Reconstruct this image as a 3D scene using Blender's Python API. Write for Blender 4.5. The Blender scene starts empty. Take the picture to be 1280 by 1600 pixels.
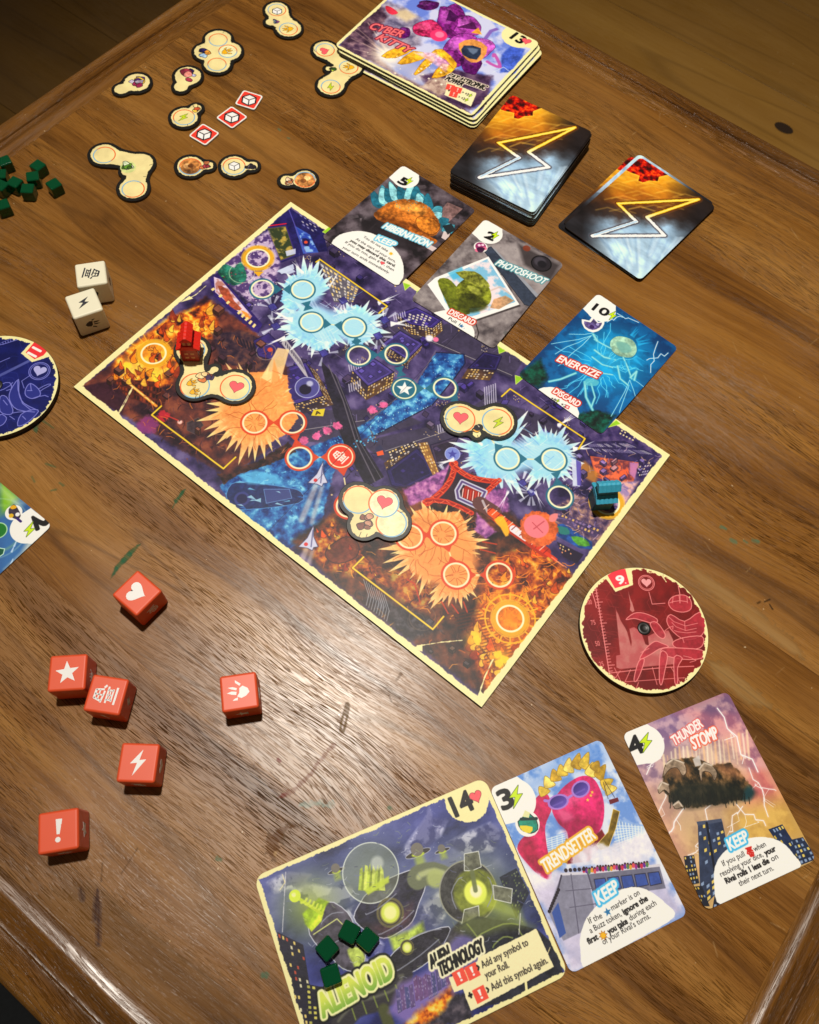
import bpy, bmesh, math, random
import numpy as np
from mathutils import Matrix, Vector
random.seed(7)
RNG = np.random.default_rng(11)
SC = bpy.context.scene
COL = SC.collection
MM = 0.001
TOP = 350.0                      # height of the tabletop above the floor, mm

# ------------------------------------------------------------------ camera, world, lamp
F_PX, TILT, ROLL, CAM_H = 1318.974, 0.4308558, 0.1457943, 435.322
cam_d = bpy.data.cameras.new('camera')
cam = bpy.data.objects.new('camera', cam_d); COL.objects.link(cam)
cam_d.sensor_fit = 'HORIZONTAL'; cam_d.sensor_width = 36.0
cam_d.lens = 36.0 * F_PX / 1280.0
cam_d.clip_start = 0.01; cam_d.clip_end = 50
cam_d.dof.use_dof = True; cam_d.dof.focus_distance = 0.470; cam_d.dof.aperture_fstop = 22
RCAM = (Matrix.Rotation(TILT, 4, 'X') @ Matrix.Rotation(ROLL, 4, 'Z'))
cam.matrix_world = Matrix.Translation((0, 0, (CAM_H + TOP) * MM)) @ RCAM
SC.camera = cam

world = bpy.data.worlds.new('World'); SC.world = world; world.use_nodes = True
bg = world.node_tree.nodes['Background']
bg.inputs[0].default_value = (1.0, 0.80, 0.55, 1); bg.inputs[1].default_value = 0.085

lamp_d = bpy.data.lights.new('ceiling_lamp', 'SPOT')              # a shaded ceiling lamp, turned a little to the right
lamp_d.energy = 208; lamp_d.color = (1.0, 0.935, 0.83); lamp_d.shadow_soft_size = 0.05
lamp_d.spot_size = math.radians(54); lamp_d.spot_blend = 1.0
lamp = bpy.data.objects.new('ceiling_lamp', lamp_d); COL.objects.link(lamp)
lamp.location = (-0.15, 0.53, 2.5)
lamp.rotation_euler = (Vector((0.20, 0.43, TOP*MM)) - lamp.location).to_track_quat('-Z', 'Y').to_euler()

SC.view_settings.view_transform = 'Standard'; SC.view_settings.look = 'None'
SC.render.filter_size = 1.05
SC.view_settings.exposure = 0.0; SC.view_settings.gamma = 1.0

# ------------------------------------------------------------------ surveying: photo measurements -> mm on the tabletop
_R3 = np.array(RCAM.to_3x3())
def survey(pts, z=0.0):
    """points measured on the photograph -> (x, y) in mm on the horizontal plane z mm above the tabletop"""
    p = np.atleast_2d(np.asarray(pts, float))
    d = np.stack([(p[:, 0] - 640) / F_PX, -(p[:, 1] - 800) / F_PX, -np.ones(len(p))], 1) @ _R3.T
    s = (z - CAM_H) / d[:, 2]
    return d[:, :2] * s[:, None]

# ------------------------------------------------------------------ small helpers
def tag(o, label=None, cat=None, group=None, kind=None):
    if label: o['label'] = label
    if cat: o['category'] = cat
    if group: o['group'] = group
    if kind: o['kind'] = kind
    return o

def empty(name, loc=(0, 0, 0), rz=0.0):
    o = bpy.data.objects.new(name, None); COL.objects.link(o)
    o.empty_display_size = 0.01
    o.location = (loc[0] * MM, loc[1] * MM, (loc[2] + TOP) * MM); o.rotation_euler = (0, 0, rz)
    return o

def mesh_obj(name, verts, faces, mats, parent=None, loc=None, rz=0.0, midx=None, smooth=False, uvs=None):
    me = bpy.data.meshes.new(name)
    me.from_pydata([(v[0] * MM, v[1] * MM, v[2] * MM) for v in verts], [], faces)
    for m in (mats if isinstance(mats, (list, tuple)) else [mats]): me.materials.append(m)
    if midx is not None: me.polygons.foreach_set('material_index', midx)
    if smooth: me.polygons.foreach_set('use_smooth', [True] * len(me.polygons))
    if uvs is not None:
        ul = me.uv_layers.new(name='print')
        for l in me.loops:
            ul.data[l.index].uv = uvs[l.vertex_index]
    me.update()
    o = bpy.data.objects.new(name, me); COL.objects.link(o)
    if parent is not None: o.parent = parent
    if loc is not None:
        o.location = (loc[0] * MM, loc[1] * MM, (loc[2] + (0 if parent is not None else TOP)) * MM)
    o.rotation_euler = (0, 0, rz)
    return o

def bm_obj(name, bm, mat, parent=None, loc=None, rz=0.0, smooth=False):
    me = bpy.data.meshes.new(name); bm.to_mesh(me); bm.free()
    for m in (mat if isinstance(mat, (list, tuple)) else [mat]): me.materials.append(m)
    if smooth: me.polygons.foreach_set('use_smooth', [True] * len(me.polygons))
    o = bpy.data.objects.new(name, me); COL.objects.link(o)
    if parent is not None: o.parent = parent
    if loc is not None:
        o.location = (loc[0] * MM, loc[1] * MM, (loc[2] + (0 if parent is not None else TOP)) * MM)
    o.rotation_euler = (0, 0, rz)
    return o

def round_rect(w, h, r, n=6):
    pts = []
    for cx, cy, a0 in ((w/2-r, h/2-r, 0), (-w/2+r, h/2-r, 90), (-w/2+r, -h/2+r, 180), (w/2-r, -h/2+r, 270)):
        for k in range(n + 1):
            a = math.radians(a0 + 90 * k / n); pts.append((cx + r*math.cos(a), cy + r*math.sin(a)))
    return pts

def slab(name, pts, z0, z1, mats, parent=None, loc=None, rz=0.0, uvbox=None, chamfer=0.0):
    """a flat board with outline pts: material 0 on top, 1 on sides and bottom; uvbox=(x0,y0,w,h) for the print"""
    n = len(pts); V = []; Fc = []; mi = []
    if chamfer:
        P = np.array(pts, float)
        t = np.roll(P, -1, 0) - np.roll(P, 1, 0); t /= np.linalg.norm(t, axis=1)[:, None] + 1e-9
        Q = P + chamfer * np.stack([-t[:, 1], t[:, 0]], 1)
        rings = [(pts, z0), (pts, z1 - chamfer), ([tuple(q) for q in Q], z1)]
    else:
        rings = [(pts, z0), (pts, z1)]
    for p, z in rings: V += [(a, b, z) for a, b in p]
    for k in range(len(rings) - 1):
        for i in range(n):
            j = (i + 1) % n; Fc.append((k*n+i, k*n+j, (k+1)*n+j, (k+1)*n+i)); mi.append(1)
    Fc.append(tuple((len(rings)-1)*n + i for i in range(n))); mi.append(0)
    Fc.append(tuple(reversed(range(n)))); mi.append(1)
    uv = None
    if uvbox: uv = [((v[0]-uvbox[0])/uvbox[2], (v[1]-uvbox[1])/uvbox[3]) for v in V]
    return mesh_obj(name, V, Fc, mats, parent, loc, rz, mi, False, uv)

def even_normals(me):
    """area-weighted corner normals: flat faces stay flat, only the rounded edges shade smoothly"""
    me.polygons.foreach_set('use_smooth', [True]*len(me.polygons)); N = [Vector((0, 0, 0)) for _ in me.vertices]
    for f in me.polygons:
        for v in f.vertices: N[v] += f.normal * f.area**2 * 1e12
    me.normals_split_custom_set_from_vertices([n.normalized() for n in N])

# ------------------------------------------------------------------ materials
def new_mat(name):
    m = bpy.data.materials.new(name); m.use_nodes = True
    nt = m.node_tree; return m, nt, nt.nodes['Principled BSDF']

def lin(c):
    c = np.asarray(c, float) / 255.0
    return tuple(np.where(c <= 0.04045, c / 12.92, ((c + 0.055) / 1.055) ** 2.4)) + (1.0,)

def plain(name, rgb, rough=0.5, spec=0.5, var=0.06, scale=400, bump=0.0, coat=0.0):
    m, nt, b = new_mat(name)
    b.inputs['Roughness'].default_value = rough
    b.inputs['Specular IOR Level'].default_value = spec
    b.inputs['Coat Weight'].default_value = coat
    tc = nt.nodes.new('ShaderNodeTexCoord'); nz = nt.nodes.new('ShaderNodeTexNoise')
    nz.inputs['Scale'].default_value = scale; nz.inputs['Detail'].default_value = 4
    nt.links.new(tc.outputs['Object'], nz.inputs['Vector'])
    mx = nt.nodes.new('ShaderNodeMix'); mx.data_type = 'RGBA'
    c = np.array(lin(rgb)); lo = c.copy(); hi = c.copy(); lo[:3] *= 1 - var; hi[:3] = np.minimum(1, hi[:3] * (1 + var))
    mx.inputs['A'].default_value = lo; mx.inputs['B'].default_value = hi
    nt.links.new(nz.outputs['Fac'], mx.inputs['Factor']); nt.links.new(mx.outputs['Result'], b.inputs['Base Color'])
    if bump:
        bp = nt.nodes.new('ShaderNodeBump'); bp.inputs['Strength'].default_value = bump; bp.inputs['Distance'].default_value = 0.0002
        nt.links.new(nz.outputs['Fac'], bp.inputs['Height']); nt.links.new(bp.outputs['Normal'], b.inputs['Normal'])
    return m

def print_mat(name, img, rough=0.42, spec=0.28, linen=0.08, lscale=2200):
    """printed paper: the painted artwork is the base colour, with a faint linen relief"""
    m, nt, b = new_mat(name)
    b.inputs['Roughness'].default_value = rough; b.inputs['Specular IOR Level'].default_value = spec
    uv = nt.nodes.new('ShaderNodeUVMap'); uv.uv_map = 'print'
    im = nt.nodes.new('ShaderNodeTexImage'); im.image = img; im.interpolation = 'Cubic'; im.extension = 'EXTEND'
    nt.links.new(uv.outputs['UV'], im.inputs['Vector']); nt.links.new(im.outputs['Color'], b.inputs['Base Color'])
    tc = nt.nodes.new('ShaderNodeTexCoord'); nz = nt.nodes.new('ShaderNodeTexNoise')
    nz.inputs['Scale'].default_value = lscale; nz.inputs['Detail'].default_value = 2
    nt.links.new(tc.outputs['Object'], nz.inputs['Vector'])
    bp = nt.nodes.new('ShaderNodeBump'); bp.inputs['Strength'].default_value = linen; bp.inputs['Distance'].default_value = 0.0002
    nt.links.new(nz.outputs['Fac'], bp.inputs['Height']); nt.links.new(bp.outputs['Normal'], b.inputs['Normal'])
    return m

# ------------------------------------------------------------------ painting toolkit (flat print only)
def resize(a, H, W):
    h, w = a.shape
    yi = np.linspace(0, h - 1.001, H); xi = np.linspace(0, w - 1.001, W)
    y0 = yi.astype(int); x0 = xi.astype(int); fy = (yi - y0)[:, None]; fx = (xi - x0)[None]
    fy = fy*fy*(3-2*fy); fx = fx*fx*(3-2*fx)
    r0 = a[y0][:, x0]*(1-fx) + a[y0][:, x0+1]*fx; r1 = a[y0+1][:, x0]*(1-fx) + a[y0+1][:, x0+1]*fx
    return r0*(1-fy) + r1*fy

def fbm(H, W, cell, octv=4, sx=1.0, sy=1.0, rng=RNG):
    out = np.zeros((H, W)); amp = 1.0; tot = 0
    for k in range(octv):
        c = max(1.5, cell / 2**k)
        out += amp * resize(rng.uniform(-1, 1, (max(3, int(H/(c*sy))+2), max(3, int(W/(c*sx))+2))), H, W)
        tot += amp; amp *= 0.55
    return out / tot * 1.6

def seg_dist(X, Y, a, b):
    ex, ey = b[0]-a[0], b[1]-a[1]; wx, wy = X-a[0], Y-a[1]
    t = np.clip((wx*ex + wy*ey) / (ex*ex + ey*ey + 1e-9), 0, 1)
    return (wx - ex*t)**2 + (wy - ey*t)**2

def poly_sdf(P, X, Y):
    d = np.full(X.shape, 1e18); ins = np.zeros(X.shape, bool); n = len(P)
    for i in range(n):
        a, b = P[i], P[(i+1) % n]
        d = np.minimum(d, seg_dist(X, Y, a, b))
        if a[1] != b[1]:
            c = (Y < max(a[1], b[1])) & (Y >= min(a[1], b[1]))
            ins ^= c & (X < (b[0]-a[0])*(Y-a[1])/(b[1]-a[1]) + a[0])
    d = np.sqrt(d); return np.where(ins, -d, d)

def smooth_pts(pts, k=5):
    P = np.asarray(pts, float); n = len(P); out = []
    for i in range(n):
        p0, p1, p2, p3 = P[i-1], P[i], P[(i+1) % n], P[(i+2) % n]
        for j in range(k):
            t = j / k
            out.append(0.5*((2*p1)+(-p0+p2)*t+(2*p0-5*p1+4*p2-p3)*t*t+(-p0+3*p1-3*p2+p3)*t**3))
    return np.array(out)

def star_pts(n=5, inner=0.42, jit=0.0, rng=None):
    o = []
    for i in range(2*n):
        r = (1.0 if i % 2 == 0 else inner) * (1 + (rng.uniform(-jit, jit) if rng is not None else 0))
        a = math.pi/2 - math.pi*i/n; o.append((r*math.cos(a), r*math.sin(a)))
    return o
def heart_pts():
    o = []
    for i in range(28):
        t = 2*math.pi*i/28
        o.append((16*math.sin(t)**3/17, (13*math.cos(t)-5*math.cos(2*t)-2*math.cos(3*t)-math.cos(4*t)+1.5)/17))
    return o
BOLT = [(0.30, 1.0), (-0.62, -0.06), (-0.08, -0.02), (-0.34, -1.0), (0.62, 0.24), (0.10, 0.20), (0.16, 0.42)]
EXCL = [[(-0.27, 1.0), (0.30, 1.0), (0.27, 0.55), (0.20, 0.48), (0.24, 0.40), (0.15, -0.28), (-0.12, -0.28)],
        [(0.24*math.cos(2*math.pi*k/14)+0.02, 0.24*math.sin(2*math.pi*k/14)-0.72) for k in range(14)]]
PAW = [[(-0.42, 0.10), (-0.10, -0.02), (0.30, 0.02), (0.52, -0.22), (0.36, -0.66), (0.05, -0.86), (-0.30, -0.62), (-0.52, -0.26)],
       [(-0.80, 0.42), (-0.60, 0.28), (-0.46, 0.02), (-0.72, 0.0)],
       [(-0.22, 0.98), (-0.02, 0.60), (-0.02, 0.18), (-0.30, 0.18), (-0.30, 0.56)],
       [(0.24, 0.98), (0.34, 0.56), (0.28, 0.20), (0.08, 0.22), (0.12, 0.60)],
       [(0.92, 0.46), (0.68, 0.42), (0.46, 0.02), (0.66, -0.06)]]
def _bar(x0, y0, x1, y1, w):
    d = math.hypot(x1-x0, y1-y0); nx, ny = -(y1-y0)/d*w/2, (x1-x0)/d*w/2
    return [(x0+nx, y0+ny), (x1+nx, y1+ny), (x1-nx, y1-ny), (x0-nx, y0-ny)]
BUZZ = [_bar(*a) for a in ((-0.75, 0.86, 0.75, 0.86, 0.20), (-0.55, 0.56, 0.55, 0.56, 0.16), (-0.42, 0.56, -0.42, 0.12, 0.17),
        (0.42, 0.56, 0.42, 0.12, 0.17), (-0.72, 0.12, 0.72, 0.12, 0.18), (0.0, 0.52, 0.0, 0.14, 0.14), (-0.4, 0.34, 0.4, 0.34, 0.12),
        (-0.80, -0.10, -0.55, -0.30, 0.20), (-0.3, -0.16, 0.75, -0.30, 0.18), (-0.42, -0.22, -0.30, -0.92, 0.18), (0.62, -0.30, 0.42, -0.95, 0.20),
        (-0.34, -0.90, 0.46, -0.92, 0.22), (-0.34, -0.56, 0.52, -0.60, 0.14), (0.10, -0.22, 0.06, -0.92, 0.15))]

_glyphs = {}
def glyph_tris(s):
    if s not in _glyphs:
        cu = bpy.data.curves.new('lettering', 'FONT'); cu.body = s; cu.size = 1.0; cu.resolution_u = 3
        o = bpy.data.objects.new('lettering', cu); me = o.to_mesh(); me.calc_loop_triangles()
        V = np.array([v.co[:2] for v in me.vertices]); T = np.array([t.vertices[:] for t in me.loop_triangles])
        o.to_mesh_clear(); bpy.data.objects.remove(o); bpy.data.curves.remove(cu)
        _glyphs[s] = (V, T)
    return _glyphs[s]
CAP = glyph_tris('H')[0][:, 1].max()

def dilate(m, r):
    out = m.copy(); R = int(math.ceil(r)); H, W = m.shape; pad = np.pad(m, R)
    for dy in range(-R, R+1):
        for dx in range(-R, R+1):
            d = math.hypot(dx, dy)
            if 0 < d <= r + 0.5:
                out = np.maximum(out, pad[R+dy:R+dy+H, R+dx:R+dx+W] * min(1, r + 0.5 - d + 0.3))
    return np.minimum(out, 1)

class Art:
    """a painted sheet w x h mm lying at pose (cx, cy, angle, z); pts are photo measurements unless mm=True (local mm)"""
    def __init__(s, w, h, ppm, pose, bg, seed=1):
        s.w, s.h, s.k, s.pose = w, h, ppm, pose
        s.W, s.H = int(round(w*ppm)), int(round(h*ppm))
        s.rng = np.random.default_rng(seed)
        s.im = np.ones((s.H, s.W, 3)) * np.array(bg, float) / 255
        s.yy, s.xx = np.mgrid[0:s.H, 0:s.W].astype(float)
        s.n1 = fbm(s.H, s.W, 1.6*ppm, 3, rng=s.rng); s.n2 = fbm(s.H, s.W, 7*ppm, 5, rng=s.rng)
        s.nf = fbm(s.H, s.W, 3, 2, rng=s.rng)
    def T(s, pts, mm=False):
        p = np.atleast_2d(np.asarray(pts, float))
        if not mm:
            c, sn = math.cos(s.pose[2]), math.sin(s.pose[2]); q = survey(p, s.pose[3]) - np.array(s.pose[:2])
            p = np.stack([q[:, 0]*c + q[:, 1]*sn, -q[:, 0]*sn + q[:, 1]*c], 1)
        return np.stack([(p[:, 0] + s.w/2) * s.k, (s.h/2 - p[:, 1]) * s.k], 1)
    def box(s, P, m):
        x0, y0 = np.floor(P.min(0) - m).astype(int); x1, y1 = np.ceil(P.max(0) + m).astype(int) + 1
        return slice(max(0, y0), min(s.H, y1)), slice(max(0, x0), min(s.W, x1))
    def put(s, sl, m, col, tex=0.0, grad=None):
        if m.size == 0: return
        if callable(col): c = col(sl)
        elif grad is not None:
            g0, g1 = s.T(grad[1], grad[3] if len(grad) > 3 else False)[0], s.T(grad[2], grad[3] if len(grad) > 3 else False)[0]; d = g1 - g0
            t = np.clip(((s.xx[sl]-g0[0])*d[0] + (s.yy[sl]-g0[1])*d[1]) / (d @ d), 0, 1)[..., None]
            c = (np.array(col)*(1-t) + np.array(grad[0])*t) / 255
        else: c = np.array(col, float) / 255
        if tex: c = np.clip(c * (1 + tex * (s.n2[sl]*0.7 + s.n1[sl]*0.6)[..., None]), 0, 1)
        m = m[..., None]; s.im[sl] = s.im[sl]*(1-m) + c*m
    def sdfmask(s, d, soft): return np.clip(0.5 - d / max(soft, 0.7), 0, 1)
    def poly(s, pts, col, a=1.0, soft=0.0, tex=0.0, rough=0.0, mm=False, sm=0, grad=None, edge=None):
        P = s.T(pts, mm)
        if sm: P = smooth_pts(P, sm)
        sf = soft*s.k; sl = s.box(P, sf + rough*s.k + 2 + (edge[1]*s.k if edge else 0))
        if s.xx[sl].size == 0: return
        d = poly_sdf(P, s.xx[sl], s.yy[sl]) + rough*s.k*(s.n1[sl] + 0.5*s.nf[sl])
        s.put(sl, s.sdfmask(d, sf)*a, col, tex, grad)
        if edge: s.put(sl, np.clip(0.5 - (np.abs(d) - edge[1]*s.k/2) / 1.0, 0, 1), edge[0])
    def line(s, pts, w, col, a=1.0, soft=0.0, closed=False, mm=False, sm=0, grad=None, rough=0.0):
        P = s.T(pts, mm)
        if sm: P = smooth_pts(P, sm) if closed else smooth_pts(P, sm)[:-sm]
        sf = soft*s.k; sl = s.box(P, w*s.k + sf + 2)
        if s.xx[sl].size == 0: return
        d = np.full(s.xx[sl].shape, 1e18)
        for i in range(len(P) if closed else len(P)-1): d = np.minimum(d, seg_dist(s.xx[sl], s.yy[sl], P[i], P[(i+1) % len(P)]))
        d = np.sqrt(d) - w*s.k/2 + (rough*s.k*s.n1[sl] if rough else 0)
        s.put(sl, s.sdfmask(d, sf)*a, col, 0, grad)
    def circ(s, c, r, col, a=1.0, soft=0.0, ring=0.0, mm=False, tex=0.0, grad=None, rough=0.0, fall=False):
        P = s.T(c, mm)[0]; sf = soft*s.k; sl = s.box(P[None], r*s.k + sf + 2)
        if s.xx[sl].size == 0: return
        d = np.hypot(s.xx[sl]-P[0], s.yy[sl]-P[1])
        if fall: m = np.clip(1 - d/(r*s.k), 0, 1)**1.5
        else:
            d = d - r*s.k + rough*s.k*(s.n1[sl] + 0.5*s.nf[sl])
            if ring: d = np.abs(d) - ring*s.k/2
            m = s.sdfmask(d, sf)
        s.put(sl, m*a, col, tex, grad)
    def frame_at(s, c, up, mm=False):
        """local frame on the sheet at photo point c whose 'up' runs along the photo direction up"""
        P = s.T(c, mm)[0]
        if mm: u = np.array([up[0], -up[1]], float)
        else: u = s.T((c[0]+up[0]*6/math.hypot(*up), c[1]+up[1]*6/math.hypot(*up)))[0] - P
        u /= np.linalg.norm(u); return P, np.array([-u[1], u[0]]), u     # right, up in sheet pixels (y down)
    def sym(s, shapes, c, size, col, up=(0, -1), mm=False, edge=None, a=1.0, sx=1.0):
        P, r, u = s.frame_at(c, up, mm)
        if isinstance(shapes[0][0], (int, float)): shapes = [shapes]
        for sh in shapes:
            Q = np.array(sh, float) * size * s.k; Q = P + Q[:, :1]*sx*r + Q[:, 1:]*u
            sl = s.box(Q, 3 + (edge[1]*s.k if edge else 0))
            if s.xx[sl].size == 0: continue
            d = poly_sdf(Q, s.xx[sl], s.yy[sl])
            if edge: s.put(sl, np.clip(0.5 - (d - edge[1]*s.k), 0, 1)*a, edge[0])
            s.put(sl, np.clip(0.5 - d, 0, 1)*a, col)
    def text(s, string, p0, p1, cap, col, bold=0.0, lines=(), shear=0.0, mm=False, grad=None, arch=0.0):
        """lettering whose baseline runs p0 -> p1; cap height in mm; lines = [(colour, width mm), ...] drawn underneath, widest first"""
        V, T = glyph_tris(string); A, B = s.T(p0, mm)[0], s.T(p1, mm)[0]
        e = B - A; L = np.linalg.norm(e); e /= L; up = np.array([e[1], -e[0]])
        x0, x1 = V[:, 0].min(), V[:, 0].max(); sc = cap*s.k / CAP
        xs = (V[:, 0]-x0)/(x1-x0); hh = V[:, 1]*sc
        Q = A + (xs*L + hh*shear)[:, None]*e + hh[:, None]*up + (arch*s.k*4*xs*(1-xs))[:, None]*up
        ext = max([w for _, w in lines] + [0])*s.k + bold*s.k + 3; sl = s.box(Q, ext)
        h, w = s.xx[sl].shape
        if h == 0 or w == 0: return
        SS = 3; mk = np.zeros((h*SS, w*SS), bool); off = np.array([sl[1].start, sl[0].start])
        q = (Q - off + 0.5) * SS
        for t in T:
            a, b, c = q[t]; mn = np.maximum(np.floor(np.minimum(np.minimum(a, b), c)), 0).astype(int)
            mxx = np.ceil(np.maximum(np.maximum(a, b), c)).astype(int) + 1
            mxx = np.minimum(mxx, [w*SS, h*SS])
            if mxx[0] <= mn[0] or mxx[1] <= mn[1]: continue
            X = np.arange(mn[0], mxx[0])[None] + 0.5; Y = np.arange(mn[1], mxx[1])[:, None] + 0.5
            den = (b[0]-a[0])*(c[1]-a[1]) - (b[1]-a[1])*(c[0]-a[0])
            if abs(den) < 1e-9: continue
            u = ((X-a[0])*(c[1]-a[1]) - (Y-a[1])*(c[0]-a[0]))/den; v = ((b[0]-a[0])*(Y-a[1]) - (b[1]-a[1])*(X-a[0]))/den
            mk[mn[1]:mxx[1], mn[0]:mxx[0]] |= (u >= -1e-3) & (v >= -1e-3) & (u+v <= 1.002)
        m = mk.reshape(h, SS, w, SS).mean((1, 3))
        if bold: m = dilate(m, bold*s.k)
        for lc, lw in lines: s.put(sl, dilate(m, lw*s.k), lc)
        s.put(sl, m, col, 0, grad)
    def clouds(s, pts, c0, c1, a=1.0, thr=0.0, width=0.6, soft=1.0, mm=False, cell=None, sx=1.0):
        """painterly patches of c1 over c0 inside pts, driven by noise"""
        P = s.T(pts, mm); sl = s.box(P, soft*s.k + 2)
        if s.xx[sl].size == 0: return
        d = poly_sdf(P, s.xx[sl], s.yy[sl]); n = s.n2[sl] if cell is None else fbm(*s.xx[sl].shape, cell*s.k, 5, sx=sx, rng=s.rng)
        t = np.clip((n - thr)/width + 0.5, 0, 1)[..., None]
        c = (np.array(c0)*(1-t) + np.array(c1)*t)/255; m = (s.sdfmask(d, soft*s.k)*a)[..., None]
        s.im[sl] = s.im[sl]*(1-m) + c*m
    def ramp(s, pts, stops, a=1.0, soft=1.0, cell=4.0, sx=1.0, bias=0.0, mm=False, gain=0.62):
        """noise-driven colour ramp (fire, rock, foliage, water)"""
        P = s.T(pts, mm); sl = s.box(P, soft*s.k + 2)
        if s.xx[sl].size == 0: return
        d = poly_sdf(P, s.xx[sl], s.yy[sl]) + 0.6*s.k*s.n1[sl]
        n = fbm(*s.xx[sl].shape, cell*s.k, 5, sx=sx, rng=s.rng)
        t = np.clip(n*gain + 0.5 + bias, 0, 1); xs = np.linspace(0, 1, len(stops)); st = np.array(stops, float)/255
        c = np.stack([np.interp(t, xs, st[:, k]) for k in range(3)], -1); m = (s.sdfmask(d, soft*s.k)*a)[..., None]
        s.im[sl] = s.im[sl]*(1-m) + c*m
    def dots(s, pts, n, r, col, a=0.9, mm=False, sz=(0.5, 1.0), el=None):
        """small dabs scattered inside pts"""
        P = s.T(pts, mm); lo, hi = P.min(0), P.max(0); k = 0
        while k < n:
            q = lo + s.rng.random(2)*(hi-lo); k += 1
            if poly_sdf(P, np.array([[q[0]]]), np.array([[q[1]]]))[0, 0] > 0: continue
            rr = r*s.rng.uniform(*sz)*s.k; sl = s.box(q[None], rr*2.5 + 2)
            if s.xx[sl].size == 0: continue
            dx, dy = s.xx[sl]-q[0], s.yy[sl]-q[1]
            if el is not None:
                ca, sa = math.cos(el[0]), math.sin(el[0]); dx, dy = dx*ca+dy*sa, (-dx*sa+dy*ca)*el[1]
            c = col[s.rng.integers(len(col))] if isinstance(col, list) else col
            s.put(sl, np.clip(0.5-(np.hypot(dx, dy)-rr), 0, 1)*a, c)
    def grid_windows(s, quad, nx, ny, col, fill=0.6, a=0.9, lit=0.7):
        """rows of little lit windows on a quadrilateral facade (photo points: tl, tr, br, bl)"""
        q = [np.array(p, float) for p in quad]
        for i in range(nx):
            for j in range(ny):
                if s.rng.random() > lit: continue
                u0, u1 = (i+0.5-fill/2)/nx, (i+0.5+fill/2)/nx; v0, v1 = (j+0.5-fill/2)/ny, (j+0.5+fill/2)/ny
                f = lambda u, v: (q[0]*(1-u)+q[1]*u)*(1-v) + (q[3]*(1-u)+q[2]*u)*v
                c = col[s.rng.integers(len(col))] if isinstance(col, list) else col
                s.poly([f(u0, v0), f(u1, v0), f(u1, v1), f(u0, v1)], c, a)
    def spikes(s, c, rx, ry, n, col, tip, seed=0, inner=0.6, a=1.0, soft=0.3):
        r = np.random.default_rng(seed); pts = []
        for i in range(n):
            a0 = 2*math.pi*(i + r.uniform(-.25, .25))/n; k = r.uniform(0.78, 1.05); h = math.pi/n*0.92
            for da, kk in ((-h, inner), (0, k)):
                pts.append((c[0] + rx*kk*math.cos(a0+da), c[1] + ry*kk*math.sin(a0+da)))
        P = s.T(pts); sl = s.box(P, 3); C = s.T(c)[0]
        d = poly_sdf(P, s.xx[sl], s.yy[sl]); R = np.linalg.norm(P - C, axis=1).max()
        t = np.clip(np.hypot(s.xx[sl]-C[0], s.yy[sl]-C[1])/R, 0, 1)[..., None]**1.6
        cc = np.array(col)/255*(1-t) + np.array(tip)/255*t; cc = np.clip(cc*(1 + 0.10*s.n1[sl][..., None]), 0, 1)
        m = (s.sdfmask(d, soft*s.k)*a)[..., None]; s.im[sl] = s.im[sl]*(1-m) + cc*m
    def strokes(s, pts, n, l, w, cols, ang=None, jit=0.3, a=0.8, bend=0.0):
        """many short brush strokes inside pts (photo points); ang = direction on the photo, None = any"""
        P = np.asarray(pts, float); lo, hi = P.min(0), P.max(0); r = s.rng
        for k in range(n):
            q = lo + r.random(2)*(hi-lo)
            if poly_sdf(P, np.array([[q[0]]]), np.array([[q[1]]]))[0, 0] > 0: continue
            t = r.uniform(0, 6.28) if ang is None else (ang[r.integers(len(ang))] if isinstance(ang, (list, tuple)) else ang) + r.uniform(-jit, jit)
            h = l*r.uniform(0.35, 1.0); d = np.array((math.cos(t), math.sin(t)))*h; nn = np.array((-d[1], d[0]))*bend*r.uniform(-1, 1)
            s.line([q-d, q+nn, q+d], w*r.uniform(0.5, 1.2), cols[r.integers(len(cols))], a)
    def boxes(s, pts, n, size, cols, line=(30, 26, 40), ang=(-0.65, 0.62), a=0.9):
        """little slabs with an inked outline (rubble, roofs, machines)"""
        P = np.asarray(pts, float); lo, hi = P.min(0), P.max(0); r = s.rng
        for k in range(n):
            q = lo + r.random(2)*(hi-lo)
            if poly_sdf(P, np.array([[q[0]]]), np.array([[q[1]]]))[0, 0] > 0: continue
            u = np.array((math.cos(ang[0]), math.sin(ang[0])))*size*r.uniform(.3, 1); v = np.array((math.cos(ang[1]), math.sin(ang[1])))*size*r.uniform(.3, 1); h = np.array((0, -size*r.uniform(0.1, 0.7)))
            c = np.array(cols[r.integers(len(cols))], float)
            s.poly([q, q+u, q+u+h, q+h], tuple(c*0.7), a, 0, 0.15, edge=(line, 0.25)); s.poly([q, q-v, q-v+h, q+h], tuple(c*0.5), a, 0, 0.15, edge=(line, 0.25)); s.poly([q+h, q+u+h, q+u-v+h, q-v+h], tuple(np.minimum(255, c*1.15)), a, 0, 0.15, edge=(line, 0.25))
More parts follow.
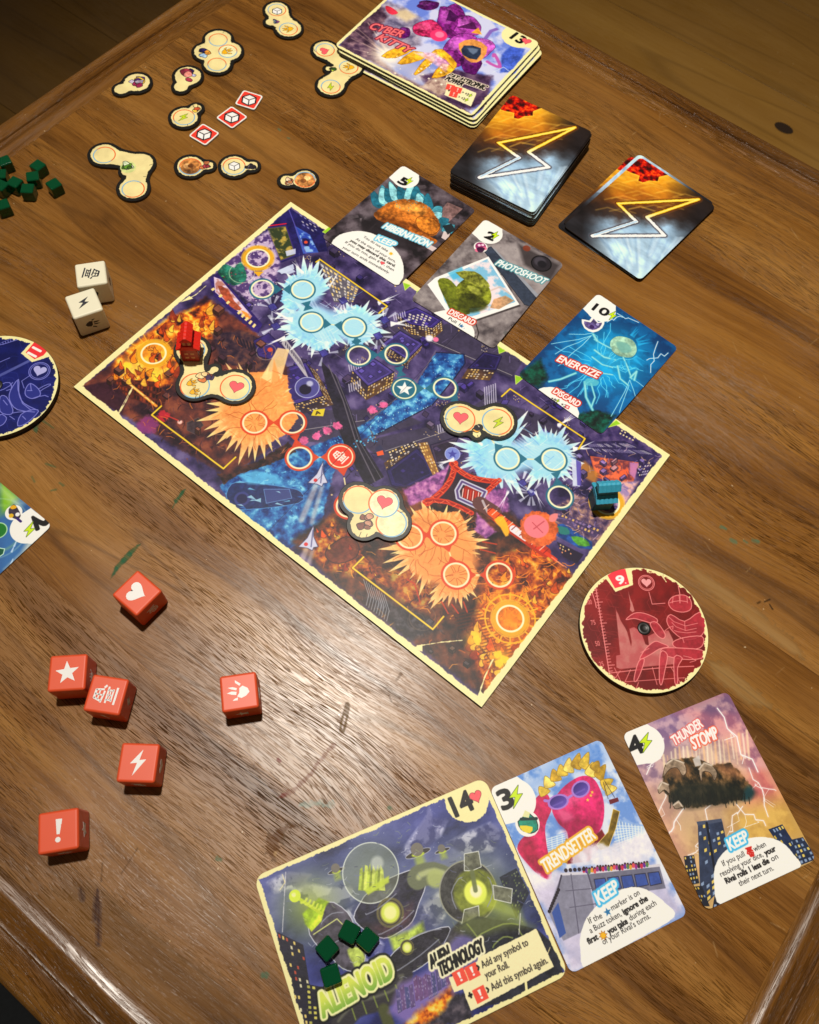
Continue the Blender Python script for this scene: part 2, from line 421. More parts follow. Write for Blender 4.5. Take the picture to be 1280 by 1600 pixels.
    def burst(s, c, tips, col, tip, inner=0.62, seed=0, wd=0.075):
        """a torn crater: rays reaching to the given tips round a solid middle"""
        r = np.random.default_rng(seed); C = np.array(c, float); T_ = sorted([np.array(t, float) for t in tips], key=lambda t: math.atan2(t[1]-C[1], t[0]-C[0]))
        L = np.mean([np.linalg.norm(t-C) for t in T_]); core = [C+(t-C)/np.linalg.norm(t-C)*L*inner*r.uniform(.9, 1.1) for t in T_]
        s.poly(core, col, 1, 0.5, 0.12, 0.5)
        for t in T_:
            d = t-C; n = np.array((-d[1], d[0]))*wd
            for k in (0, 1, 2):
                e = C + d*(1.0, 0.82, 0.74)[k] + n*(0, 2.1, -2.0)[k]; m = n*(1.0, 0.7, 0.7)[k]
                s.poly([C+(e-C)*0.30-m*1.6, C+(e-C)*0.30+m*1.6, C+(e-C)*0.72+m*0.8, e, C+(e-C)*0.72-m*0.8], col, 1, 0.15, 0.10, grad=(tip, tuple(C+(e-C)*0.5), tuple(e)))
        s.poly([C+(q-C)*0.86 for q in core], col, 0.8, 5, 0.12, 0.5)
    def cracks(s, c, rx, ry, n, col, seed=0, w=0.35):
        r = np.random.default_rng(seed)
        for i in range(n):
            a = 2*math.pi*(i + r.uniform(-.3, .3))/n; p = [np.array(c, float) + np.array([rx, ry])*0.12*np.array([math.cos(a), math.sin(a)])]
            for k in range(5):
                a += r.uniform(-.6, .6); p.append(p[-1] + np.array([rx, ry])*0.17*np.array([math.cos(a), math.sin(a)]))
            s.line(p, w, col, 0.8)
    def border(s, wd, col, rough=0.9):
        """torn pale paper margin round a rectangular sheet"""
        d = np.minimum(np.minimum(s.xx, s.W-1-s.xx), np.minimum(s.yy, s.H-1-s.yy)) - wd*s.k + rough*s.k*(s.n1*0.55 + s.n2*0.9 + s.nf*0.2)
        s.put((slice(None), slice(None)), np.clip(0.5 - d/1.2, 0, 1), col)
    def grain(s, amt=0.012):
        s.im = np.clip(s.im * (1 + amt*s.nf[..., None]), 0, 1)
    def punch(s, con=1.14, sat=1.05):
        """ink density of the offset print"""
        g = s.im.mean(2, keepdims=True); s.im = np.clip(((g + (s.im-g)*sat) - 0.5)*con + 0.485, 0.02, 0.955)
    def image(s, name):
        s.grain(); s.punch()
        img = bpy.data.images.new(name, s.W, s.H, alpha=False)
        px = np.ones((s.H, s.W, 4), np.float32); px[..., :3] = np.clip(s.im, 0, 1)[::-1]
        img.pixels.foreach_set(px.ravel()); img.update(); img.pack(); return img

# ------------------------------------------------------------------ wood
def wood_mat(name, dark, mid, light, rough=(0.36, 0.55), gx=1.0, marks=None, dens=1.0, pore=1.0, bump=0.32, spec=0.42):
    m, nt, b = new_mat(name); N, L = nt.nodes.new, nt.links.new
    tc = N('ShaderNodeTexCoord'); oi = N('ShaderNodeObjectInfo')
    off = N('ShaderNodeVectorMath'); off.operation = 'MULTIPLY_ADD'
    cmb = N('ShaderNodeCombineXYZ'); L(oi.outputs['Random'], cmb.inputs[0]); L(oi.outputs['Random'], cmb.inputs[1])
    L(cmb.outputs[0], off.inputs[0]); off.inputs[1].default_value = (3.7, 9.1, 0); L(tc.outputs['Object'], off.inputs[2])
    def mapped(sx, sy, src=off.outputs[0]):
        mp = N('ShaderNodeMapping'); mp.inputs['Scale'].default_value = (sx, sy, sy); L(src, mp.inputs['Vector']); return mp.outputs[0]
    def noise(vec, detail=4, dist=0.0, rough_=0.55):
        n = N('ShaderNodeTexNoise'); n.inputs['Scale'].default_value = 1.0; n.inputs['Detail'].default_value = detail
        n.inputs['Distortion'].default_value = dist; n.inputs['Roughness'].default_value = rough_; L(vec, n.inputs['Vector']); return n.outputs['Fac']
    def mth(op, a, b_=None, c=None):
        n = N('ShaderNodeMath'); n.operation = op
        for i, v in enumerate((a, b_, c)):
            if v is None: continue
            if isinstance(v, (int, float)): n.inputs[i].default_value = v
            else: L(v, n.inputs[i])
        return n.outputs[0]
    def ramp(fac, stops):
        n = N('ShaderNodeValToRGB'); e = n.color_ramp.elements
        while len(e) < len(stops): e.new(0.5)
        for k, (p, c) in enumerate(stops): e[k].position = p; e[k].color = c if len(c) == 4 else lin(c)
        L(fac, n.inputs['Fac']); return n.outputs['Color']
    def sm(fac, lo, hi):
        n = N('ShaderNodeMapRange'); n.interpolation_type = 'SMOOTHSTEP'; n.inputs['From Min'].default_value = lo; n.inputs['From Max'].default_value = hi
        L(fac, n.inputs['Value']); return n.outputs[0]
    # slow bend of the grain
    bend = noise(mapped(3.2*gx, 7), 2); bv = N('ShaderNodeVectorMath'); bv.operation = 'MULTIPLY_ADD'
    cb = N('ShaderNodeCombineXYZ'); L(mth('SUBTRACT', bend, 0.5), cb.inputs[1]); L(cb.outputs[0], bv.inputs[0]); bv.inputs[1].default_value = (0, 0.055, 0); L(off.outputs[0], bv.inputs[2])
    warp = bv.outputs[0]
    band = noise(mapped(2.2*gx, 42*dens, warp), 3, 0.3)
    fine = noise(mapped(9*gx, 420*dens, warp), 5, 0.2, 0.65)
    fib = noise(mapped(40*gx, 1500*dens, warp), 3)
    porem = noise(mapped(100*gx, 2500*dens, warp), 1.0, 0.4)
    longp = noise(mapped(34*gx, 2000*dens, warp), 1.0, 0.3)
    blotch = noise(mapped(9, 12), 4)
    ring = noise(mapped(1.1*gx, 17*dens, warp), 2, 0.5)
    rl = mth('ABSOLUTE', mth('SUBTRACT', mth('FRACT', mth('MULTIPLY', ring, 9.0)), 0.5))       # cathedral lines
    rline = sm(rl, 0.0, 0.10)
    base = ramp(mth('ADD', mth('MULTIPLY', band, 0.72), mth('MULTIPLY', fine, 0.28)), [(0.31, dark), (0.49, mid), (0.70, light)])
    def mixc(fac, a, b_, mode='MIX'):
        n = N('ShaderNodeMix'); n.data_type = 'RGBA'; n.blend_type = mode
        if isinstance(fac, (int, float)): n.inputs['Factor'].default_value = fac
        else: L(fac, n.inputs['Factor'])
        for k, v in (('A', a), ('B', b_)):
            if isinstance(v, tuple): n.inputs[k].default_value = v
            else: L(v, n.inputs[k])
        return n.outputs['Result']
    dk = lin(dark); vd = (dk[0]*0.42, dk[1]*0.38, dk[2]*0.36, 1)
    area = sm(noise(mapped(5*gx, 22*dens, warp), 3), 0.40, 0.62)                                  # where the pores are open
    pm = mth('MULTIPLY', mth('MAXIMUM', sm(porem, 0.565, 0.61), mth('MULTIPLY', sm(longp, 0.585, 0.64), 0.7)), mth('MULTIPLY_ADD', area, 0.75, 0.25))
    c = mixc(mth('MULTIPLY', mth('SUBTRACT', 1.0, rline), 0.36), base, vd)
    c = mixc(mth('MULTIPLY', sm(fib, 0.55, 0.75), 0.30), c, vd)
    c = mixc(mth('MULTIPLY', pm, 0.86*pore), c, vd)
    c = mixc(mth('MULTIPLY', sm(blotch, 0.35, 0.75), 0.22), c, lin(light))
    tone = N('ShaderNodeHueSaturation'); L(c, tone.inputs['Color']); L(mth('MULTIPLY_ADD', oi.outputs['Random'], 0.16, 0.92), tone.inputs['Value'])
    c = tone.outputs['Color']
    hgt = mth('SUBTRACT', mth('MULTIPLY', fine, 0.35), mth('MULTIPLY', pm, 1.0))
    # worn scratches
    scr = N('ShaderNodeTexVoronoi'); scr.feature = 'DISTANCE_TO_EDGE'; scr.inputs['Scale'].default_value = 38; scr.inputs['Randomness'].default_value = 1
    wv = N('ShaderNodeVectorMath'); wv.operation = 'ADD'; nv = N('ShaderNodeTexNoise'); nv.inputs['Scale'].default_value = 12; L(tc.outputs['Object'], nv.inputs['Vector'])
    L(nv.outputs['Color'], wv.inputs[0]); L(tc.outputs['Object'], wv.inputs[1]); L(wv.outputs[0], scr.inputs['Vector'])
    sc_m = mth('MULTIPLY', mth('SUBTRACT', 1.0, sm(scr.outputs['Distance'], 0.0, 0.012)), sm(noise(mapped(30, 30), 3), 0.52, 0.66))
    c = mixc(mth('MULTIPLY', sc_m, 0.35), c, lin(light))
    specks = sm(noise(mapped(330, 330), 1), 0.78, 0.81)
    c = mixc(mth('MULTIPLY', specks, 0.5), c, lin((215, 190, 150)))
    mark_a = None
    if marks is not None:
        mp = N('ShaderNodeMapping'); mp.vector_type = 'TEXTURE'
        mp.inputs['Location'].default_value = marks[1] + (0,); mp.inputs['Scale'].default_value = marks[2] + (1,); L(tc.outputs['Object'], mp.inputs['Vector'])
        im = N('ShaderNodeTexImage'); im.image = marks[0]; im.extension = 'CLIP'; L(mp.outputs[0], im.inputs['Vector'])
        brk = mth('MULTIPLY_ADD', sm(fine, 0.40, 0.56), 0.35, 0.65)
        mark_a = im.outputs['Alpha']; c = mixc(mth('MULTIPLY', mark_a, brk), c, im.outputs['Color'])
    L(c, b.inputs['Base Color'])
    rg = N('ShaderNodeMapRange'); rg.inputs['To Min'].default_value = rough[0]; rg.inputs['To Max'].default_value = rough[1]
    rg.inputs['From Min'].default_value = 0.3; rg.inputs['From Max'].default_value = 0.7
    L(mth('ADD', mth('MULTIPLY', blotch, 0.5), mth('MULTIPLY', fine, 0.5)), rg.inputs['Value']); L(rg.outputs[0], b.inputs['Roughness'])
    bp = N('ShaderNodeBump'); bp.inputs['Strength'].default_value = bump; bp.inputs['Distance'].default_value = 0.00025
    sp = mth('MULTIPLY', mth('SUBTRACT', 1.0, mth('MULTIPLY', pm, 0.9)), mth('MULTIPLY_ADD', sm(blotch, 0.35, 0.65), 0.5*spec, 0.75*spec))
    if mark_a is not None: sp = mth('MULTIPLY', sp, mth('SUBTRACT', 1.0, mth('MULTIPLY', mark_a, 0.75)))
    L(sp, b.inputs['Specular IOR Level'])
    L(hgt, bp.inputs['Height']); L(bp.outputs['Normal'], b.inputs['Normal'])
    b.inputs['Specular IOR Level'].default_value = spec
    return m

# ------------------------------------------------------------------ marks worn and drawn onto the tabletop
A30 = math.radians(-30)
U0, U1, V0, V1 = -470.0, 173.0, -90.0, 549.0
def uv2xy(u, v): return (u*math.cos(A30) - v*math.sin(A30), u*math.sin(A30) + v*math.cos(A30))
_c = uv2xy((U0+U1)/2, (V0+V1)/2)
class Marks:
    def __init__(s):
        a = (U1-U0, V1-V0, 2.2, (_c[0], _c[1], A30, 0.0))
        s.c = Art(*a, (90, 70, 45), 5); s.a = Art(*a, (0, 0, 0), 6)
    def poly(s, pts, col, al, soft=0.5, rough=0.4, sm=0):
        s.c.poly(pts, col, 1, 0.2 + soft + 1.5, rough=0.0, sm=sm); s.a.poly(pts, (255*al,)*3, 1, soft, rough=rough, sm=sm)
    def line(s, pts, w, col, al, soft=0.3, rough=0.2):
        s.c.line(pts, w + 2, col); s.a.line(pts, w, (255*al,)*3, 1, soft, rough=rough)
    def image(s):
        img = bpy.data.images.new('table_marks', s.c.W, s.c.H, alpha=True)
        px = np.ones((s.c.H, s.c.W, 4), np.float32); px[..., :3] = s.c.im[::-1]; px[..., 3] = s.a.im[::-1, :, 0]
        img.alpha_mode = 'CHANNEL_PACKED'; img.pixels.foreach_set(px.ravel()); img.update(); img.pack(); return img
mk = Marks()
GRN = (22, 92, 62)
tan = (132, 98, 58)
mk.poly([(60, 1396), (140, 1388), (205, 1432), (300, 1500), (420, 1600), (250, 1600), (170, 1520), (75, 1440)], (118, 84, 46), 0.55, 6, 2.0)
mk.poly([(1065, 872), (1110, 900), (1180, 950), (1245, 1005), (1258, 1030), (1235, 1020), (1150, 955), (1090, 910)], (150, 118, 74), 0.6, 2, 1.5)
mk.poly([(1102, 1030), (1140, 1040), (1200, 1095), (1215, 1110), (1170, 1100), (1120, 1062)], (150, 120, 76), 0.55, 2, 1.5)
mk.poly([(222, 848), (206, 868), (190, 884), (172, 905), (180, 884), (196, 866), (214, 850)], GRN, 0.95, 0.5)
mk.poly([(293, 760), (284, 775), (269, 795), (272, 782), (283, 767)], GRN, 0.9, 0.5)
for p in ([(50, 640), (58, 660), (62, 648)], [(66, 656), (84, 668)], [(72, 724), (86, 729)], [(50, 744), (54, 752)], [(93, 754), (99, 758)], [(80, 766), (88, 764)]):
    mk.line(p, 1.2, GRN, 0.6, 0.6)
mk.poly([(54, 650), (64, 650), (58, 678), (52, 672)], GRN, 0.7, 0.6)
for c, r in (((1130, 825), 2.0), ((1146, 845), 2.4), ((1180, 845), 2.6), ((1165, 846), 1.4), ((450, 215), 1.3), ((436, 202), 1.0), ((413, 1523), 2.2), ((341, 1342), 2.0), ((610, 1263), 1.4)):
    mk.line([(c[0]-r, c[1]-1), (c[0]+r*1.6, c[1]+1)], r, (40, 112, 88), 0.6, 0.8, 0.6)
mk.line([(472, 1257), (500, 1254), (520, 1256)], 2.6, (150, 182, 174), 0.5, 1.2, 0.8)
mk.line([(440, 1243), (458, 1234), (478, 1217), (494, 1196), (507, 1180), (522, 1164)], 2.0, (112, 58, 38), 0.6, 0.5, 0.9)
mk.poly([(434, 1246), (440, 1238), (448, 1240), (441, 1247)], (110, 30, 25), 0.8, 0.5)
mk.line([(435, 1186), (438, 1189)], 1.6, (110, 30, 25), 0.8)
mk.line([(543, 1100), (538, 1112), (534, 1124), (532, 1140), (537, 1143), (542, 1122), (545, 1104)], 1.3, (92, 62, 20), 0.95, 0.3)
mk.line([(543, 1100), (540, 1114)], 2.6, (92, 62, 20), 0.9, 0.5)
mk.poly([(420, 1302), (440, 1290), (462, 1286), (470, 1290), (446, 1298), (440, 1318), (430, 1345), (418, 1338), (412, 1322)], (92, 58, 30), 0.75, 0.6, 1.6)
mk.line([(152, 1390), (149, 1436)], 1.2, (60, 40, 38), 0.9); mk.line([(154, 1392), (154, 1474)], 1.0, (60, 40, 38), 0.9)
mk.line([(126, 1388), (129, 1404)], 1.0, (60, 40, 34), 0.8); mk.line([(215, 1325), (190, 1364)], 0.7, (72, 50, 34), 0.6); mk.line([(160, 1348), (158, 1378)], 0.7, (72, 50, 34), 0.6)
for p in ([(1195, 940), (1203, 936)], [(1203, 944), (1207, 951)], [(1184, 942), (1188, 940)]): mk.line(p, 1.0, (24, 20, 16), 0.9)
mk.line([(1134, 205), (1138, 208)], 0.9, (40, 26, 16), 0.8); mk.line([(627, 1052), (620, 1062)], 1.6, (90, 62, 40), 0.6); mk.line([(608, 1085), (612, 1096)], 1.0, (90, 62, 40), 0.6)
mr = random.Random(4)
for k in range(14):                                                # fine dark scratches under the lamp
    x0, y0 = mr.uniform(380, 760), mr.uniform(960, 1330); a = mr.uniform(0, 6.28); l = mr.uniform(6, 22)
    mk.line([(x0, y0), (x0+l*math.cos(a), y0+l*math.sin(a)+mr.uniform(-3, 3))], 0.4, (70, 50, 34), mr.uniform(0.3, 0.7), 0.3, 0.1)
for k in range(90):                                                # pale surface scratches
    x0, y0 = mr.uniform(420, 1270), mr.uniform(150, 1500); a = mr.uniform(0, 6.28); l = mr.uniform(6, 26)
    mk.line([(x0, y0), (x0+l*math.cos(a), y0+l*math.sin(a))], 0.35, (178, 146, 100), mr.uniform(0.25, 0.55), 0.3, 0.1)
TABLE_MARKS = mk.image()

# ------------------------------------------------------------------ floor
floor_wood = wood_mat('floor_boards', (116, 82, 30), (130, 93, 37), (144, 107, 47), (0.35, 0.5), 0.5, None, 0.35, 0.12, 0.1)
floor_dark = wood_mat('dark_floor_boards', (84, 57, 15), (98, 68, 20), (112, 80, 28), (0.45, 0.6), 0.5, None, 0.35, 0.15, 0.1)  # darker tone for the far-left boards
knot_m = plain('knot', (38, 22, 8), 0.5)
fl = mesh_obj('floor', [(-2600, -2600, -14), (2600, -2600, -14), (2600, 2600, -14), (-2600, 2600, -14)], [(0, 1, 2, 3)], plain('subfloor', (30, 20, 10), 0.8))
tag(fl, kind='structure')
fr = random.Random(3)
def floor_plank(u0, u1, v0, v1, mat):
    g = 0.35; r = 0.15
    V = []
    for z, k in ((-13.5, g), (-r, g), (0.0, g + r)):
        V += [(u0+k, v0+k, z), (u1-k, v0+k, z), (u1-k, v1-k, z), (u0+k, v1-k, z)]
    Fc = [(8, 9, 10, 11)] + [(k*4+i, k*4+(i+1) % 4, k*4+4+(i+1) % 4, k*4+4+i) for k in range(2) for i in range(4)]
    return mesh_obj('plank', V, Fc, mat, fl, (0, 0, 0), A30)
PW = 175.75
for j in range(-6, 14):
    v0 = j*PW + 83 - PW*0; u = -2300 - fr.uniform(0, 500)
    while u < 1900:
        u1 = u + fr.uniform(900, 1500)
        if u < -745 and u1 > -745: u1 = -690 + fr.uniform(-50, 50)          # the darker boards end here
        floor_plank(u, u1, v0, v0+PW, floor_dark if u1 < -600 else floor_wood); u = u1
kn = mesh_obj('knot', [(9*math.cos(2*math.pi*k/20)*1.5, 9*math.sin(2*math.pi*k/20), 0.15) for k in range(20)], [tuple(range(20))], knot_m, fl, (survey((1225, 200), -TOP)[0][0], survey((1225, 200), -TOP)[0][1], 0), A30)

# ------------------------------------------------------------------ table
wood = wood_mat('tabletop_wood', (66, 35, 8), (124, 80, 29), (158, 111, 50), (0.25, 0.37), 1.0,
                (TABLE_MARKS, (U0*MM, V0*MM), ((U1-U0)*MM, (V1-V0)*MM)))
rim_wood = wood_mat('rim_wood', (64, 36, 9), (110, 70, 25), (138, 96, 43), (0.22, 0.36), bump=0.7, spec=0.42, pore=0.7)
table = empty('low_table', (uv2xy((U0+U1)/2, (V0+V1)/2)[0], uv2xy((U0+U1)/2, (V0+V1)/2)[1], -TOP), A30)
tag(table, 'low square brown wooden table with a moulded rim, scratched, under the game pieces', 'table')
def tloc(u, v): return (u-(U0+U1)/2, v-(V0+V1)/2)
tr = random.Random(8)
cuts = [V0, 18, 131, 236, 352, 451, V1]
for a, b_ in zip(cuts[:-1], cuts[1:]):
    g = 0.02; r = 0.03; V = []
    for z, k in ((-18, g), (-r, g), (0.0, g+r)):
        V += [(U0+k, a+k, z), (U1-k, a+k, z), (U1-k, b_-k, z), (U0+k, b_-k, z)]
    Fc = [(8, 9, 10, 11), (3, 2, 1, 0)] + [(k*4+i, k*4+(i+1) % 4, k*4+4+(i+1) % 4, k*4+4+i) for k in range(2) for i in range(4)]
    o = mesh_obj('plank', V, Fc, wood, table); o.location = (-(U0+U1)/2*MM, -(V0+V1)/2*MM, TOP*MM)
prof = [(0, -0.3), (0.3, -0.02), (1.6, 0.04), (3.0, 0.14), (4.3, 0.40), (5.5, 0.80), (6.6, 1.08), (7.6, 1.12), (8.6, 0.85), (9.8, 0.15), (11.2, -0.8), (12.8, -1.6), (14.6, -2.1), (16.0, -2.2), (17.0, -2.0),
        (17.25, -1.0), (17.6, -0.62), (18.4, -0.5), (22, -0.7), (27, -1.3), (30.5, -2.4), (33.0, -4.6), (34.2, -7.8), (34.4, -14), (33.2, -26), (31, -30), (0, -30)]
W_, H_ = U1-U0, V1-V0
for k, (ln, wd) in enumerate(((W_, H_), (H_, W_), (W_, H_), (H_, W_))):
    V = []; n = len(prof); segs = 24
    for i in range(segs+1):
        f = i/segs
        for s_, z in prof:
            x = -ln/2 - s_ + f*(ln + 2*s_)
            V.append((x, -wd/2 - s_, z))
    Fc = [(i*n+j, (i+1)*n+j, (i+1)*n+(j+1) % n, i*n+(j+1) % n) for i in range(segs) for j in range(n)]
    Fc = [tuple(reversed(f)) for f in Fc] + [tuple(range(n)), tuple(reversed(range(segs*n, segs*n+n)))]
    bmr = bmesh.new()
    vs = [bmr.verts.new((v[0]*MM, v[1]*MM, v[2]*MM)) for v in V]
    for f in Fc: bmr.faces.new([vs[q] for q in f])
    bmesh.ops.recalc_face_normals(bmr, faces=bmr.faces)
    o = bm_obj('rim', bmr, rim_wood, table, smooth=True); o.data.set_sharp_from_angle(angle=math.radians(38)); o.location = (0, 0, TOP*MM); o.rotation_euler = (0, 0, k*math.pi/2)
    # sharp line where the channel meets the outer lip
for sx in (-1, 1):
    for sy in (-1, 1):
        bml = bmesh.new(); bmesh.ops.create_cube(bml, size=1.0)
        for v in bml.verts:
            t = 1.0 if v.co.z > 0 else 0.72
            v.co = Vector((v.co.x*0.058*t, v.co.y*0.058*t, (v.co.z+0.5)*0.320))
        bmesh.ops.bevel(bml, geom=bml.edges[:], offset=0.004, segments=2, affect='EDGES')
        o = bm_obj('leg', bml, rim_wood, table); o.location = (sx*(W_/2-20)*MM, sy*(H_/2-20)*MM, 0)
for k, (ln, wd) in enumerate(((W_, H_), (H_, W_), (W_, H_), (H_, W_))):
    bml = bmesh.new(); bmesh.ops.create_cube(bml, size=1.0)
    for v in bml.verts: v.co = Vector((v.co.x*(ln-104)*MM, v.co.y*0.018 - (wd/2-20)*MM, v.co.z*0.06+0.289))
    o = bm_obj('apron', bml, rim_wood, table); o.rotation_euler = (0, 0, k*math.pi/2)
# ------------------------------------------------------------------ materials of the game pieces
edge_cream = plain('paper_edge', (222, 210, 160), 0.7)
edge_card = plain('card_edge', (52, 48, 46), 0.6)
edge_white = plain('card_edge_white', (190, 186, 176), 0.6)
edge_black = plain('token_edge', (24, 23, 22), 0.42, 0.5)
red_die = plain('red_plastic', (226, 84, 46), 0.42, 0.4, 0.02)
ivory_die = plain('ivory_plastic', (236, 230, 204), 0.40, 0.4, 0.02)
ink_white = plain('white_inlay', (236, 234, 232), 0.45, 0.5, 0.03)
ink_black = plain('black_inlay', (40, 42, 52), 0.45, 0.5, 0.03)

# ------------------------------------------------------------------ dice
def die_body(size, r):
    bm = bmesh.new(); bmesh.ops.create_cube(bm, size=size*MM)
    bmesh.ops.bevel(bm, geom=bm.edges[:], offset=r*MM, segments=4, profile=0.5, affect='EDGES')
    bmesh.ops.translate(bm, verts=bm.verts, vec=(0, 0, size*MM/2)); return bm
def inlay(shapes, scale, face, size, mat, parent, spin=0.0):
    """a symbol let into one face of a die: +z top, -y front, +x right; slightly domed, with a bevelled lip"""
    if isinstance(shapes[0][0], (int, float)): shapes = [shapes]
    bm = bmesh.new(); h = size/2
    for sh in shapes:
        P = np.array(sh, float)*scale; c, s = math.cos(spin), math.sin(spin)
        P = np.stack([P[:, 0]*c-P[:, 1]*s, P[:, 0]*s+P[:, 1]*c], 1)
        area = 0.5*np.sum(P[:, 0]*np.roll(P[:, 1], -1) - np.roll(P[:, 0], -1)*P[:, 1])
        if area < 0: P = P[::-1]
        t = np.roll(P, -1, 0)-np.roll(P, 1, 0); t /= np.linalg.norm(t, axis=1)[:, None]+1e-9
        Q = P + 0.10*np.stack([-t[:, 1], t[:, 0]], 1)
        def at(p, z):
            if face == '+z': return (p[0]*MM, p[1]*MM, (size+z)*MM)
            if face == '-y': return (p[0]*MM, (-h-z)*MM, (h+p[1])*MM)
            return ((h+z)*MM, p[0]*MM, (h+p[1])*MM)
        a = [bm.verts.new(at(p, -0.05)) for p in P]; b_ = [bm.verts.new(at(p, 0.06)) for p in Q]
        for i in range(len(a)):
            j = (i+1) % len(a); bm.faces.new((a[i], a[j], b_[j], b_[i]))
        bm.faces.new(b_)
    bmesh.ops.triangulate(bm, faces=bm.faces[:])
    return bm_obj('symbol', bm, mat, parent)
def die(cx, cy, ang, mat, ink, top, spin, front, right, label, group, size=18.0, fscale=3.6, tscale=4.6):
    t = empty('die', (cx, cy, 0), ang); tag(t, label, 'die', group)
    bm_obj('body', die_body(size, 1.35), mat, t, smooth=True); even_normals(t.children[-1].data)
    inlay(top, tscale, '+z', size, ink, t, spin)
    if front: inlay(front, fscale, '-y', size, ink, t, math.radians(-95) if front is PAW else 0.3)
    if right: inlay(right, fscale, '+x', size, ink, t, 0.2)
    return t
R = math.radians
RD, WD = 'red dice scattered on the wood', 'ivory dice left of the board'
STAR = star_pts(5, 0.42)
die(-131.9, 124.7, -0.548+R(90), red_die, ink_white, heart_pts(), R(17), BUZZ, BOLT, 'red plastic die with a white heart on top, nearest the board, turned cornerwise', RD, tscale=5.6)
die(-154.1, 79.7, 0.213, red_die, ink_white, STAR, R(6), None, PAW, 'red plastic die with a white star on top, touching the die with the character mark', RD, tscale=5.9)
die(-132.8, 71.9, -0.003, red_die, ink_white, BUZZ, R(-92), EXCL, BOLT, 'red plastic die with a white lattice character mark on top, touching the star die', RD, tscale=5.6)
die(-69.9, 82.6, 0.298, red_die, ink_white, PAW, R(78), STAR, BUZZ, 'red plastic die with a white claw print on top, alone right of the others', RD, tscale=6.0)
die(-109.3, 43.0, 0.108, red_die, ink_white, BOLT, R(2), BUZZ, heart_pts(), 'red plastic die with a white lightning bolt on top', RD, tscale=6.0)
die(-136.7, 8.8, 0.297, red_die, ink_white, EXCL, R(-3), PAW, STAR, 'red plastic die with a white exclamation mark on top, nearest the bottom rim', RD, tscale=5.2)
die(-212.5, 318.6, 0.377, ivory_die, ink_black, BUZZ, R(72), BOLT, STAR, 'ivory die with a black lattice character mark on top, behind the bolt die', WD, tscale=5.0)
die(-210.4, 296.6, 0.592, ivory_die, ink_black, BOLT, R(-30), PAW, EXCL, 'ivory die with a black lightning bolt on top and a claw print on its side', WD, tscale=4.9, fscale=4.8)

# ------------------------------------------------------------------ green energy cubes
gm, nt, b = new_mat('green_acrylic')
b.inputs['Base Color'].default_value = lin((2, 100, 60)); b.inputs['Roughness'].default_value = 0.06
b.inputs['Transmission Weight'].default_value = 0.55; b.inputs['IOR'].default_value = 1.49
ab = nt.nodes.new('ShaderNodeVolumeAbsorption'); ab.inputs['Color'].default_value = (0.02, 0.62, 0.30, 1); ab.inputs['Density'].default_value = 90
nt.links.new(ab.outputs[0], nt.nodes['Material Output'].inputs['Volume'])
nz = nt.nodes.new('ShaderNodeTexNoise'); nz.inputs['Scale'].default_value = 260; tcn = nt.nodes.new('ShaderNodeTexCoord'); nt.links.new(tcn.outputs['Object'], nz.inputs['Vector'])
bp = nt.nodes.new('ShaderNodeBump'); bp.inputs['Strength'].default_value = 0.12; bp.inputs['Distance'].default_value = 0.0003
nt.links.new(nz.outputs['Fac'], bp.inputs['Height']); nt.links.new(bp.outputs['Normal'], b.inputs['Normal'])
CUBE = 8.2
cube_me = None
def energy_cube(px, z, ang, label, group, tilt=(0, 0), up=0.0):
    global cube_me
    if cube_me is None:
        bm = bmesh.new(); bmesh.ops.create_cube(bm, size=CUBE*MM)
        bmesh.ops.bevel(bm, geom=bm.edges[:], offset=1.0*MM, segments=3, profile=0.5, affect='EDGES')
        cube_me = bpy.data.meshes.new('energy_cube'); bm.to_mesh(cube_me); bm.free(); cube_me.materials.append(gm)
        even_normals(cube_me)
    o = bpy.data.objects.new('energy_cube', cube_me); COL.objects.link(o)
    hz = z + CUBE/2 + up; x, y = survey(px, hz)[0]
    o.location = (x*MM, y*MM, (hz+TOP)*MM); o.rotation_euler = (tilt[0], tilt[1], ang)
    tag(o, label, 'cube', group); return o
G1, G2 = 'green cubes on the character board', 'loose green cubes by the left rim'
energy_cube((546, 1456), 1.9, R(-20), 'clear green cube on the green character board, uppermost of four and brightest', G1)
energy_cube((574.5, 1468), 1.9, R(-31), 'clear green cube on the green character board, rightmost of four', G1)
energy_cube((511.5, 1481.5), 1.9, R(-38), 'dark green cube on the green character board, leftmost of four', G1)
energy_cube((517.3, 1523.5), 1.9, R(27), 'dark green cube on the green character board, lowest of four, above the title', G1)
for px, a, lab, ti in (((86.5, 293.5), 50, 'dark green cube furthest right of the loose pile by the left rim', (0, 0)),
        ((61.5, 264.5), 62, 'dark green cube at the top right of the loose pile', (0, 0)),
        ((53.5, 281.5), 22, 'green cube touching the cube at the top right of the loose pile', (0, 0)),
        ((45.5, 300.5), 8, 'green cube with a square front, low in the middle of the loose pile', (0, 0)),
        ((25.5, 290.5), 72, 'dark green cube in the middle of the loose pile, left of the square fronted one', (0, 0)),
        ((9.5, 257.5), 40, 'green cube at the top left of the loose pile, cut by the picture edge', (0, 0)),
        ((2.5, 278), 15, 'green cube under the top left one in the loose pile', (0, 0)),
        ((4, 295.5), 70, 'paler green cube at the left picture edge in the loose pile', (0, 0)),
        ((7, 325.5), 35, 'dark green cube lowest in the loose pile', (0, 0))):
    energy_cube(px, 0, R(a), lab, G2, ti)

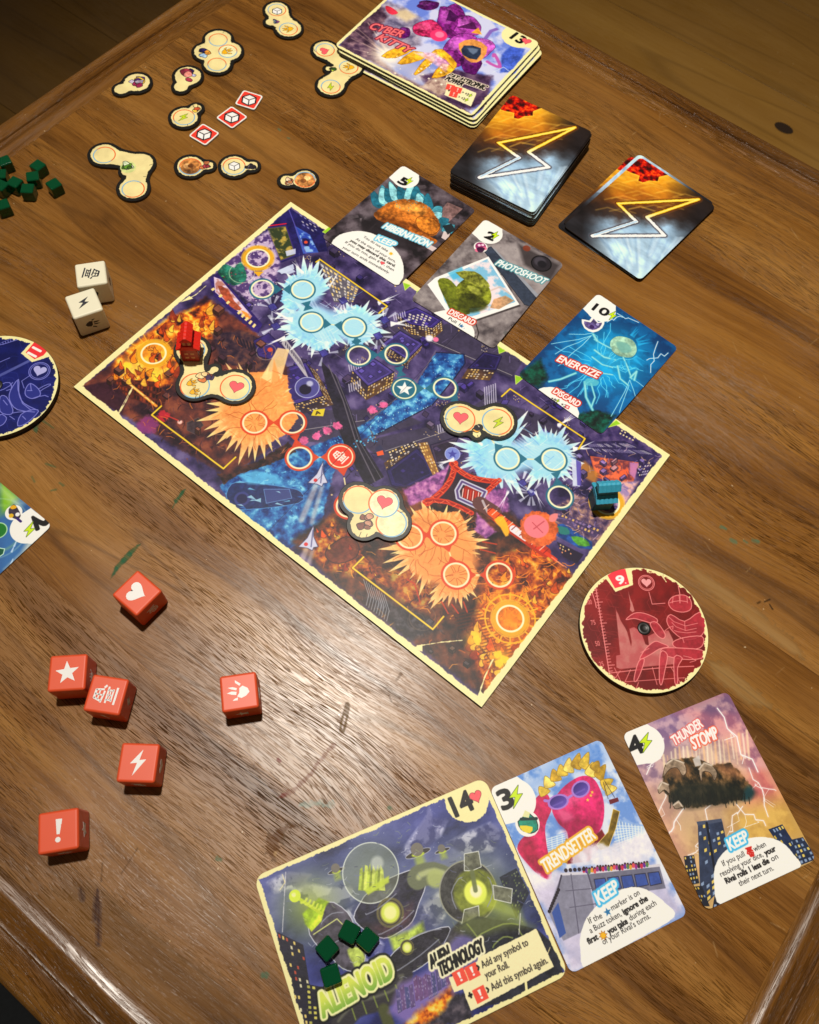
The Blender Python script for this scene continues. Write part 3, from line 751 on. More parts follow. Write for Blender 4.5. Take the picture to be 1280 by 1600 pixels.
# ------------------------------------------------------------------ cards, boards, tokens
CARD = round_rect(63, 88, 3.2, 6)
def card(pose, img, label, group=None, edge=None, name='playing_card', thick=0.35, mat=None, grow=1.0, tilt=0.0, bow=0.0):
    m = mat or print_mat('card_print', img)
    o = slab(name, CARD, 0, thick, [m, edge or edge_white], None, (pose[0], pose[1], pose[3]-thick), pose[2], (-31.5, -44, 63, 88))
    if bow:                                                        # a card that has been handled is never quite flat
        bm = bmesh.new(); bm.from_mesh(o.data)
        for y in range(-36, 37, 8): bmesh.ops.bisect_plane(bm, geom=bm.verts[:]+bm.edges[:]+bm.faces[:], plane_co=(0, y*MM, 0), plane_no=(0, 1, 0))
        for v in bm.verts: v.co.z += bow*MM*((v.co.y/(44*MM))**2 + 0.25*(v.co.x/(31.5*MM))*(v.co.y/(44*MM)) + 0.25)
        bm.to_mesh(o.data); bm.free(); o.data.polygons.foreach_set('use_smooth', [True]*len(o.data.polygons)); o.data.set_sharp_from_angle(angle=R(40))
    if tilt: o.rotation_euler = (-tilt, 0, pose[2]); o.location.z = (TOP + 2.27 - 30*tilt)*MM    # rests on the board's edge and on the wood
    o.scale = (grow, grow, 1); return tag(o, label, 'card', group)

HB, WB = 191.6, 299.1
BOARD = (-28.94, 254.335, -0.53287, 2.2)
HIB = (-34.2, 408.71, -0.52, 2.75); PHO = (29.36, 371.02, -0.48, 2.75); ENE = (103.9, 321.28, -0.57, 2.75)
TRE = (108.71, 34.92, 0.533, 0.4); THU = (173.44, 69.45, 0.50, 0.4); GRE = (-246.3, 155.3, R(-120.0), 0.4)
DECK = 12.6; DKL = (40.9, 477.7, -0.409, DECK); DKR = (127.1, 444.6, -0.604, 2.4)
ALI_W, ALI_H = 119.5, 93.5
def corner_pose(w, h, ang, z, brx, bry):
    """pose of a sheet whose bottom-right corner lies at (brx, bry)"""
    c, s = math.cos(ang), math.sin(ang); return (brx - (w/2*c + h/2*s), bry - (w/2*s - h/2*c), ang, z)
ALI = corner_pose(ALI_W, ALI_H, R(30.1), 1.9, 102.9, -19.2)
KIT_W, KIT_H = 120.5, 99.0
KIT = corner_pose(KIT_W, KIT_H, R(-26.0), 7.6, 3.0, 510.5)
RDISC = (134.0, 150.0, 0.0, 4.4); BDISC = (-249.0, 240.0, 0.0, 4.4)
# ------------------------------------------------------------------ printed artwork
CREAM = (238, 226, 172); PAPER = (242, 239, 230); INK = (28, 26, 30)
LIME = (196, 222, 40); SALMON = (234, 98, 100); CORAL = (232, 88, 72)
def bolt_icon(A, c, size, up, col=LIME): A.sym(BOLT, c, size, col, up, edge=((60, 80, 20), 0.22))
def heart_icon(A, c, size, up, col=(238, 104, 112)): A.sym(heart_pts(), c, size, col, up, edge=((120, 40, 48), 0.2))
def badge(A, corner_mm, c_mm, r):
    """the pale cost corner of a power card (local mm)"""
    A.circ(c_mm, r, PAPER, mm=True); x, y = corner_mm; cx, cy = c_mm
    A.poly([(x, y), (cx, y), (cx, cy+r), (cx, cy), (cx-r, cy), (x, cy)], PAPER, mm=True)
    A.poly([(x, y), (cx+r*0.55, y), (cx+r*0.9, cy+r*0.4), (cx, cy), (cx-r*0.2, cy-r*0.95), (x, cy-r*0.8)], PAPER, mm=True)
def panel(A, pts): A.poly(pts, PAPER, sm=4, rough=0.12)
def tower(A, quad, base, lit, nx, ny, p=0.5):
    A.poly(quad, base, tex=0.15); A.grid_windows(quad, nx, ny, lit, 0.55, 0.9, p)
def keep(A, word, p0, p1, cap, fill=(250, 252, 255), rim=(86, 186, 226), sh=0.15):
    A.text(word, p0, p1, cap, fill, 0.28, [(rim, 1.0)], sh)

def art_hibernation():
    A = Art(63, 88, 6, HIB, (66, 58, 62), 21); full = [(-32, -45), (32, -45), (32, 45), (-32, 45)]
    A.ramp(full, [(38, 34, 38), (66, 58, 64), (98, 88, 96), (120, 110, 118)], 1, 1, 8, mm=True)
    for k in range(26):                                            # rubble and bent slabs
        x, y = A.rng.uniform(-30, 30), A.rng.uniform(-30, 42); a = A.rng.uniform(0, 3.1); l, w = A.rng.uniform(3, 11), A.rng.uniform(1, 3)
        ca, sa = math.cos(a), math.sin(a); g = A.rng.uniform(46, 118)
        A.poly([(x, y), (x+l*ca, y+l*sa), (x+l*ca-w*sa, y+l*sa+w*ca), (x-w*sa*1.3, y+w*ca*1.3)], (g, g*0.92, g*0.98), 0.75, tex=0.2, mm=True)
    A.poly([(600, 262), (632, 268), (650, 330), (560, 372), (540, 362), (575, 320)], (150, 142, 148), 0.25, 5)
    A.poly([(700, 312), (724, 322), (700, 345), (682, 333)], (152, 120, 118), 0.8, 0.4, 0.3)
    A.poly([(560, 345), (600, 330), (690, 370), (640, 392), (570, 372)], (34, 30, 34), 0.7, 3)
    blue = [(44, 112, 134), (86, 164, 184), (150, 208, 218)]
    for k in range(17):                                            # a ridge of blue tufts
        t = k/16; x = 590 + 104*t + 4*math.sin(k*2.1); y = 318 - 34*math.sin(math.pi*min(1, 0.18+0.82*t)**1.2) + 26*t
        dx, dy = (x-640)*0.16 + 6*math.sin(k), -11 - 5*math.sin(k*1.7)
        if t > 0.75: dx, dy = 12, -4 + 8*(t-0.75)*4
        A.poly([(x-7, y+14), (x-6+dx*0.6, y+dy*0.5), (x+dx, y+dy), (x+8+dx*0.5, y+4+dy*0.2), (x+9, y+18)], blue[k % 3], 0.95, 0.3, 0.25, sm=3, edge=((40, 88, 104), 0.3))
    A.poly([(596, 322), (612, 312), (640, 308), (668, 318), (684, 338), (688, 356), (672, 368), (650, 362), (620, 350), (594, 344), (584, 334)], (176, 108, 48), 1, 0.6, 0.4, 0.5, sm=4)
    A.poly([(602, 338), (640, 346), (676, 364), (640, 362), (600, 348)], (104, 58, 24), 0.7, 2.5, 0.3, sm=3)
    A.poly([(618, 318), (648, 314), (668, 326), (656, 334), (630, 326)], (214, 150, 76), 0.7, 2.5, 0.4, sm=3)
    A.poly([(655, 336), (676, 338), (688, 352), (676, 364), (656, 356), (650, 344)], (196, 124, 52), 0.95, 0.8, 0.4, sm=4, edge=((96, 54, 22), 0.35))
    A.poly([(640, 352), (664, 364), (684, 374), (668, 382), (644, 368)], (170, 100, 42), 1, 0.5, 0.4, sm=3)
    A.dots([(612, 312), (650, 306), (672, 322), (650, 330), (622, 322)], 40, 0.55, [(120, 170, 172), (90, 140, 150)], 0.7)
    for q in ([(660, 366), (672, 372), (664, 378), (653, 371)], [(694, 358), (704, 362), (699, 374), (690, 369)], [(672, 380), (683, 386), (676, 391), (666, 385)]): A.poly(q, (222, 206, 206), 0.9)
    A.poly([(692, 350), (706, 346), (712, 356), (700, 364)], (40, 40, 44), 0.9, 0.4)
    panel(A, [(517, 383), (530, 367), (559, 360), (587, 366), (614, 385), (628, 405), (631, 427), (626, 440), (612, 452), (560, 424), (522, 399)])
    badge(A, (-31.5, 44), (-22.5, 35.5), 9.3)
    A.text('5', (621, 281), (633, 287), 6.6, INK, 0.55, shear=0.1); bolt_icon(A, (640, 279), 4.0, (0.25, -1))
    A.text('HIBERNATION', (597.5, 354), (668, 383.5), 5.2, (248, 252, 255), 0.3, [((120, 190, 214), 0.8)], 0.25)
    keep(A, 'KEEP', (586, 373.5), (614.5, 385), 4.6, rim=(120, 196, 224))
    for s_, a, b_ in (('You do not take', (567.3, 370.2), (605, 393)), ('At the start of your turn,', (555.3, 373.7), (617.2, 410)), ('you may discard this card.', (546.7, 376.4), (616.5, 417)),
                     ('If you do not, gain 6    , then', (538.8, 379.2), (614.4, 423.5)), ('your turn ends immediately.', (534.7, 387.4), (607.6, 428))):
        A.text(s_, a, b_, 2.0, INK, 0.06 if 'may' not in s_ else 0.16)
    A.sym(star_pts(8, 0.5), (611, 395.5), 1.7, (232, 178, 40), (0.5, -1)); heart_icon(A, (597.5, 411), 1.5, (0.5, -1))
    A.line([(505, 376), (520, 390), (560, 418), (619, 452)], 0.8, (170, 206, 60), 0.9)
    return A.image('card_sleeping_mound')

def art_photoshoot():
    A = Art(63, 88, 6, PHO, (120, 112, 112), 22); full = [(-32, -45), (32, -45), (32, 45), (-32, 45)]
    A.ramp(full, [(82, 76, 80), (116, 108, 110), (140, 132, 134), (160, 152, 152)], 1, 1, 6, mm=True)
    r = A.rng
    for k in range(9):
        x, y = r.uniform(650, 860), r.uniform(470, 545); A.line([(x, y), (x+r.uniform(-14, 14), y+r.uniform(-12, 12)), (x+r.uniform(-24, 24), y+r.uniform(-20, 20))], 0.5, (66, 58, 60), 0.8)
    A.line([(742, 500), (748, 520), (742, 540), (752, 556)], 0.7, (52, 46, 48), 0.9)
    for k in range(46):
        x, y = r.uniform(690, 870), r.uniform(360, 548); rr = r.uniform(1, 4.2)
        A.poly([(x-rr, y), (x, y-rr*0.8), (x+rr*1.2, y-0.2*rr), (x+0.4*rr, y+rr*0.8)], (96+r.uniform(-30, 40),)*3, 0.8, 0.2, sm=2)
        A.poly([(x-rr*0.6, y+rr*0.7), (x+rr*1.1, y+rr*0.4), (x+rr*0.5, y+rr*1.1)], (54, 48, 52), 0.7, 0.3)
    A.poly([(742, 374), (770, 380), (812, 374), (880, 410), (836, 470), (822, 474), (780, 424)], (168, 160, 162), 0.55, 2)
    A.poly([(810, 376), (876, 410), (862, 436), (820, 410)], (58, 52, 54), 0.8, 3)
    A.circ((847, 408), 6.6, (52, 48, 54)); A.circ((847, 408), 6.6, (24, 22, 26), ring=0.8); A.circ((845, 405), 4.0, (88, 84, 94), 0.7, 1.5); A.circ((848, 409), 3.0, (36, 34, 40), 0.9, 1)
    A.circ((824, 384), 2.6, (128, 66, 48), 0.9, 0.4)
    A.poly([(756, 388), (768, 382), (838, 462), (832, 478), (820, 474)], (64, 72, 88), 1, 0.2, 0.15, edge=((36, 40, 50), 0.4))
    A.poly([(770, 384), (775, 386), (842, 458), (838, 462)], (150, 156, 168), 0.8)
    A.poly([(668, 444), (680, 433), (764, 398), (812, 474), (736, 502), (700, 490)], (240, 238, 236), 1, 0.1)      # the instant picture
    A.poly([(686, 437), (762, 402), (806, 470), (738, 494), (705, 489), (694, 468)], (176, 176, 208), 1)
    A.clouds([(686, 437), (762, 402), (806, 470), (738, 494), (705, 489), (694, 468)], (132, 186, 216), (228, 216, 222), 1, 0.0, 0.5, 0.3)
    A.poly([(700, 425), (722, 415), (728, 428), (708, 436)], (84, 178, 214), 0.8, 1.5)
    grn = (112, 118, 42)
    A.poly([(684, 438), (700, 434), (716, 450), (728, 470), (734, 490), (708, 488), (696, 468)], (104, 112, 38), 1, 0.3, 0.35, sm=3)   # a mossy hill with a leafy crest
    A.poly([(712, 452), (724, 436), (744, 428), (760, 440), (768, 458), (764, 474), (746, 480), (722, 478)], grn, 1, 0.4, 0.45, sm=4)
    A.poly([(712, 424), (742, 422), (758, 434), (766, 446), (752, 448), (734, 440)], (142, 146, 66), 1, 0.4, 0.4, sm=2)
    A.poly([(720, 458), (748, 462), (762, 478), (740, 488), (716, 484)], (60, 64, 22), 0.8, 2, 0.3, sm=3)
    A.poly([(730, 444), (748, 450), (752, 460), (738, 456)], (168, 172, 84), 0.8, 1, 0.3, sm=3)
    A.poly([(772, 466), (790, 460), (804, 468), (780, 482), (766, 480)], (188, 146, 108), 0.9, 0.6, 0.2)
    A.line([(768, 452), (782, 446), (798, 458)], 1.2, (206, 186, 178), 0.8, 0.6)
    A.line([(733, 504), (812, 476)], 1.4, (50, 44, 46), 0.7, 0.6)
    panel(A, [(676, 494), (684, 487), (706, 485), (728, 498), (740, 514), (741, 525), (736, 538), (700, 520)])
    badge(A, (-31.5, 44), (-22.5, 35.0), 9.3)
    A.text('2', (757.5, 367), (770, 372.5), 6.4, INK, 0.55, shear=0.1); bolt_icon(A, (774.5, 364), 4.0, (0.25, -1))
    A.circ((751.7, 383), 4.6, PAPER); A.circ((751.7, 382), 3.6, (150, 60, 110)); A.circ((746, 388), 1.5, (222, 120, 150)); A.circ((758, 385), 1.5, (222, 120, 150)); A.poly([(746, 384), (758, 384), (755, 391), (748, 391)], (60, 30, 60), 0.9, 0.3, sm=3); A.circ((749.5, 380), 1.0, (240, 200, 220)); A.circ((755, 379.5), 1.0, (240, 200, 220))
    A.text('PHOTOSHOOT', (774, 410.5), (850, 441), 5.4, (232, 248, 250), 0.25, [((92, 150, 160), 0.75)], 0.3)
    A.text('DISCARD', (700, 489.5), (739, 508), 4.2, (250, 250, 248), 0.25, [((198, 70, 50), 0.8)], 0.1)
    A.text('Pull 1', (700, 499), (717, 509), 2.3, INK, 0.06); A.text('.', (724.5, 513), (725.3, 513.5), 2.2, INK, 0.06); A.sym(STAR, (721, 509.5), 1.8, (52, 110, 160), (0.5, -1))
    return A.image('card_instant_picture')

def art_energize():
    A = Art(63, 88, 6, ENE, (8, 70, 120), 23); full = [(-32, -45), (32, -45), (32, 45), (-32, 45)]
    A.poly(full, (10, 62, 104), mm=True); A.circ((945, 570), 54, (12, 160, 232), 1, fall=True); A.circ((955, 555), 36, (90, 214, 252), 0.9, fall=True)
    A.clouds(full, (6, 62, 108), (16, 150, 220), 0.3, 0.0, 0.7, 1, mm=True)
    A.ramp([(812, 584), (845, 560), (856, 590), (842, 606), (815, 596)], [(4, 34, 30), (10, 62, 50), (24, 96, 74)], 0.95, 3, 3)
    A.ramp([(902, 648), (930, 640), (962, 648), (940, 682), (900, 664)], [(4, 34, 30), (10, 62, 50), (28, 104, 84)], 0.95, 2, 3)
    r = A.rng
    def spark(p, q, w, col, n=6, j=5, soft=0.0, a=1):
        pts = [(p[0]+(q[0]-p[0])*t+r.uniform(-j, j)*(0 < t < 1), p[1]+(q[1]-p[1])*t+r.uniform(-j, j)*(0 < t < 1)) for t in np.linspace(0, 1, n)]
        A.line(pts, w*3.2, (40, 170, 236), 0.35*a, 1.0); A.line(pts, w, col, a, soft)
    hub = (940, 570)
    for k in range(26):                                            # electric discharge
        a = r.uniform(0, 6.28); l = r.uniform(40, 84)
        spark((hub[0]+18*math.cos(a), hub[1]+18*math.sin(a)), (hub[0]+l*math.cos(a), hub[1]+l*math.sin(a)*0.9), 0.35, (132, 222, 250), 6, 4, 0.1, 0.8)
    for q in (((925, 522), (868, 552)), ((925, 522), (862, 536)), ((925, 522), (880, 565)), ((926, 518), (890, 520)), ((985, 592), (1000, 640)), ((985, 592), (955, 650)), ((990, 590), (1012, 610)), ((984, 600), (968, 644))): spark(*q, 0.3, (190, 240, 255), 4, 2)
    for q in (((1000, 500), (966, 486)), ((1046, 548), (1012, 560)), ((1030, 530), (1018, 580)), ((976, 492), (950, 500))): spark(*q, 0.4, (230, 250, 255), 6, 4)
    pale, pal2 = (168, 226, 230), (110, 192, 206)
    A.poly([(955, 530), (968, 522), (990, 528), (997, 544), (988, 556), (968, 554), (956, 544)], (176, 206, 176), 0.9, 0.5, 0.25, sm=4, edge=((40, 130, 170), 0.4))   # a pale glowing boulder
    A.poly([(964, 532), (982, 534), (988, 546), (972, 548)], (120, 176, 170), 0.8, 1.2, sm=4)
    for q, w in (([(930, 528), (944, 536), (956, 542)], 1.4), ([(975, 556), (982, 572), (988, 590)], 1.4), ([(930, 545), (945, 556), (962, 560)], 1.8), ([(926, 556), (942, 568), (958, 572)], 1.4), ([(928, 572), (944, 582), (958, 584)], 1.2), ([(966, 570), (970, 590), (982, 600)], 1.6),
                ([(900, 582), (876, 592), (858, 596)], 1.8), ([(914, 596), (916, 620), (926, 640)], 2.0), ([(924, 598), (930, 620), (924, 636)], 1.4), ([(928, 520), (934, 530)], 2.2), ([(986, 588), (996, 578), (992, 592)], 1.8)):
        A.line(q, w, pal2, 0.75, 0.5); A.line(q, w*0.45, pale, 0.8, 0.3)
    A.poly([(918, 590), (936, 594), (932, 602), (914, 600)], pal2, 0.8, 0.5, sm=3)
    for k in range(18):
        a = r.uniform(-1.2, 2.8); A.poly([(975+24*math.cos(a), 540+22*math.sin(a)), (975+(36+r.uniform(0, 12))*math.cos(a+.08), 540+(34+r.uniform(0, 10))*math.sin(a+.08)), (975+24*math.cos(a+.18), 540+22*math.sin(a+.18))], (60, 180, 234), 0.55, 0.4)
    panel(A, [(839, 612), (853, 605), (874, 607), (894, 622), (904, 642), (903, 652), (898, 660), (860, 632)])
    badge(A, (-31.5, 44), (-22.5, 34.5), 9.8)
    A.text('10', (926, 480), (948, 491.5), 6.2, INK, 0.4, shear=0.1); bolt_icon(A, (958.5, 489.5), 4.2, (0.25, -1))
    A.poly([(910, 496), (922, 498), (928, 490), (936, 500), (946, 498), (942, 510), (928, 517), (914, 510)], PAPER, sm=2); A.poly([(914, 499), (924, 501), (929, 495), (935, 502), (942, 501), (938, 509), (927, 513), (916, 508)], (110, 96, 150), 1, 0.3, 0.4, sm=2); A.circ((926, 508), 1.6, (70, 50, 100)); A.circ((935, 504), 1.0, (170, 160, 210))
    A.text('ENERGIZE', (869.5, 562.5), (933, 589.5), 5.2, (250, 236, 232), 0.28, [((196, 62, 48), 0.85)], 0.25)
    A.text('DISCARD', (863.5, 613.2), (903, 635.5), 4.2, (250, 250, 248), 0.25, [((196, 60, 44), 0.8)], 0.1)
    A.text('+8', (860, 624), (867, 628), 2.2, INK, 0.1); bolt_icon(A, (871.5, 626.5), 1.4, (0.4, -1)); A.text('+2', (875.5, 633), (883, 637.5), 2.2, INK, 0.1)
    A.sym([(-1, -1), (1, -1), (1, 1), (-1, 1)], (886.5, 636), 1.3, (206, 74, 80), (0.5, -1)); A.sym([(-1, -1), (1, -1), (1, 1), (-1, 1)], (886.5, 636), 0.7, (240, 220, 220), (0.5, -1))
    return A.image('card_blue_lightning')

def art_trendsetter():
    A = Art(63, 88, 7, TRE, (132, 164, 212), 24); full = [(-32, -45), (32, -45), (32, 45), (-32, 45)]
    A.poly(full, (96, 140, 206), mm=True, grad=((196, 192, 222), (0, 44), (0, -10), True))
    A.clouds(full, (104, 146, 212), (226, 232, 244), 0.8, -0.05, 0.7, 1, mm=True)
    A.poly([(770, 1250), (830, 1220), (880, 1170), (936, 1156), (946, 1180), (900, 1200), (860, 1222), (838, 1230), (806, 1300)], (96, 142, 212), 0.55, 9)
    glass = (148, 178, 226)
    for q in ([(965, 1280), (1010, 1290), (1008, 1305), (992, 1310), (975, 1325), (958, 1330)], [(852, 1310), (884, 1300), (886, 1325), (874, 1340), (854, 1340)]): A.poly(q, glass, 0.9, 0.2, 0.1)
    for k in range(9):
        A.line([(962+k*5, 1282+k*1.2), (970+k*4, 1330-k*2)], 0.35, (232, 240, 252), 0.9); A.line([(852, 1312+k*3.4), (886, 1302+k*3.4)], 0.3, (226, 236, 250), 0.9)
        A.line([(960, 1290+k*5), (1008, 1292+k*1.6)], 0.35, (226, 236, 250), 0.8)
    for k in range(5): A.line([(854+k*8, 1310-k*2), (855+k*8, 1342-k)], 0.3, (226, 236, 250), 0.9)
    pk, pk2, pk3 = (196, 46, 108), (222, 92, 142), (136, 24, 70)
    A.poly([(832, 1262), (840, 1244), (854, 1240), (862, 1262), (852, 1290), (854, 1320), (862, 1370), (846, 1370), (826, 1352), (808, 1326), (820, 1306), (838, 1302)], (190, 44, 96), 1, 0.3, 0.22, sm=4)   # a pink rocky pillar
    A.poly([(812, 1326), (832, 1312), (842, 1340), (856, 1372), (832, 1356)], (150, 26, 66), 0.7, 3, 0.2, sm=3)
    A.poly([(862, 1262), (876, 1234), (904, 1214), (926, 1216), (940, 1240), (944, 1268), (938, 1296), (916, 1318), (892, 1330), (886, 1300), (872, 1286)], pk, 1, 0.3, 0.22, sm=4)   # a big pink boulder
    A.poly([(872, 1280), (890, 1270), (912, 1280), (930, 1272), (936, 1298), (912, 1320), (892, 1330), (886, 1304)], pk3, 0.6, 4, 0.2, sm=4)
    A.poly([(876, 1246), (900, 1228), (918, 1236), (900, 1256), (880, 1262)], pk2, 0.75, 3, 0.2, sm=4); A.poly([(870, 1264), (888, 1268), (896, 1278), (880, 1284)], (232, 112, 156), 0.7, 2.5, sm=3)
    A.poly([(884, 1312), (912, 1322), (940, 1296), (948, 1310), (920, 1346), (886, 1350)], (120, 30, 40), 1, 0.6, 0.2)
    A.poly([(958, 1264), (968, 1268), (962, 1294), (950, 1326), (938, 1328), (932, 1320), (950, 1300)], (122, 100, 34), 1, 0.2, 0.3, edge=((226, 200, 120), 0.25))   # a gold collar strip
    A.poly([(884, 1310), (892, 1312), (886, 1350), (876, 1344)], (150, 124, 44), 0.9, 0.3, 0.3)
    for k, (x, y, r_, l) in enumerate(((850, 1238, -40, 12), (858, 1226, -25, 15), (868, 1216, -15, 15), (878, 1208, -10, 14), (888, 1202, 5, 18), (900, 1196, 15, 20), (912, 1196, 20, 22), (922, 1208, 15, 18), (936, 1212, 30, 20), (944, 1226, 60, 16), (950, 1234, 80, 14), (930, 1200, 25, 12))):
        a = R(r_); ux, uy = math.sin(a), -math.cos(a); vx, vy = -uy, ux            # blond grass tufts
        A.poly([(x-vx*8-ux*3, y-vy*8-uy*3), (x-vx*6+ux*l*0.5, y-vy*6+uy*l*0.5), (x+ux*l, y+uy*l), (x+vx*6+ux*l*0.3, y+vy*6+uy*l*0.3), (x+vx*8-ux*5, y+vy*8-uy*5)], ((206, 178, 70), (228, 206, 112), (184, 150, 48))[k % 3], 1, 0.2, 0.25, sm=3, edge=((150, 118, 40), 0.25))
    for c, w_, h_, an in (((872, 1253), 17, 12, -16), ((907, 1233), 15.5, 13, -34)):  # violet lenses
        a = R(an); P = [(c[0]+w_*math.cos(t)*math.cos(a)-h_*math.sin(t)*math.sin(a), c[1]+w_*math.cos(t)*math.sin(a)+h_*math.sin(t)*math.cos(a)) for t in np.linspace(0, 6.28, 18)[:-1]]
        A.poly(P, (166, 128, 206)); Q = [(c[0]+(p[0]-c[0])*0.8, c[1]+(p[1]-c[1])*0.78) for p in P]; A.poly(Q, (60, 42, 118), grad=((118, 98, 190), (c[0]-8, c[1]-10), (c[0]+10, c[1]+10)))
        A.line([(c[0]-w_*0.5, c[1]+h_*0.55), (c[0]+w_*0.4, c[1]-h_*0.0)], 0.7, (134, 116, 198), 0.5, 0.6)
    A.line([(887, 1247), (893, 1243)], 1.2, (166, 128, 206)); A.line([(851, 1251), (857, 1252)], 1.4, (166, 128, 206))
    for p in ((923, 1243), (918, 1250), (925, 1238)): A.sym(STAR, p, 1.0, (238, 190, 90))
    A.line([(942, 1222), (950, 1248)], 0.25, (60, 40, 40)); A.line([(944, 1220), (960, 1246)], 0.25, (60, 40, 40)); A.poly([(951, 1250), (965, 1246), (967, 1252), (953, 1257)], (110, 40, 50))
    cl = (226, 224, 236)
    for x, y, r_ in ((905, 1342, 4), (920, 1336, 5), (938, 1334, 5), (954, 1338, 4.5), (970, 1332, 5), (988, 1326, 5), (1004, 1318, 5), (1018, 1310, 5), (1000, 1330, 6), (838, 1382, 5), (850, 1390, 5), (828, 1378, 4), (868, 1375, 4), (985, 1340, 5)): A.circ((x, y), r_, cl, 0.85, 1.6, tex=0.06, rough=0.5)
    A.poly([(832, 1390), (866, 1380), (872, 1364), (1020, 1350), (1070, 1425), (893, 1520), (860, 1440)], (196, 190, 216), 0.9, 5, 0.06)
    A.poly([(877, 1366), (918, 1364), (930, 1430), (938, 1450), (905, 1458), (880, 1470), (868, 1450), (856, 1424)], (138, 138, 158), 1, 0.4, 0.08)   # a roof terrace
    A.poly([(918, 1364), (1030, 1352), (1040, 1388), (930, 1404), (922, 1384)], (118, 118, 138), 1, 0.3, 0.08)
    for k in range(5):
        x = 928+k*21; y = 1374-k*2.5; A.poly([(x, y), (x+17, y-2), (x+22, y+16), (x+4, y+20)], (70, 92, 160), 1, 0.15, 0.1, edge=((56, 56, 76), 0.4))
    A.line([(877, 1366), (918, 1364), (1030, 1352)], 1.2, (206, 204, 216)); A.line([(918, 1364), (930, 1404), (938, 1450)], 0.8, (90, 88, 108)); A.line([(892, 1366), (904, 1458)], 0.5, (100, 98, 118)); A.line([(884, 1392), (930, 1388)], 0.4, (100, 98, 118)); A.line([(890, 1418), (932, 1412)], 0.4, (100, 98, 118))
    A.poly([(862, 1426), (872, 1410), (884, 1458), (874, 1466)], (66, 92, 160), 1, 0.2); A.line([(858, 1424), (870, 1396), (877, 1368)], 0.8, (70, 66, 84))
    ppl = [(190, 60, 90), (150, 60, 140), (214, 160, 60), (110, 60, 150), (60, 40, 60), (210, 90, 100), (90, 130, 90)]
    for k in range(24):
        x = 912+k*4.3; y = 1360-k*0.45 + A.rng.uniform(-1.5, 1.5); A.circ((x, y), 0.9, ppl[k % 7]); A.circ((x, y-3), 0.55, (70, 40, 40)); A.line([(x, y+3), (x, y)], 1.3, ppl[(k*3) % 7])
    for k in range(5): A.circ((884+k*7, 1360-k*0.5), 0.9, (50, 38, 48))
    for k in range(9): A.circ((858+k*1.8, 1424-k*4.2), 0.8, (40, 30, 44))
    panel(A, [(918, 1514), (906, 1482), (908, 1456), (918, 1432), (938, 1410), (965, 1392), (992, 1386), (1016, 1393), (1038, 1410), (1053, 1433), (990, 1470)])
    badge(A, (-31.5, 44), (-22.0, 34.0), 10.2); A.circ((824, 1287), 6.0, PAPER)
    A.text('3', (786, 1266), (804.5, 1258), 8.8, INK, 0.55); bolt_icon(A, (806, 1245), 5.4, (-0.1, -1))
    A.poly([(809, 1284), (818, 1276), (822, 1268), (830, 1274), (838, 1282), (840, 1296), (830, 1302), (822, 1300), (814, 1296)], (36, 138, 118), 1, 0.1, 0.2, sm=2, edge=((28, 40, 40), 0.4)); A.poly([(812, 1290), (832, 1292), (828, 1302), (816, 1298)], (222, 204, 70), sm=2); A.line([(814, 1280), (838, 1279)], 1.4, (24, 60, 60)); A.poly([(816, 1276), (820, 1266), (828, 1270), (826, 1278)], (220, 220, 170))
    A.text('TRENDSETTER', (852.5, 1364.5), (931, 1309), 5.6, (255, 253, 244), 0.25, [((222, 176, 66), 1.0)], 0.12)
    keep(A, 'KEEP', (936, 1414), (968, 1391.5), 5.2, rim=(84, 182, 226))
    for s_, a, b_, bo in (('If the', (921, 1443.5), (941.4, 1434), 0.05), ('marker is on', (956.5, 1423), (1000, 1397.5), 0.05), ('a Buzz token,', (922.8, 1458.5), (971.5, 1431), 0.05), ('ignore the', (975, 1429), (1012.5, 1406.6), 0.2),
                         ('first', (919.5, 1475.8), (935, 1467), 0.2), ('you take', (951.5, 1460), (981, 1442.5), 0.2), ('during each', (985, 1439), (1026, 1413.5), 0.05), ("of your Rival's turns.", (942.8, 1476.3), (1016.6, 1434), 0.05)):
        A.text(s_, a, b_, 2.5, INK, bo)
    A.sym(STAR, (949, 1425), 2.0, (52, 120, 168), (-0.4, -1)); A.sym(star_pts(8, 0.5), (942, 1461.5), 2.0, (236, 180, 40), (-0.4, -1), edge=((120, 60, 20), 0.15))
    return A.image('card_pink_boulder')

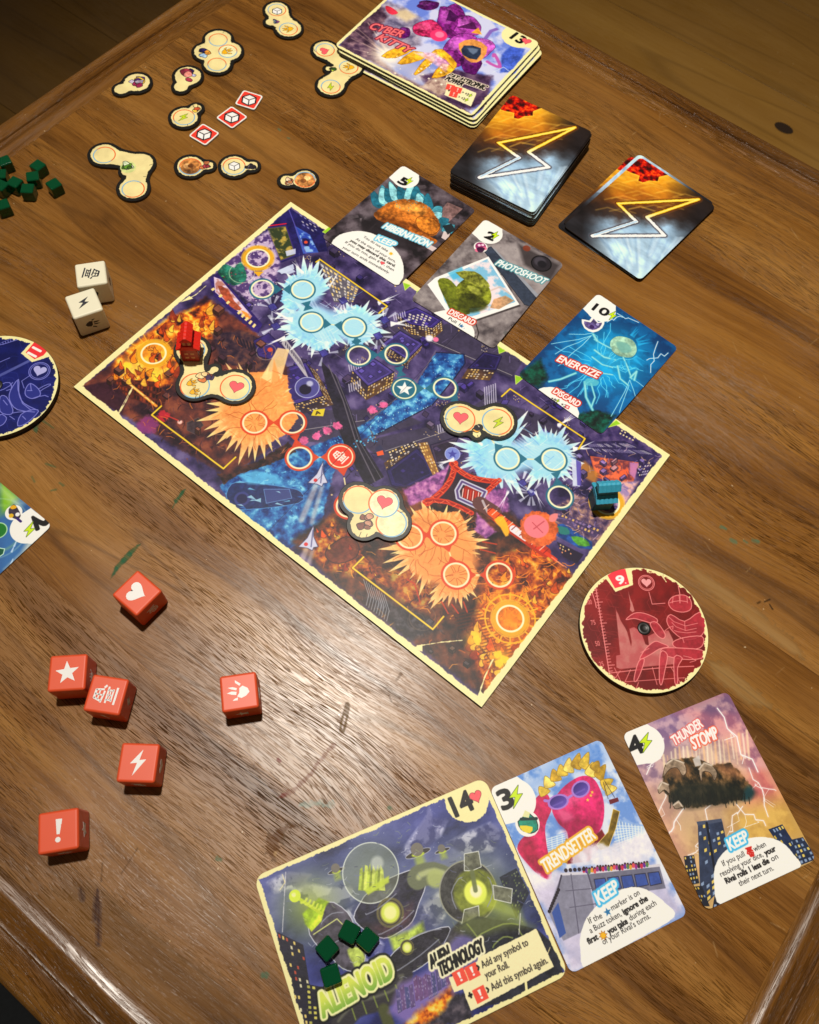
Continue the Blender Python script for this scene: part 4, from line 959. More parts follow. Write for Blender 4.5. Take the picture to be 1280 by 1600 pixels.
def art_thunder():
    A = Art(63, 88, 7, THU, (190, 140, 150), 25); full = [(-32, -45), (32, -45), (32, 45), (-32, 45)]
    A.poly(full, (140, 112, 158), mm=True, grad=((206, 176, 110), (0, 44), (0, -28), True))
    A.poly([(1060, 1112), (1138, 1084), (1200, 1200), (1230, 1250), (1170, 1260), (1150, 1180)], (206, 104, 108), 0.85, 10)
    A.poly([(1080, 1104), (1138, 1083), (1152, 1112), (1110, 1118)], (96, 72, 104), 0.8, 4)
    A.poly([(1000, 1200), (1060, 1300), (1090, 1360), (1040, 1330), (1010, 1250)], (222, 168, 150), 0.7, 10); A.poly([(1140, 1270), (1230, 1240), (1262, 1310), (1160, 1330)], (208, 168, 70), 0.75, 10)
    A.clouds([(970, 1147), (1138, 1083), (1200, 1200), (1000, 1230)], (108, 92, 150), (214, 180, 206), 0.45, 0.0, 0.6, 4); A.clouds(full, (150, 118, 120), (236, 206, 170), 0.25, 0.0, 0.7, 2, mm=True)
    A.poly([(1034, 1176), (1150, 1150), (1180, 1220), (1040, 1240)], (236, 214, 170), 0.35, 9)
    for k in range(22):
        x = 1036+k*6.2; y = 1178-k*1.6+A.rng.uniform(-5, 5); A.line([(x, y), (x+3+A.rng.uniform(0, 3), y+30+A.rng.uniform(0, 20))], A.rng.uniform(0.3, 1.2), [(250, 232, 190), (244, 200, 150), (255, 246, 220)][k % 3], 0.6, 0.7)
    r = np.random.default_rng(5)
    def spark(p, q, w, n=7, j=6):
        pts = [(p[0]+(q[0]-p[0])*t+r.uniform(-j, j)*(0 < t < 1), p[1]+(q[1]-p[1])*t+r.uniform(-j, j)*(0 < t < 1)) for t in np.linspace(0, 1, n)]
        A.line(pts, w*3, (250, 214, 220), 0.3, 1.0); A.line(pts, w, (255, 250, 248))
        for k in (2, 4): A.line([pts[k], (pts[k][0]+r.uniform(-14, 14), pts[k][1]+r.uniform(4, 14)), (pts[k][0]+r.uniform(-20, 20), pts[k][1]+r.uniform(10, 26))], w*0.55, (252, 240, 240), 0.9)
    for p, q, w in (((1120, 1107), (1184, 1206), 0.6), ((1036, 1154), (1010, 1210), 0.45), ((1070, 1262), (1046, 1300), 0.55), ((1040, 1240), (1022, 1290), 0.35), ((1170, 1200), (1200, 1276), 0.4), ((1150, 1256), (1196, 1290), 0.4), ((1110, 1258), (1092, 1318), 0.4), ((1180, 1225), (1212, 1235), 0.3), ((1100, 1315), (1076, 1345), 0.3), ((1160, 1260), (1140, 1300), 0.35)): spark(p, q, w)
    br = [(34, 34, 28), (70, 58, 40), (118, 92, 62), (166, 130, 96)]
    body = [(1038, 1196), (1062, 1186), (1086, 1182), (1110, 1196), (1140, 1192), (1158, 1208), (1174, 1230), (1176, 1244), (1150, 1252), (1120, 1256), (1090, 1262), (1064, 1262), (1048, 1248), (1036, 1236), (1034, 1218)]
    A.ramp(body, br, 1, 0.8, 3.5, 0.7, -0.08)                        # a dark mossy rock mass dropping on the town
    A.poly([(1060, 1226), (1110, 1222), (1174, 1234), (1172, 1246), (1110, 1258), (1066, 1262), (1046, 1246)], (30, 38, 34), 0.75, 4, sm=3)
    A.poly([(1120, 1196), (1146, 1196), (1160, 1214), (1136, 1212)], (186, 128, 96), 0.5, 4, sm=3); A.poly([(1042, 1200), (1064, 1192), (1078, 1204), (1056, 1216)], (140, 104, 76), 0.7, 3, sm=3)
    A.poly([(1168, 1228), (1178, 1236), (1172, 1250), (1158, 1248)], (34, 74, 82), 0.8, 2, sm=3)
    for k in range(60):
        x = r.uniform(1044, 1170); y = 1248 + r.uniform(-4, 10) + (x-1110)*-0.06; A.line([(x, y-8), (x+r.uniform(-3, 3), y+r.uniform(1, 6))], 0.5, (34, 36, 30), 0.8)
    for q in ([(1040, 1194), (1052, 1186), (1068, 1192), (1072, 1206), (1066, 1212), (1058, 1200), (1046, 1202), (1036, 1214)], [(1092, 1202), (1100, 1192), (1112, 1196), (1120, 1208), (1116, 1220), (1110, 1208), (1098, 1206), (1096, 1222)], [(1028, 1232), (1034, 1222), (1044, 1226), (1046, 1240), (1038, 1234), (1030, 1240)], [(1052, 1258), (1060, 1252), (1066, 1260), (1056, 1264)]):
        A.poly(q, (158, 140, 122), 0.95, 0.3, 0.3, sm=3, edge=((70, 56, 46), 0.3)); A.line(q[:3], 0.8, (226, 214, 200), 0.7, 0.4)
    A.poly([(1082, 1186), (1092, 1180), (1096, 1196), (1086, 1198)], (210, 206, 206), 0.8, 0.5)
    lit = [(236, 210, 110), (220, 190, 90), (150, 170, 200)]
    tower(A, [(1090, 1288), (1128, 1282), (1146, 1370), (1094, 1420)], (58, 68, 92), lit, 6, 13, 0.45)
    A.poly([(1088, 1284), (1127, 1279), (1128, 1284), (1090, 1290)], (80, 88, 110)); A.line([(1104, 1286), (1122, 1396)], 1.2, (30, 34, 48))
    tower(A, [(1068, 1338), (1084, 1336), (1092, 1380), (1074, 1384)], (44, 48, 62), lit, 4, 7, 0.6); tower(A, [(1078, 1386), (1096, 1384), (1108, 1416), (1092, 1416)], (38, 42, 56), lit, 4, 5, 0.6)
    tower(A, [(1200, 1296), (1222, 1288), (1252, 1336), (1236, 1350)], (44, 56, 84), lit, 5, 6, 0.5); tower(A, [(1236, 1312), (1254, 1308), (1276, 1342), (1250, 1352)], (48, 58, 82), lit, 4, 5, 0.6); tower(A, [(1118, 1385), (1140, 1380), (1134, 1420), (1112, 1420)], (40, 44, 60), lit, 3, 4, 0.5)
    panel(A, [(1126, 1414), (1115, 1378), (1119, 1348), (1137, 1326), (1166, 1311), (1196, 1308), (1222, 1317), (1240, 1336), (1248, 1357), (1190, 1386)])
    badge(A, (-31.5, 44), (-22.3, 35.2), 9.6)
    A.text('4', (988, 1182), (1008, 1173), 8.6, INK, 0.5); bolt_icon(A, (1008.5, 1160.5), 5.2, (-0.05, -1))
    A.text('THUNDER', (1054, 1165.5), (1098.5, 1135), 4.6, (255, 250, 248), 0.25, [((214, 100, 96), 0.45)], 0.15); A.text('STOMP', (1084, 1171), (1123, 1152.5), 5.8, (255, 250, 248), 0.3, [((226, 110, 84), 0.6)], 0.15)
    keep(A, 'KEEP', (1141, 1329), (1170, 1313.5), 5.0, rim=(84, 182, 226))
    for s_, a, b_, bo in (('If you pull', (1130, 1353.7), (1164, 1337.3), 0.05), ('when', (1179, 1331), (1197, 1322), 0.05), ('resolving your dice,', (1126.4, 1370.4), (1192.5, 1338), 0.05), ('your', (1196, 1337), (1212.4, 1329), 0.2), ('Rival rolls 1 less die', (1134.8, 1381), (1202, 1348), 0.2), ('on', (1206, 1346.5), (1216, 1341), 0.05), ('their next turn.', (1155.4, 1385), (1208.7, 1359.5), 0.05)):
        A.text(s_, a, b_, 2.5, INK, bo)
    A.sym(BUZZ, (1171.5, 1331), 2.2, (196, 54, 48), (-0.4, -1), edge=((196, 54, 48), 0.15))
    return A.image('card_falling_rock')

def art_green():
    A = Art(63, 88, 6, GRE, (70, 110, 150), 26); full = [(-32, -45), (32, -45), (32, 45), (-32, 45)]
    A.poly(full, (60, 98, 150), mm=True); A.poly([(0, 745), (30, 776), (14, 800), (0, 806)], (140, 190, 40), 0.9, 5); A.poly([(0, 760), (10, 768), (38, 786), (26, 796)], (214, 232, 214), 0.6, 5)
    A.poly([(0, 800), (50, 840), (40, 870), (0, 900)], (70, 120, 176), 0.8, 8); A.circ((-4, 826), 14, (150, 190, 130), 0.6, 2, ring=0.8); A.circ((-8, 826), 18, (176, 210, 196), 0.5, 1, ring=0.5)
    A.poly([(48, 838), (58, 842), (40, 872), (14, 898), (8, 890), (34, 864)], (210, 216, 206), 0.8, 3); A.poly([(60, 842), (82, 826), (30, 880), (20, 890), (44, 866)], (36, 50, 96), 0.9, 1)
    A.circ((-2, 829), 4.5, (40, 120, 50)); A.circ((-2, 829), 4.5, (190, 226, 180), 0.9, 0.3, ring=0.6); A.poly([(-4, 856), (8, 858), (6, 866), (-6, 874)], (30, 92, 66), 1, 0.3, edge=((200, 232, 214), 0.5))
    for p in ((23, 850), (19, 859), (34, 844), (18, 878), (30, 838)): A.poly([(p[0]-2, p[1]+4), (p[0]+3, p[1]-5), (p[0]+4, p[1]-4), (p[0]+1, p[1]+5)], (190, 214, 244), 0.9, 0.3)
    badge(A, (-31.5, 44), (-22.5, 35.0), 9.5); A.circ((22, 801), 4.6, PAPER)
    A.poly([(14, 796), (22, 788), (28, 794), (33, 806), (27, 812), (16, 806)], (66, 58, 70), 1, 0.1, 0.2, sm=2); A.poly([(16, 793), (22, 789), (27, 793), (20, 796)], (220, 170, 40), sm=2); A.circ((28, 804), 1.2, (230, 230, 240)); A.circ((18, 806), 1.3, (214, 176, 50)); A.line([(27, 810), (33, 815)], 1.4, (60, 40, 110))
    A.text('2', (51.5, 808), (58, 828), 7.4, INK, 0.8); bolt_icon(A, (47, 827), 4.6, (0.75, -1) if 0 else (-0.1, 1))
    return A.image('card_green_blue')

def art_lightning():
    A = Art(64.9, 90.6, 6, DKR, (60, 48, 42), 27); full = [(-32, -45), (32, -45), (32, 45), (-32, 45)]; tl, br_ = (-31.5, 44), (31.5, -44)
    t = np.clip(((A.xx/A.k-31.5+31.5)*0.50 + (A.yy/A.k)*0.60)/(63*0.50+88*0.60), 0, 1) + 0.035*A.n2
    st = np.array([(236, 190, 80), (226, 164, 50), (168, 104, 40), (92, 62, 44), (74, 64, 62), (150, 178, 204), (192, 222, 246), (208, 234, 250)], float)/255
    xs = np.array([0.05, 0.20, 0.34, 0.43, 0.52, 0.62, 0.76, 1.0]); A.im = np.stack([np.interp(t, xs, st[:, k]) for k in range(3)], -1)
    cr = np.abs((A.xx/A.k-31.5)/31.5*0.62 + (A.yy/A.k-44)/44*-0.62); side = np.clip((cr-0.42)/0.55, 0, 1)[..., None]
    A.im = A.im*(1-side*0.92) + np.array((40, 36, 38))/255*side*0.92
    a = fbm(A.H, A.W, 40, 4, sx=2.2, rng=A.rng)[..., None]; A.im = np.clip(A.im*(1+0.16*a), 0, 1)
    c0 = (1001, 250)
    for k in range(7):
        x = 950+k*15; A.poly([(x+14, 396), (x+20, 396), (x+16+(k-3)*4, 440), (x+4+(k-3)*4, 440)], (120, 146, 176), 0.35, 3)
    for k in range(34):
        x = 930+A.rng.uniform(0, 140); y = 272+A.rng.uniform(0, 60); A.line([(x, y), (x+18, y-4), (x+40, y+3)], 0.8, (250, 206, 96), 0.35, 1.4)
    lava = [(1001, 238), (1056, 272), (1040, 276), (1030, 278), (1028, 285), (1014, 284), (1004, 287), (996, 284), (998, 276), (984, 271), (978, 268)]
    A.ramp([(998, 236)] + lava[1:], [(60, 10, 16), (120, 16, 20), (214, 48, 24), (246, 120, 40)], 1, 0.5, 3.0, 1, -0.05); A.line(lava[1:], 0.8, (250, 196, 70), 0.9, 0.4)
    bl = [(1091, 313), (965, 319), (994, 347), (925, 370), (1038, 369), (1010, 340)]
    gd = [((92, 40, 20), (60, 60, 74)), ((250, 206, 70), (240, 248, 255))]
    A.line(bl, 4.4, (66, 34, 22), 0.6, 1.2, closed=True); A.line(bl, 4.4, (240, 150, 50), 0.35, 2.5, closed=True, grad=((170, 200, 236), (1000, 322), (1000, 352)))
    A.line(bl, 3.4, (86, 40, 20), 0.85, 0.4, closed=True, rough=0.3, grad=((52, 56, 70), (1000, 326), (1000, 346)))
    A.line(bl, 2.3, (250, 196, 56), 1, 0.3, closed=True, rough=0.22, grad=((238, 246, 255), (1000, 330), (1000, 346)))
    A.line(bl, 0.8, (255, 238, 150), 0.8, 0.4, closed=True, grad=((255, 255, 255), (1000, 330), (1000, 346)))
    for k in range(40): x = 930+A.rng.uniform(0, 140); A.line([(x, 372), (1000+(x-1000)*0.55, 372+A.rng.uniform(24, 60))], A.rng.uniform(0.5, 1.6), [(226, 240, 252), (120, 150, 184), (176, 206, 232)][k % 3], 0.28, 1.2)
    A.line([(bl[3][0]+3, bl[3][1]-1.5), bl[2]], 1.2, (150, 186, 224), 0.7, 0.5)
    return A.image('card_back_lightning')
def zm(x0, y0, k):
    """measurements taken on an enlargement of the photograph (origin x0, y0, factor k)"""
    f = lambda *p: [(x0 + a/k, y0 + b/k) for a, b in p]
    return f

def art_space():
    A = Art(ALI_W, ALI_H, 6, ALI, (84, 88, 134), 31); z = zm(380, 1200, 2.4615); full = [(-70, -60), (70, -60), (70, 60), (-70, 60)]
    A.ramp(full, [(36, 40, 84), (62, 68, 128), (82, 88, 152), (112, 116, 176)], 1, 1, 16, 1.4, mm=True)
    for q in (z((600, 330), (650, 260), (700, 190), (715, 150), (730, 190), (790, 200), (760, 260), (700, 310), (650, 350)), z((190, 470), (240, 440), (330, 460), (420, 450), (440, 500), (330, 560), (240, 520)), z((560, 760), (640, 560), (700, 520), (760, 470), (800, 520), (760, 600), (660, 650)),
              z((780, 290), (850, 250), (950, 210), (1000, 250), (960, 320), (850, 330)), z((380, 560), (440, 520), (470, 600), (540, 680), (520, 760), (420, 740)), z((90, 440), (170, 400), (260, 410), (220, 460), (120, 480))):
        A.clouds(q, (78, 82, 142), (168, 170, 216), 0.9, 0.0, 0.28, 1.6, cell=9); A.clouds(q, (60, 62, 116), (206, 206, 234), 0.5, 0.25, 0.2, 2.0, cell=8)
    for k in range(60):
        p = z((A.rng.uniform(60, 1150), A.rng.uniform(120, 700)))[0]; A.circ(p, 0.16, (220, 224, 240), 0.8)
    dk, rimc, lime, pale = (46, 44, 62), (206, 210, 224), (186, 206, 62), (228, 236, 150)
    A.circ(z((890, 490))[0], 42, (170, 190, 60), 0.5, fall=True); A.circ(z((250, 530))[0], 26, (170, 190, 60), 0.7, fall=True); A.circ(z((490, 410))[0], 34, (150, 170, 120), 0.4, fall=True)
    tower(A, z((985, 420), (1050, 385), (1100, 480), (1050, 580)), (54, 58, 70), [(96, 110, 80), (130, 140, 110)], 7, 12, 0.4); tower(A, z((130, 630), (230, 680), (280, 990), (180, 990)), (44, 42, 58), [(236, 214, 130), (230, 226, 190), (190, 90, 70)], 7, 14, 0.38); tower(A, z((240, 830), (340, 850), (350, 990), (250, 990)), (40, 38, 54), [(220, 214, 110), (190, 190, 100)], 5, 8, 0.55)
    for (x, y), w in (((358, 395), 34), ((672, 328), 50), ((766, 318), 30)):     # flying saucers with beams
        A.poly(z((x-w*0.35, y+6), (x+w*0.35, y), (x+w*0.6, y+w*0.9), (x-w*0.1, y+w*1.1)), lime, 0.55, 2); A.poly(z(*[(x+w*math.cos(t)*0.95-w*0.2*math.sin(t), y+w*0.33*math.sin(t)-w*0.28*math.cos(t)) for t in np.linspace(0, 6.28, 16)[:-1]]), (66, 62, 62), 1, 0.3, edge=(rimc, 0.2))
        A.poly(z(*[(x+w*0.5*math.cos(t), y+w*0.18*math.sin(t)-w*0.1*math.cos(t)+4) for t in np.linspace(0, 6.28, 14)[:-1]]), lime, 0.95, 0.6); A.circ(z((x-4, y-w*0.3))[0], w*0.06, (120, 116, 110))
    A.poly(z((250, 612), (320, 515), (400, 555), (440, 640), (470, 720), (440, 780), (380, 770), (330, 720), (290, 690)), (84, 80, 92), 1, 0.3, 0.3, sm=3, edge=(rimc, 0.35))       # a signal mast
    A.poly(z((246, 608), (300, 520), (322, 512), (300, 590), (262, 630)), lime, 1, 0.4, 0.25); A.poly(z((238, 600), (228, 560), (290, 500), (330, 515), (250, 615)), (150, 180, 40), 0.9, 1.0, 0.2)
    A.line(z((198, 492), (300, 560)), 1.4, lime); A.circ(z((198, 492))[0], 2.7, (206, 224, 80)); A.circ(z((194, 488))[0], 1.0, (236, 244, 170), 0.8, 0.5)
    for k in range(5): A.line(z((222+k*17, 540+k*9-22-k*3), (236+k*15, 514+k*7), (244+k*14, 500+k*6)), 0.9, (206, 222, 90), 0.9, 0.3, sm=3)
    A.poly(z((400, 700), (440, 690), (468, 730), (440, 780), (420, 750)), (176, 194, 96), 0.9, 1.0, 0.3, sm=3); A.line(z((270, 640), (360, 580), (380, 600)), 0.5, pale, 0.8)
    A.poly(z((425, 575), (455, 510), (480, 480), (560, 425), (660, 388), (690, 400), (700, 455), (676, 520), (650, 590), (600, 630), (540, 655), (470, 625)), dk, 1, 0.3, 0.4, sm=3, edge=(rimc, 0.4))   # dark domed hulls
    A.poly(z((470, 610), (560, 590), (650, 520), (640, 600), (540, 650)), (96, 66, 66), 0.6, 4, 0.3); A.poly(z((480, 490), (560, 440), (640, 420), (600, 480), (500, 530)), (104, 104, 124), 0.5, 4, 0.3)
    A.poly(z((560, 650), (640, 625), (690, 590), (700, 640), (640, 690), (580, 710)), (166, 186, 80), 0.9, 2.0, 0.35)
    A.poly(z((560, 735), (600, 690), (680, 640), (790, 610), (780, 660), (740, 720), (660, 780), (590, 800), (560, 780)), (52, 50, 60), 1, 0.3, 0.35, sm=3, edge=(rimc, 0.35))
    A.line(z((600, 800), (590, 850), (520, 890), (430, 920), (385, 985)), 9, (60, 58, 64), 1, 1.0, sm=4); A.line(z((600, 800), (580, 850), (510, 880), (430, 905), (372, 975)), 1.2, (128, 130, 112), 0.6, 1.0, sm=4); A.line(z((540, 930), (560, 990)), 5, (84, 88, 60), 1, 1.2)
    for k in range(5): A.line(z((585-k*42, 835+k*22), (600-k*42, 872+k*24)), 0.6, (150, 170, 80), 0.7, 0.4)
    A.line(z((670, 425), (730, 405), (800, 440)), 10, (112, 118, 96), 1, 0.8, sm=3); A.line(z((675, 420), (735, 395), (800, 425)), 2.5, (196, 204, 150), 0.7, 1.2, sm=3); A.circ(z((738, 425))[0], 4, (170, 180, 120), 0.9, 1.5)
    A.circ(z((865, 475))[0], 13.5, (70, 70, 70), 1, 0.4, tex=0.35); A.circ(z((865, 475))[0], 13.5, (150, 152, 140), 1, ring=0.6); A.circ(z((893, 478))[0], 10.5, (122, 130, 60), 1, 1.5, tex=0.2); A.circ(z((893, 478))[0], 5.4, (222, 232, 110), 1, 1.0); A.circ(z((895, 474))[0], 2.8, (246, 248, 196), 1, 1.0)
    A.poly(z((930, 470), (1060, 540), (1080, 600), (1000, 570), (900, 520)), (206, 222, 90), 0.5, 4)
    for q in (z((850, 330), (905, 320), (915, 380), (880, 395), (850, 395)), z((960, 450), (1035, 465), (1030, 520), (965, 505)), z((850, 545), (905, 530), (910, 610), (840, 600))): A.poly(q, (110, 112, 98), 1, 0.3, 0.3, edge=((214, 218, 214), 0.35))
    A.line(z((880, 400), (893, 470)), 2.2, (110, 118, 84), 0.9, 0.6)
    A.circ(z((490, 402))[0], 13.2, (150, 160, 130), 0.45, 0.4)                     # a glass dome full of glowing crystals
    for k in range(9): x = 452+k*10; A.poly(z((x-10, 470), (x-4, 390+18*math.sin(k*2.2)), (x+6, 380+14*math.sin(k*1.7)), (x+14, 472)), [(168, 186, 76), (128, 142, 60), (206, 220, 110)][k % 3], 0.9, 0.3, 0.25)
    A.poly(z((465, 470), (560, 415), (560, 440), (480, 488)), (190, 208, 76), 0.9, 0.8); A.circ(z((490, 402))[0], 13.2, (214, 222, 214), 0.9, 0.2, ring=0.5); A.circ(z((515, 365))[0], 3.0, (226, 232, 226), 0.5, 1.5)
    for c, r_ in (((565, 556), 6.4), ((630, 690), 3.2)):
        p = z(c)[0]; A.circ(p, r_, (110, 104, 74)); A.circ(p, r_*0.8, (70, 66, 60), ring=0.5); A.circ(p, r_*0.68, (204, 216, 96), 1, 0.8); A.circ(p, r_*0.45, (234, 240, 170), 0.9, 1)
    A.poly(z((600, 830), (760, 760), (800, 840), (820, 900), (640, 990), (560, 940)), (134, 116, 178), 0.9, 3)
    for k in range(12):
        x, y = 585+k*17, 905-k*9+A.rng.uniform(-14, 8); tower(A, z((x, y-30-A.rng.uniform(0, 40)), (x+15, y-44-A.rng.uniform(0, 30)), (x+26, y+30), (x+10, y+40)), (96+A.rng.uniform(-14, 20), 86, 128), [(160, 150, 186)], 3, 6, 0.35)
    A.ramp(z((620, 990), (680, 930), (740, 890), (800, 840), (815, 900), (770, 990)), [(120, 50, 20), (220, 120, 30), (246, 190, 60), (250, 220, 120)], 0.95, 3, 3)
    A.ramp(z((700, 990), (770, 930), (810, 870), (870, 860), (890, 990)), [(40, 38, 48), (66, 62, 74), (104, 96, 106)], 1, 2, 3)
    A.poly(z((780, 700), (820, 610), (900, 570), (1010, 590), (1130, 620), (1220, 700), (1230, 800), (1080, 880), (880, 930), (850, 860), (800, 800)), (48, 50, 60), 1, 0.6, 0.3)
    A.poly(z((770, 690), (800, 620), (830, 590), (850, 640), (820, 700), (790, 740)), (70, 68, 74), 1, 1, 0.3); A.circ(z((850, 715))[0], 7.5, (120, 112, 170), 0.8, 2)
    A.poly(z((820, 620), (860, 570), (1000, 560), (1120, 610), (1000, 620), (900, 650)), (130, 140, 76), 0.55, 4)
    for q in (((900, 650), (1000, 600), (1060, 610)), ((860, 600), (900, 650), (930, 700)), ((1060, 620), (1120, 700), (1180, 720)), ((960, 690), (1000, 650), (1040, 660))): A.line(z(*q), 0.6, (150, 164, 92), 0.8, 0.4, sm=3)
    A.strokes(z((120, 420), (700, 160), (1100, 300), (1180, 700), (800, 760), (300, 900)), 260, 6, 0.3, [(120, 124, 176), (44, 46, 84), (150, 164, 120), (206, 212, 228)], [0.4, -0.5], 0.5, 0.5, 0.5)
    for q in (((470, 560), (520, 540), (600, 470)), ((520, 640), (600, 600), (660, 540)), ((590, 780), (680, 720), (760, 650)), ((640, 660), (700, 630), (770, 620)), ((300, 600), (340, 560), (390, 560)), ((340, 680), (400, 650), (440, 660)), ((840, 420), (800, 480), (830, 550)), ((940, 420), (960, 480), (930, 540))): A.line(z(*q), 0.5, (150, 154, 170), 0.8, 0.2, sm=3)
    A.border(1.9, CREAM, 0.6); A.line(z((150, 630), (163, 400)), 0.35, (214, 214, 220), 0.8, rough=0.1); A.line(z((1084, 800), (1092, 880)), 1.1, CREAM); A.line(z((1066, 560), (1060, 640)), 0.4, (214, 214, 214), 0.8)
    for q in (((150, 410), (160, 440), (140, 470)), ((1180, 690), (1160, 740))): A.line(z(*q), 0.35, CREAM, 0.8, rough=0.1)
    A.circ((729, 1248), 11.0, CREAM, rough=0.3); A.poly([(716, 1222), (756, 1212), (770, 1240), (748, 1262)], CREAM, 1, 0.2, rough=0.2)
    A.text('14', (712.5, 1276), (742, 1262.5), 9.0, INK, 0.55); heart_icon(A, (743.8, 1245), 3.2, (-0.45, -1))
    A.text('ALIENOID', (505, 1590.5), (616, 1526), 9.2, (206, 218, 100), 0.5, [((24, 26, 24), 1.9), ((232, 236, 178), 1.0)], 0.05, grad=((112, 160, 72), (548, 1535), (562, 1566)))
    zz = zm(560, 1440, 3.765)
    A.poly(zz((530, 330), (560, 318), (700, 235), (705, 210), (1045, 42), (1150, 265), (662, 526), (614, 398), (562, 418)), (236, 226, 184), 1, rough=0.15)
    A.text('ALIEN', (674, 1514), (704, 1496.5), 5.2, (24, 24, 26), 0.35, [((240, 232, 200), 1.0)], 0.2); A.text('TECHNOLOGY', (688.5, 1526), (757, 1485.5), 5.2, (24, 24, 26), 0.35, [((240, 232, 200), 1.0)], 0.2)
    up = (-0.42, -1)
    for c in ((597, 325), (670, 293), (717, 428)):
        A.sym([(-1, -1), (1, -1), (1, 1), (-1, 1)], zz(c)[0], 2.9, (226, 92, 76), up); A.sym(EXCL, zz(c)[0], 2.0, (250, 244, 236), up, sx=1.2)
    for s_, a, b_ in (('Add any symbol to', (754, 1513.3), (826, 1476.5)), ('your Roll.', (759.5, 1529.5), (796, 1511.5)), ('Add this symbol again.', (769, 1548.5), (856.5, 1504.5)), ('\u203a', (746.5, 1516), (750, 1514.5)), ('\u203a', (761.5, 1551), (765, 1549.5))):
        A.text(s_, a, b_, 3.0, INK, 0.1 if len(s_) > 1 else 0.25)
    A.text('+', (734.5, 1562), (739.5, 1559.5), 3.0, INK, 0.35)
    return A.image('board_space')

def art_crystal():
    A = Art(KIT_W, KIT_H, 5, KIT, (150, 160, 214), 32); z = zm(500, 0, 3.5556); full = [(-70, -60), (70, -60), (70, 60), (-70, 60)]
    A.poly(full, (126, 146, 216), mm=True); A.clouds(full, (112, 134, 214), (216, 216, 240), 0.85, 0.0, 0.6, 1, mm=True, cell=14)
    A.ramp(z((250, 100), (360, 0), (470, 40), (560, 100), (560, 250), (330, 300)), [(96, 88, 112), (150, 140, 160), (206, 196, 206)], 0.9, 4, 6); A.poly(z((380, 60), (480, 50), (540, 90), (480, 120)), (222, 200, 150), 0.7, 4)
    A.ramp(z((100, 260), (260, 70), (330, 20), (380, 90), (300, 190), (330, 330), (260, 330)), [(60, 44, 62), (96, 74, 92), (150, 120, 130)], 1, 3, 6); A.ramp(z((110, 240), (230, 230), (420, 400), (800, 590), (840, 640), (700, 580)), [(66, 46, 70), (100, 78, 100), (160, 130, 140)], 1, 3, 5)
    for k in range(14): A.line(z((300+A.rng.uniform(-140, 20), 120+A.rng.uniform(0, 190)), (400, 320)), A.rng.uniform(0.4, 1.0), (250, 220, 200), 0.4, 1.0)
    A.circ(z((395, 320))[0], 26, (255, 240, 214), 0.95, fall=True); A.circ(z((370, 300))[0], 14, (255, 250, 236), 0.9, fall=True); A.circ(z((560, 420))[0], 22, (246, 226, 206), 0.8, fall=True)
    A.ramp(z((560, 420), (720, 380), (960, 420), (930, 560), (830, 610), (620, 530)), [(58, 42, 66), (84, 62, 92), (120, 96, 120)], 1, 3, 6)
    A.ramp(z((560, 480), (640, 420), (720, 440), (740, 500), (660, 530)), [(150, 120, 110), (206, 180, 160), (232, 212, 190)], 0.8, 3, 3)
    A.poly(z((1010, 300), (1060, 255), (1140, 270), (1110, 330), (1060, 400), (1000, 400)), (70, 96, 190), 0.9, 1.5, 0.25)
    pur = [(120, 44, 120), (150, 66, 150), (88, 30, 96), (176, 92, 176), (196, 60, 110)]
    r = A.rng                                                        # a heap of violet crystals and boulders
    for c, rx, ry, col in (((720, 110), 90, 100, 0), ((820, 150), 80, 70, 1), ((600, 160), 90, 60, 4), ((600, 25), 70, 30, 2), ((790, 260), 120, 80, 1), ((900, 260), 80, 70, 3), ((720, 330), 80, 60, 0), ((840, 350), 60, 70, 2), ((470, 180), 40, 40, 2)):
        P = [(c[0]+rx*r.uniform(.7, 1.05)*math.cos(t), c[1]+ry*r.uniform(.7, 1.05)*math.sin(t)) for t in np.linspace(0, 6.28, 12)[:-1]]
        A.poly(z(*P), pur[col], 1, 0.4, 0.45, sm=2, edge=((60, 20, 66), 0.3)); A.poly(z(*[(c[0]+(x-c[0])*0.5-rx*0.2, c[1]+(y-c[1])*0.45-ry*0.25) for x, y in P]), tuple(min(255, v+50) for v in pur[col]), 0.6, 2, 0.3, sm=2)
    for q, col in ((z((700, 110), (720, 50), (770, 90), (750, 120)), (74, 30, 80)), (z((760, 150), (850, 120), (880, 165)), (84, 36, 84)), (z((840, 180), (880, 150), (900, 190)), (206, 150, 60))): A.poly(q, col, 0.95, 0.3, 0.2)
    A.circ(z((660, 195))[0], 6.5, (232, 70, 120), 1, 0.8); A.circ(z((665, 190))[0], 3.4, (250, 150, 180), 0.8, 1)
    A.poly(z((770, 240), (850, 215), (930, 260), (900, 330), (840, 345), (790, 300)), (214, 150, 86), 1, 0.3, 0.2, sm=2); A.poly(z((800, 250), (895, 265), (870, 330), (790, 300)), (52, 62, 84), 1, 0.3, 0.2, sm=2); A.poly(z((820, 265), (880, 272), (850, 300)), (130, 146, 172), 0.7, 1.2, sm=2)
    A.line(z((930, 340), (1000, 370), (970, 300), (960, 320)), 2.6, (190, 90, 170), 0.9, 0.6, sm=3); A.line(z((920, 210), (950, 170), (980, 160)), 3, (130, 100, 180), 0.9, 0.8); A.line(z((960, 400), (1020, 370), (1060, 400), (1100, 370)), 0.5, (214, 226, 255), 0.9, 0.3)
    for q in (z((340, 310), (430, 260), (520, 270), (420, 320)), z((430, 350), (520, 280), (600, 310), (500, 350)), z((520, 410), (600, 310), (640, 330), (560, 400)), z((620, 430), (680, 350), (750, 380), (690, 420)), z((620, 290), (680, 270), (760, 350), (740, 380), (700, 330))): A.poly(q, (226, 172, 56), 1, 0.3, 0.35, sm=2, edge=((150, 96, 40), 0.3))
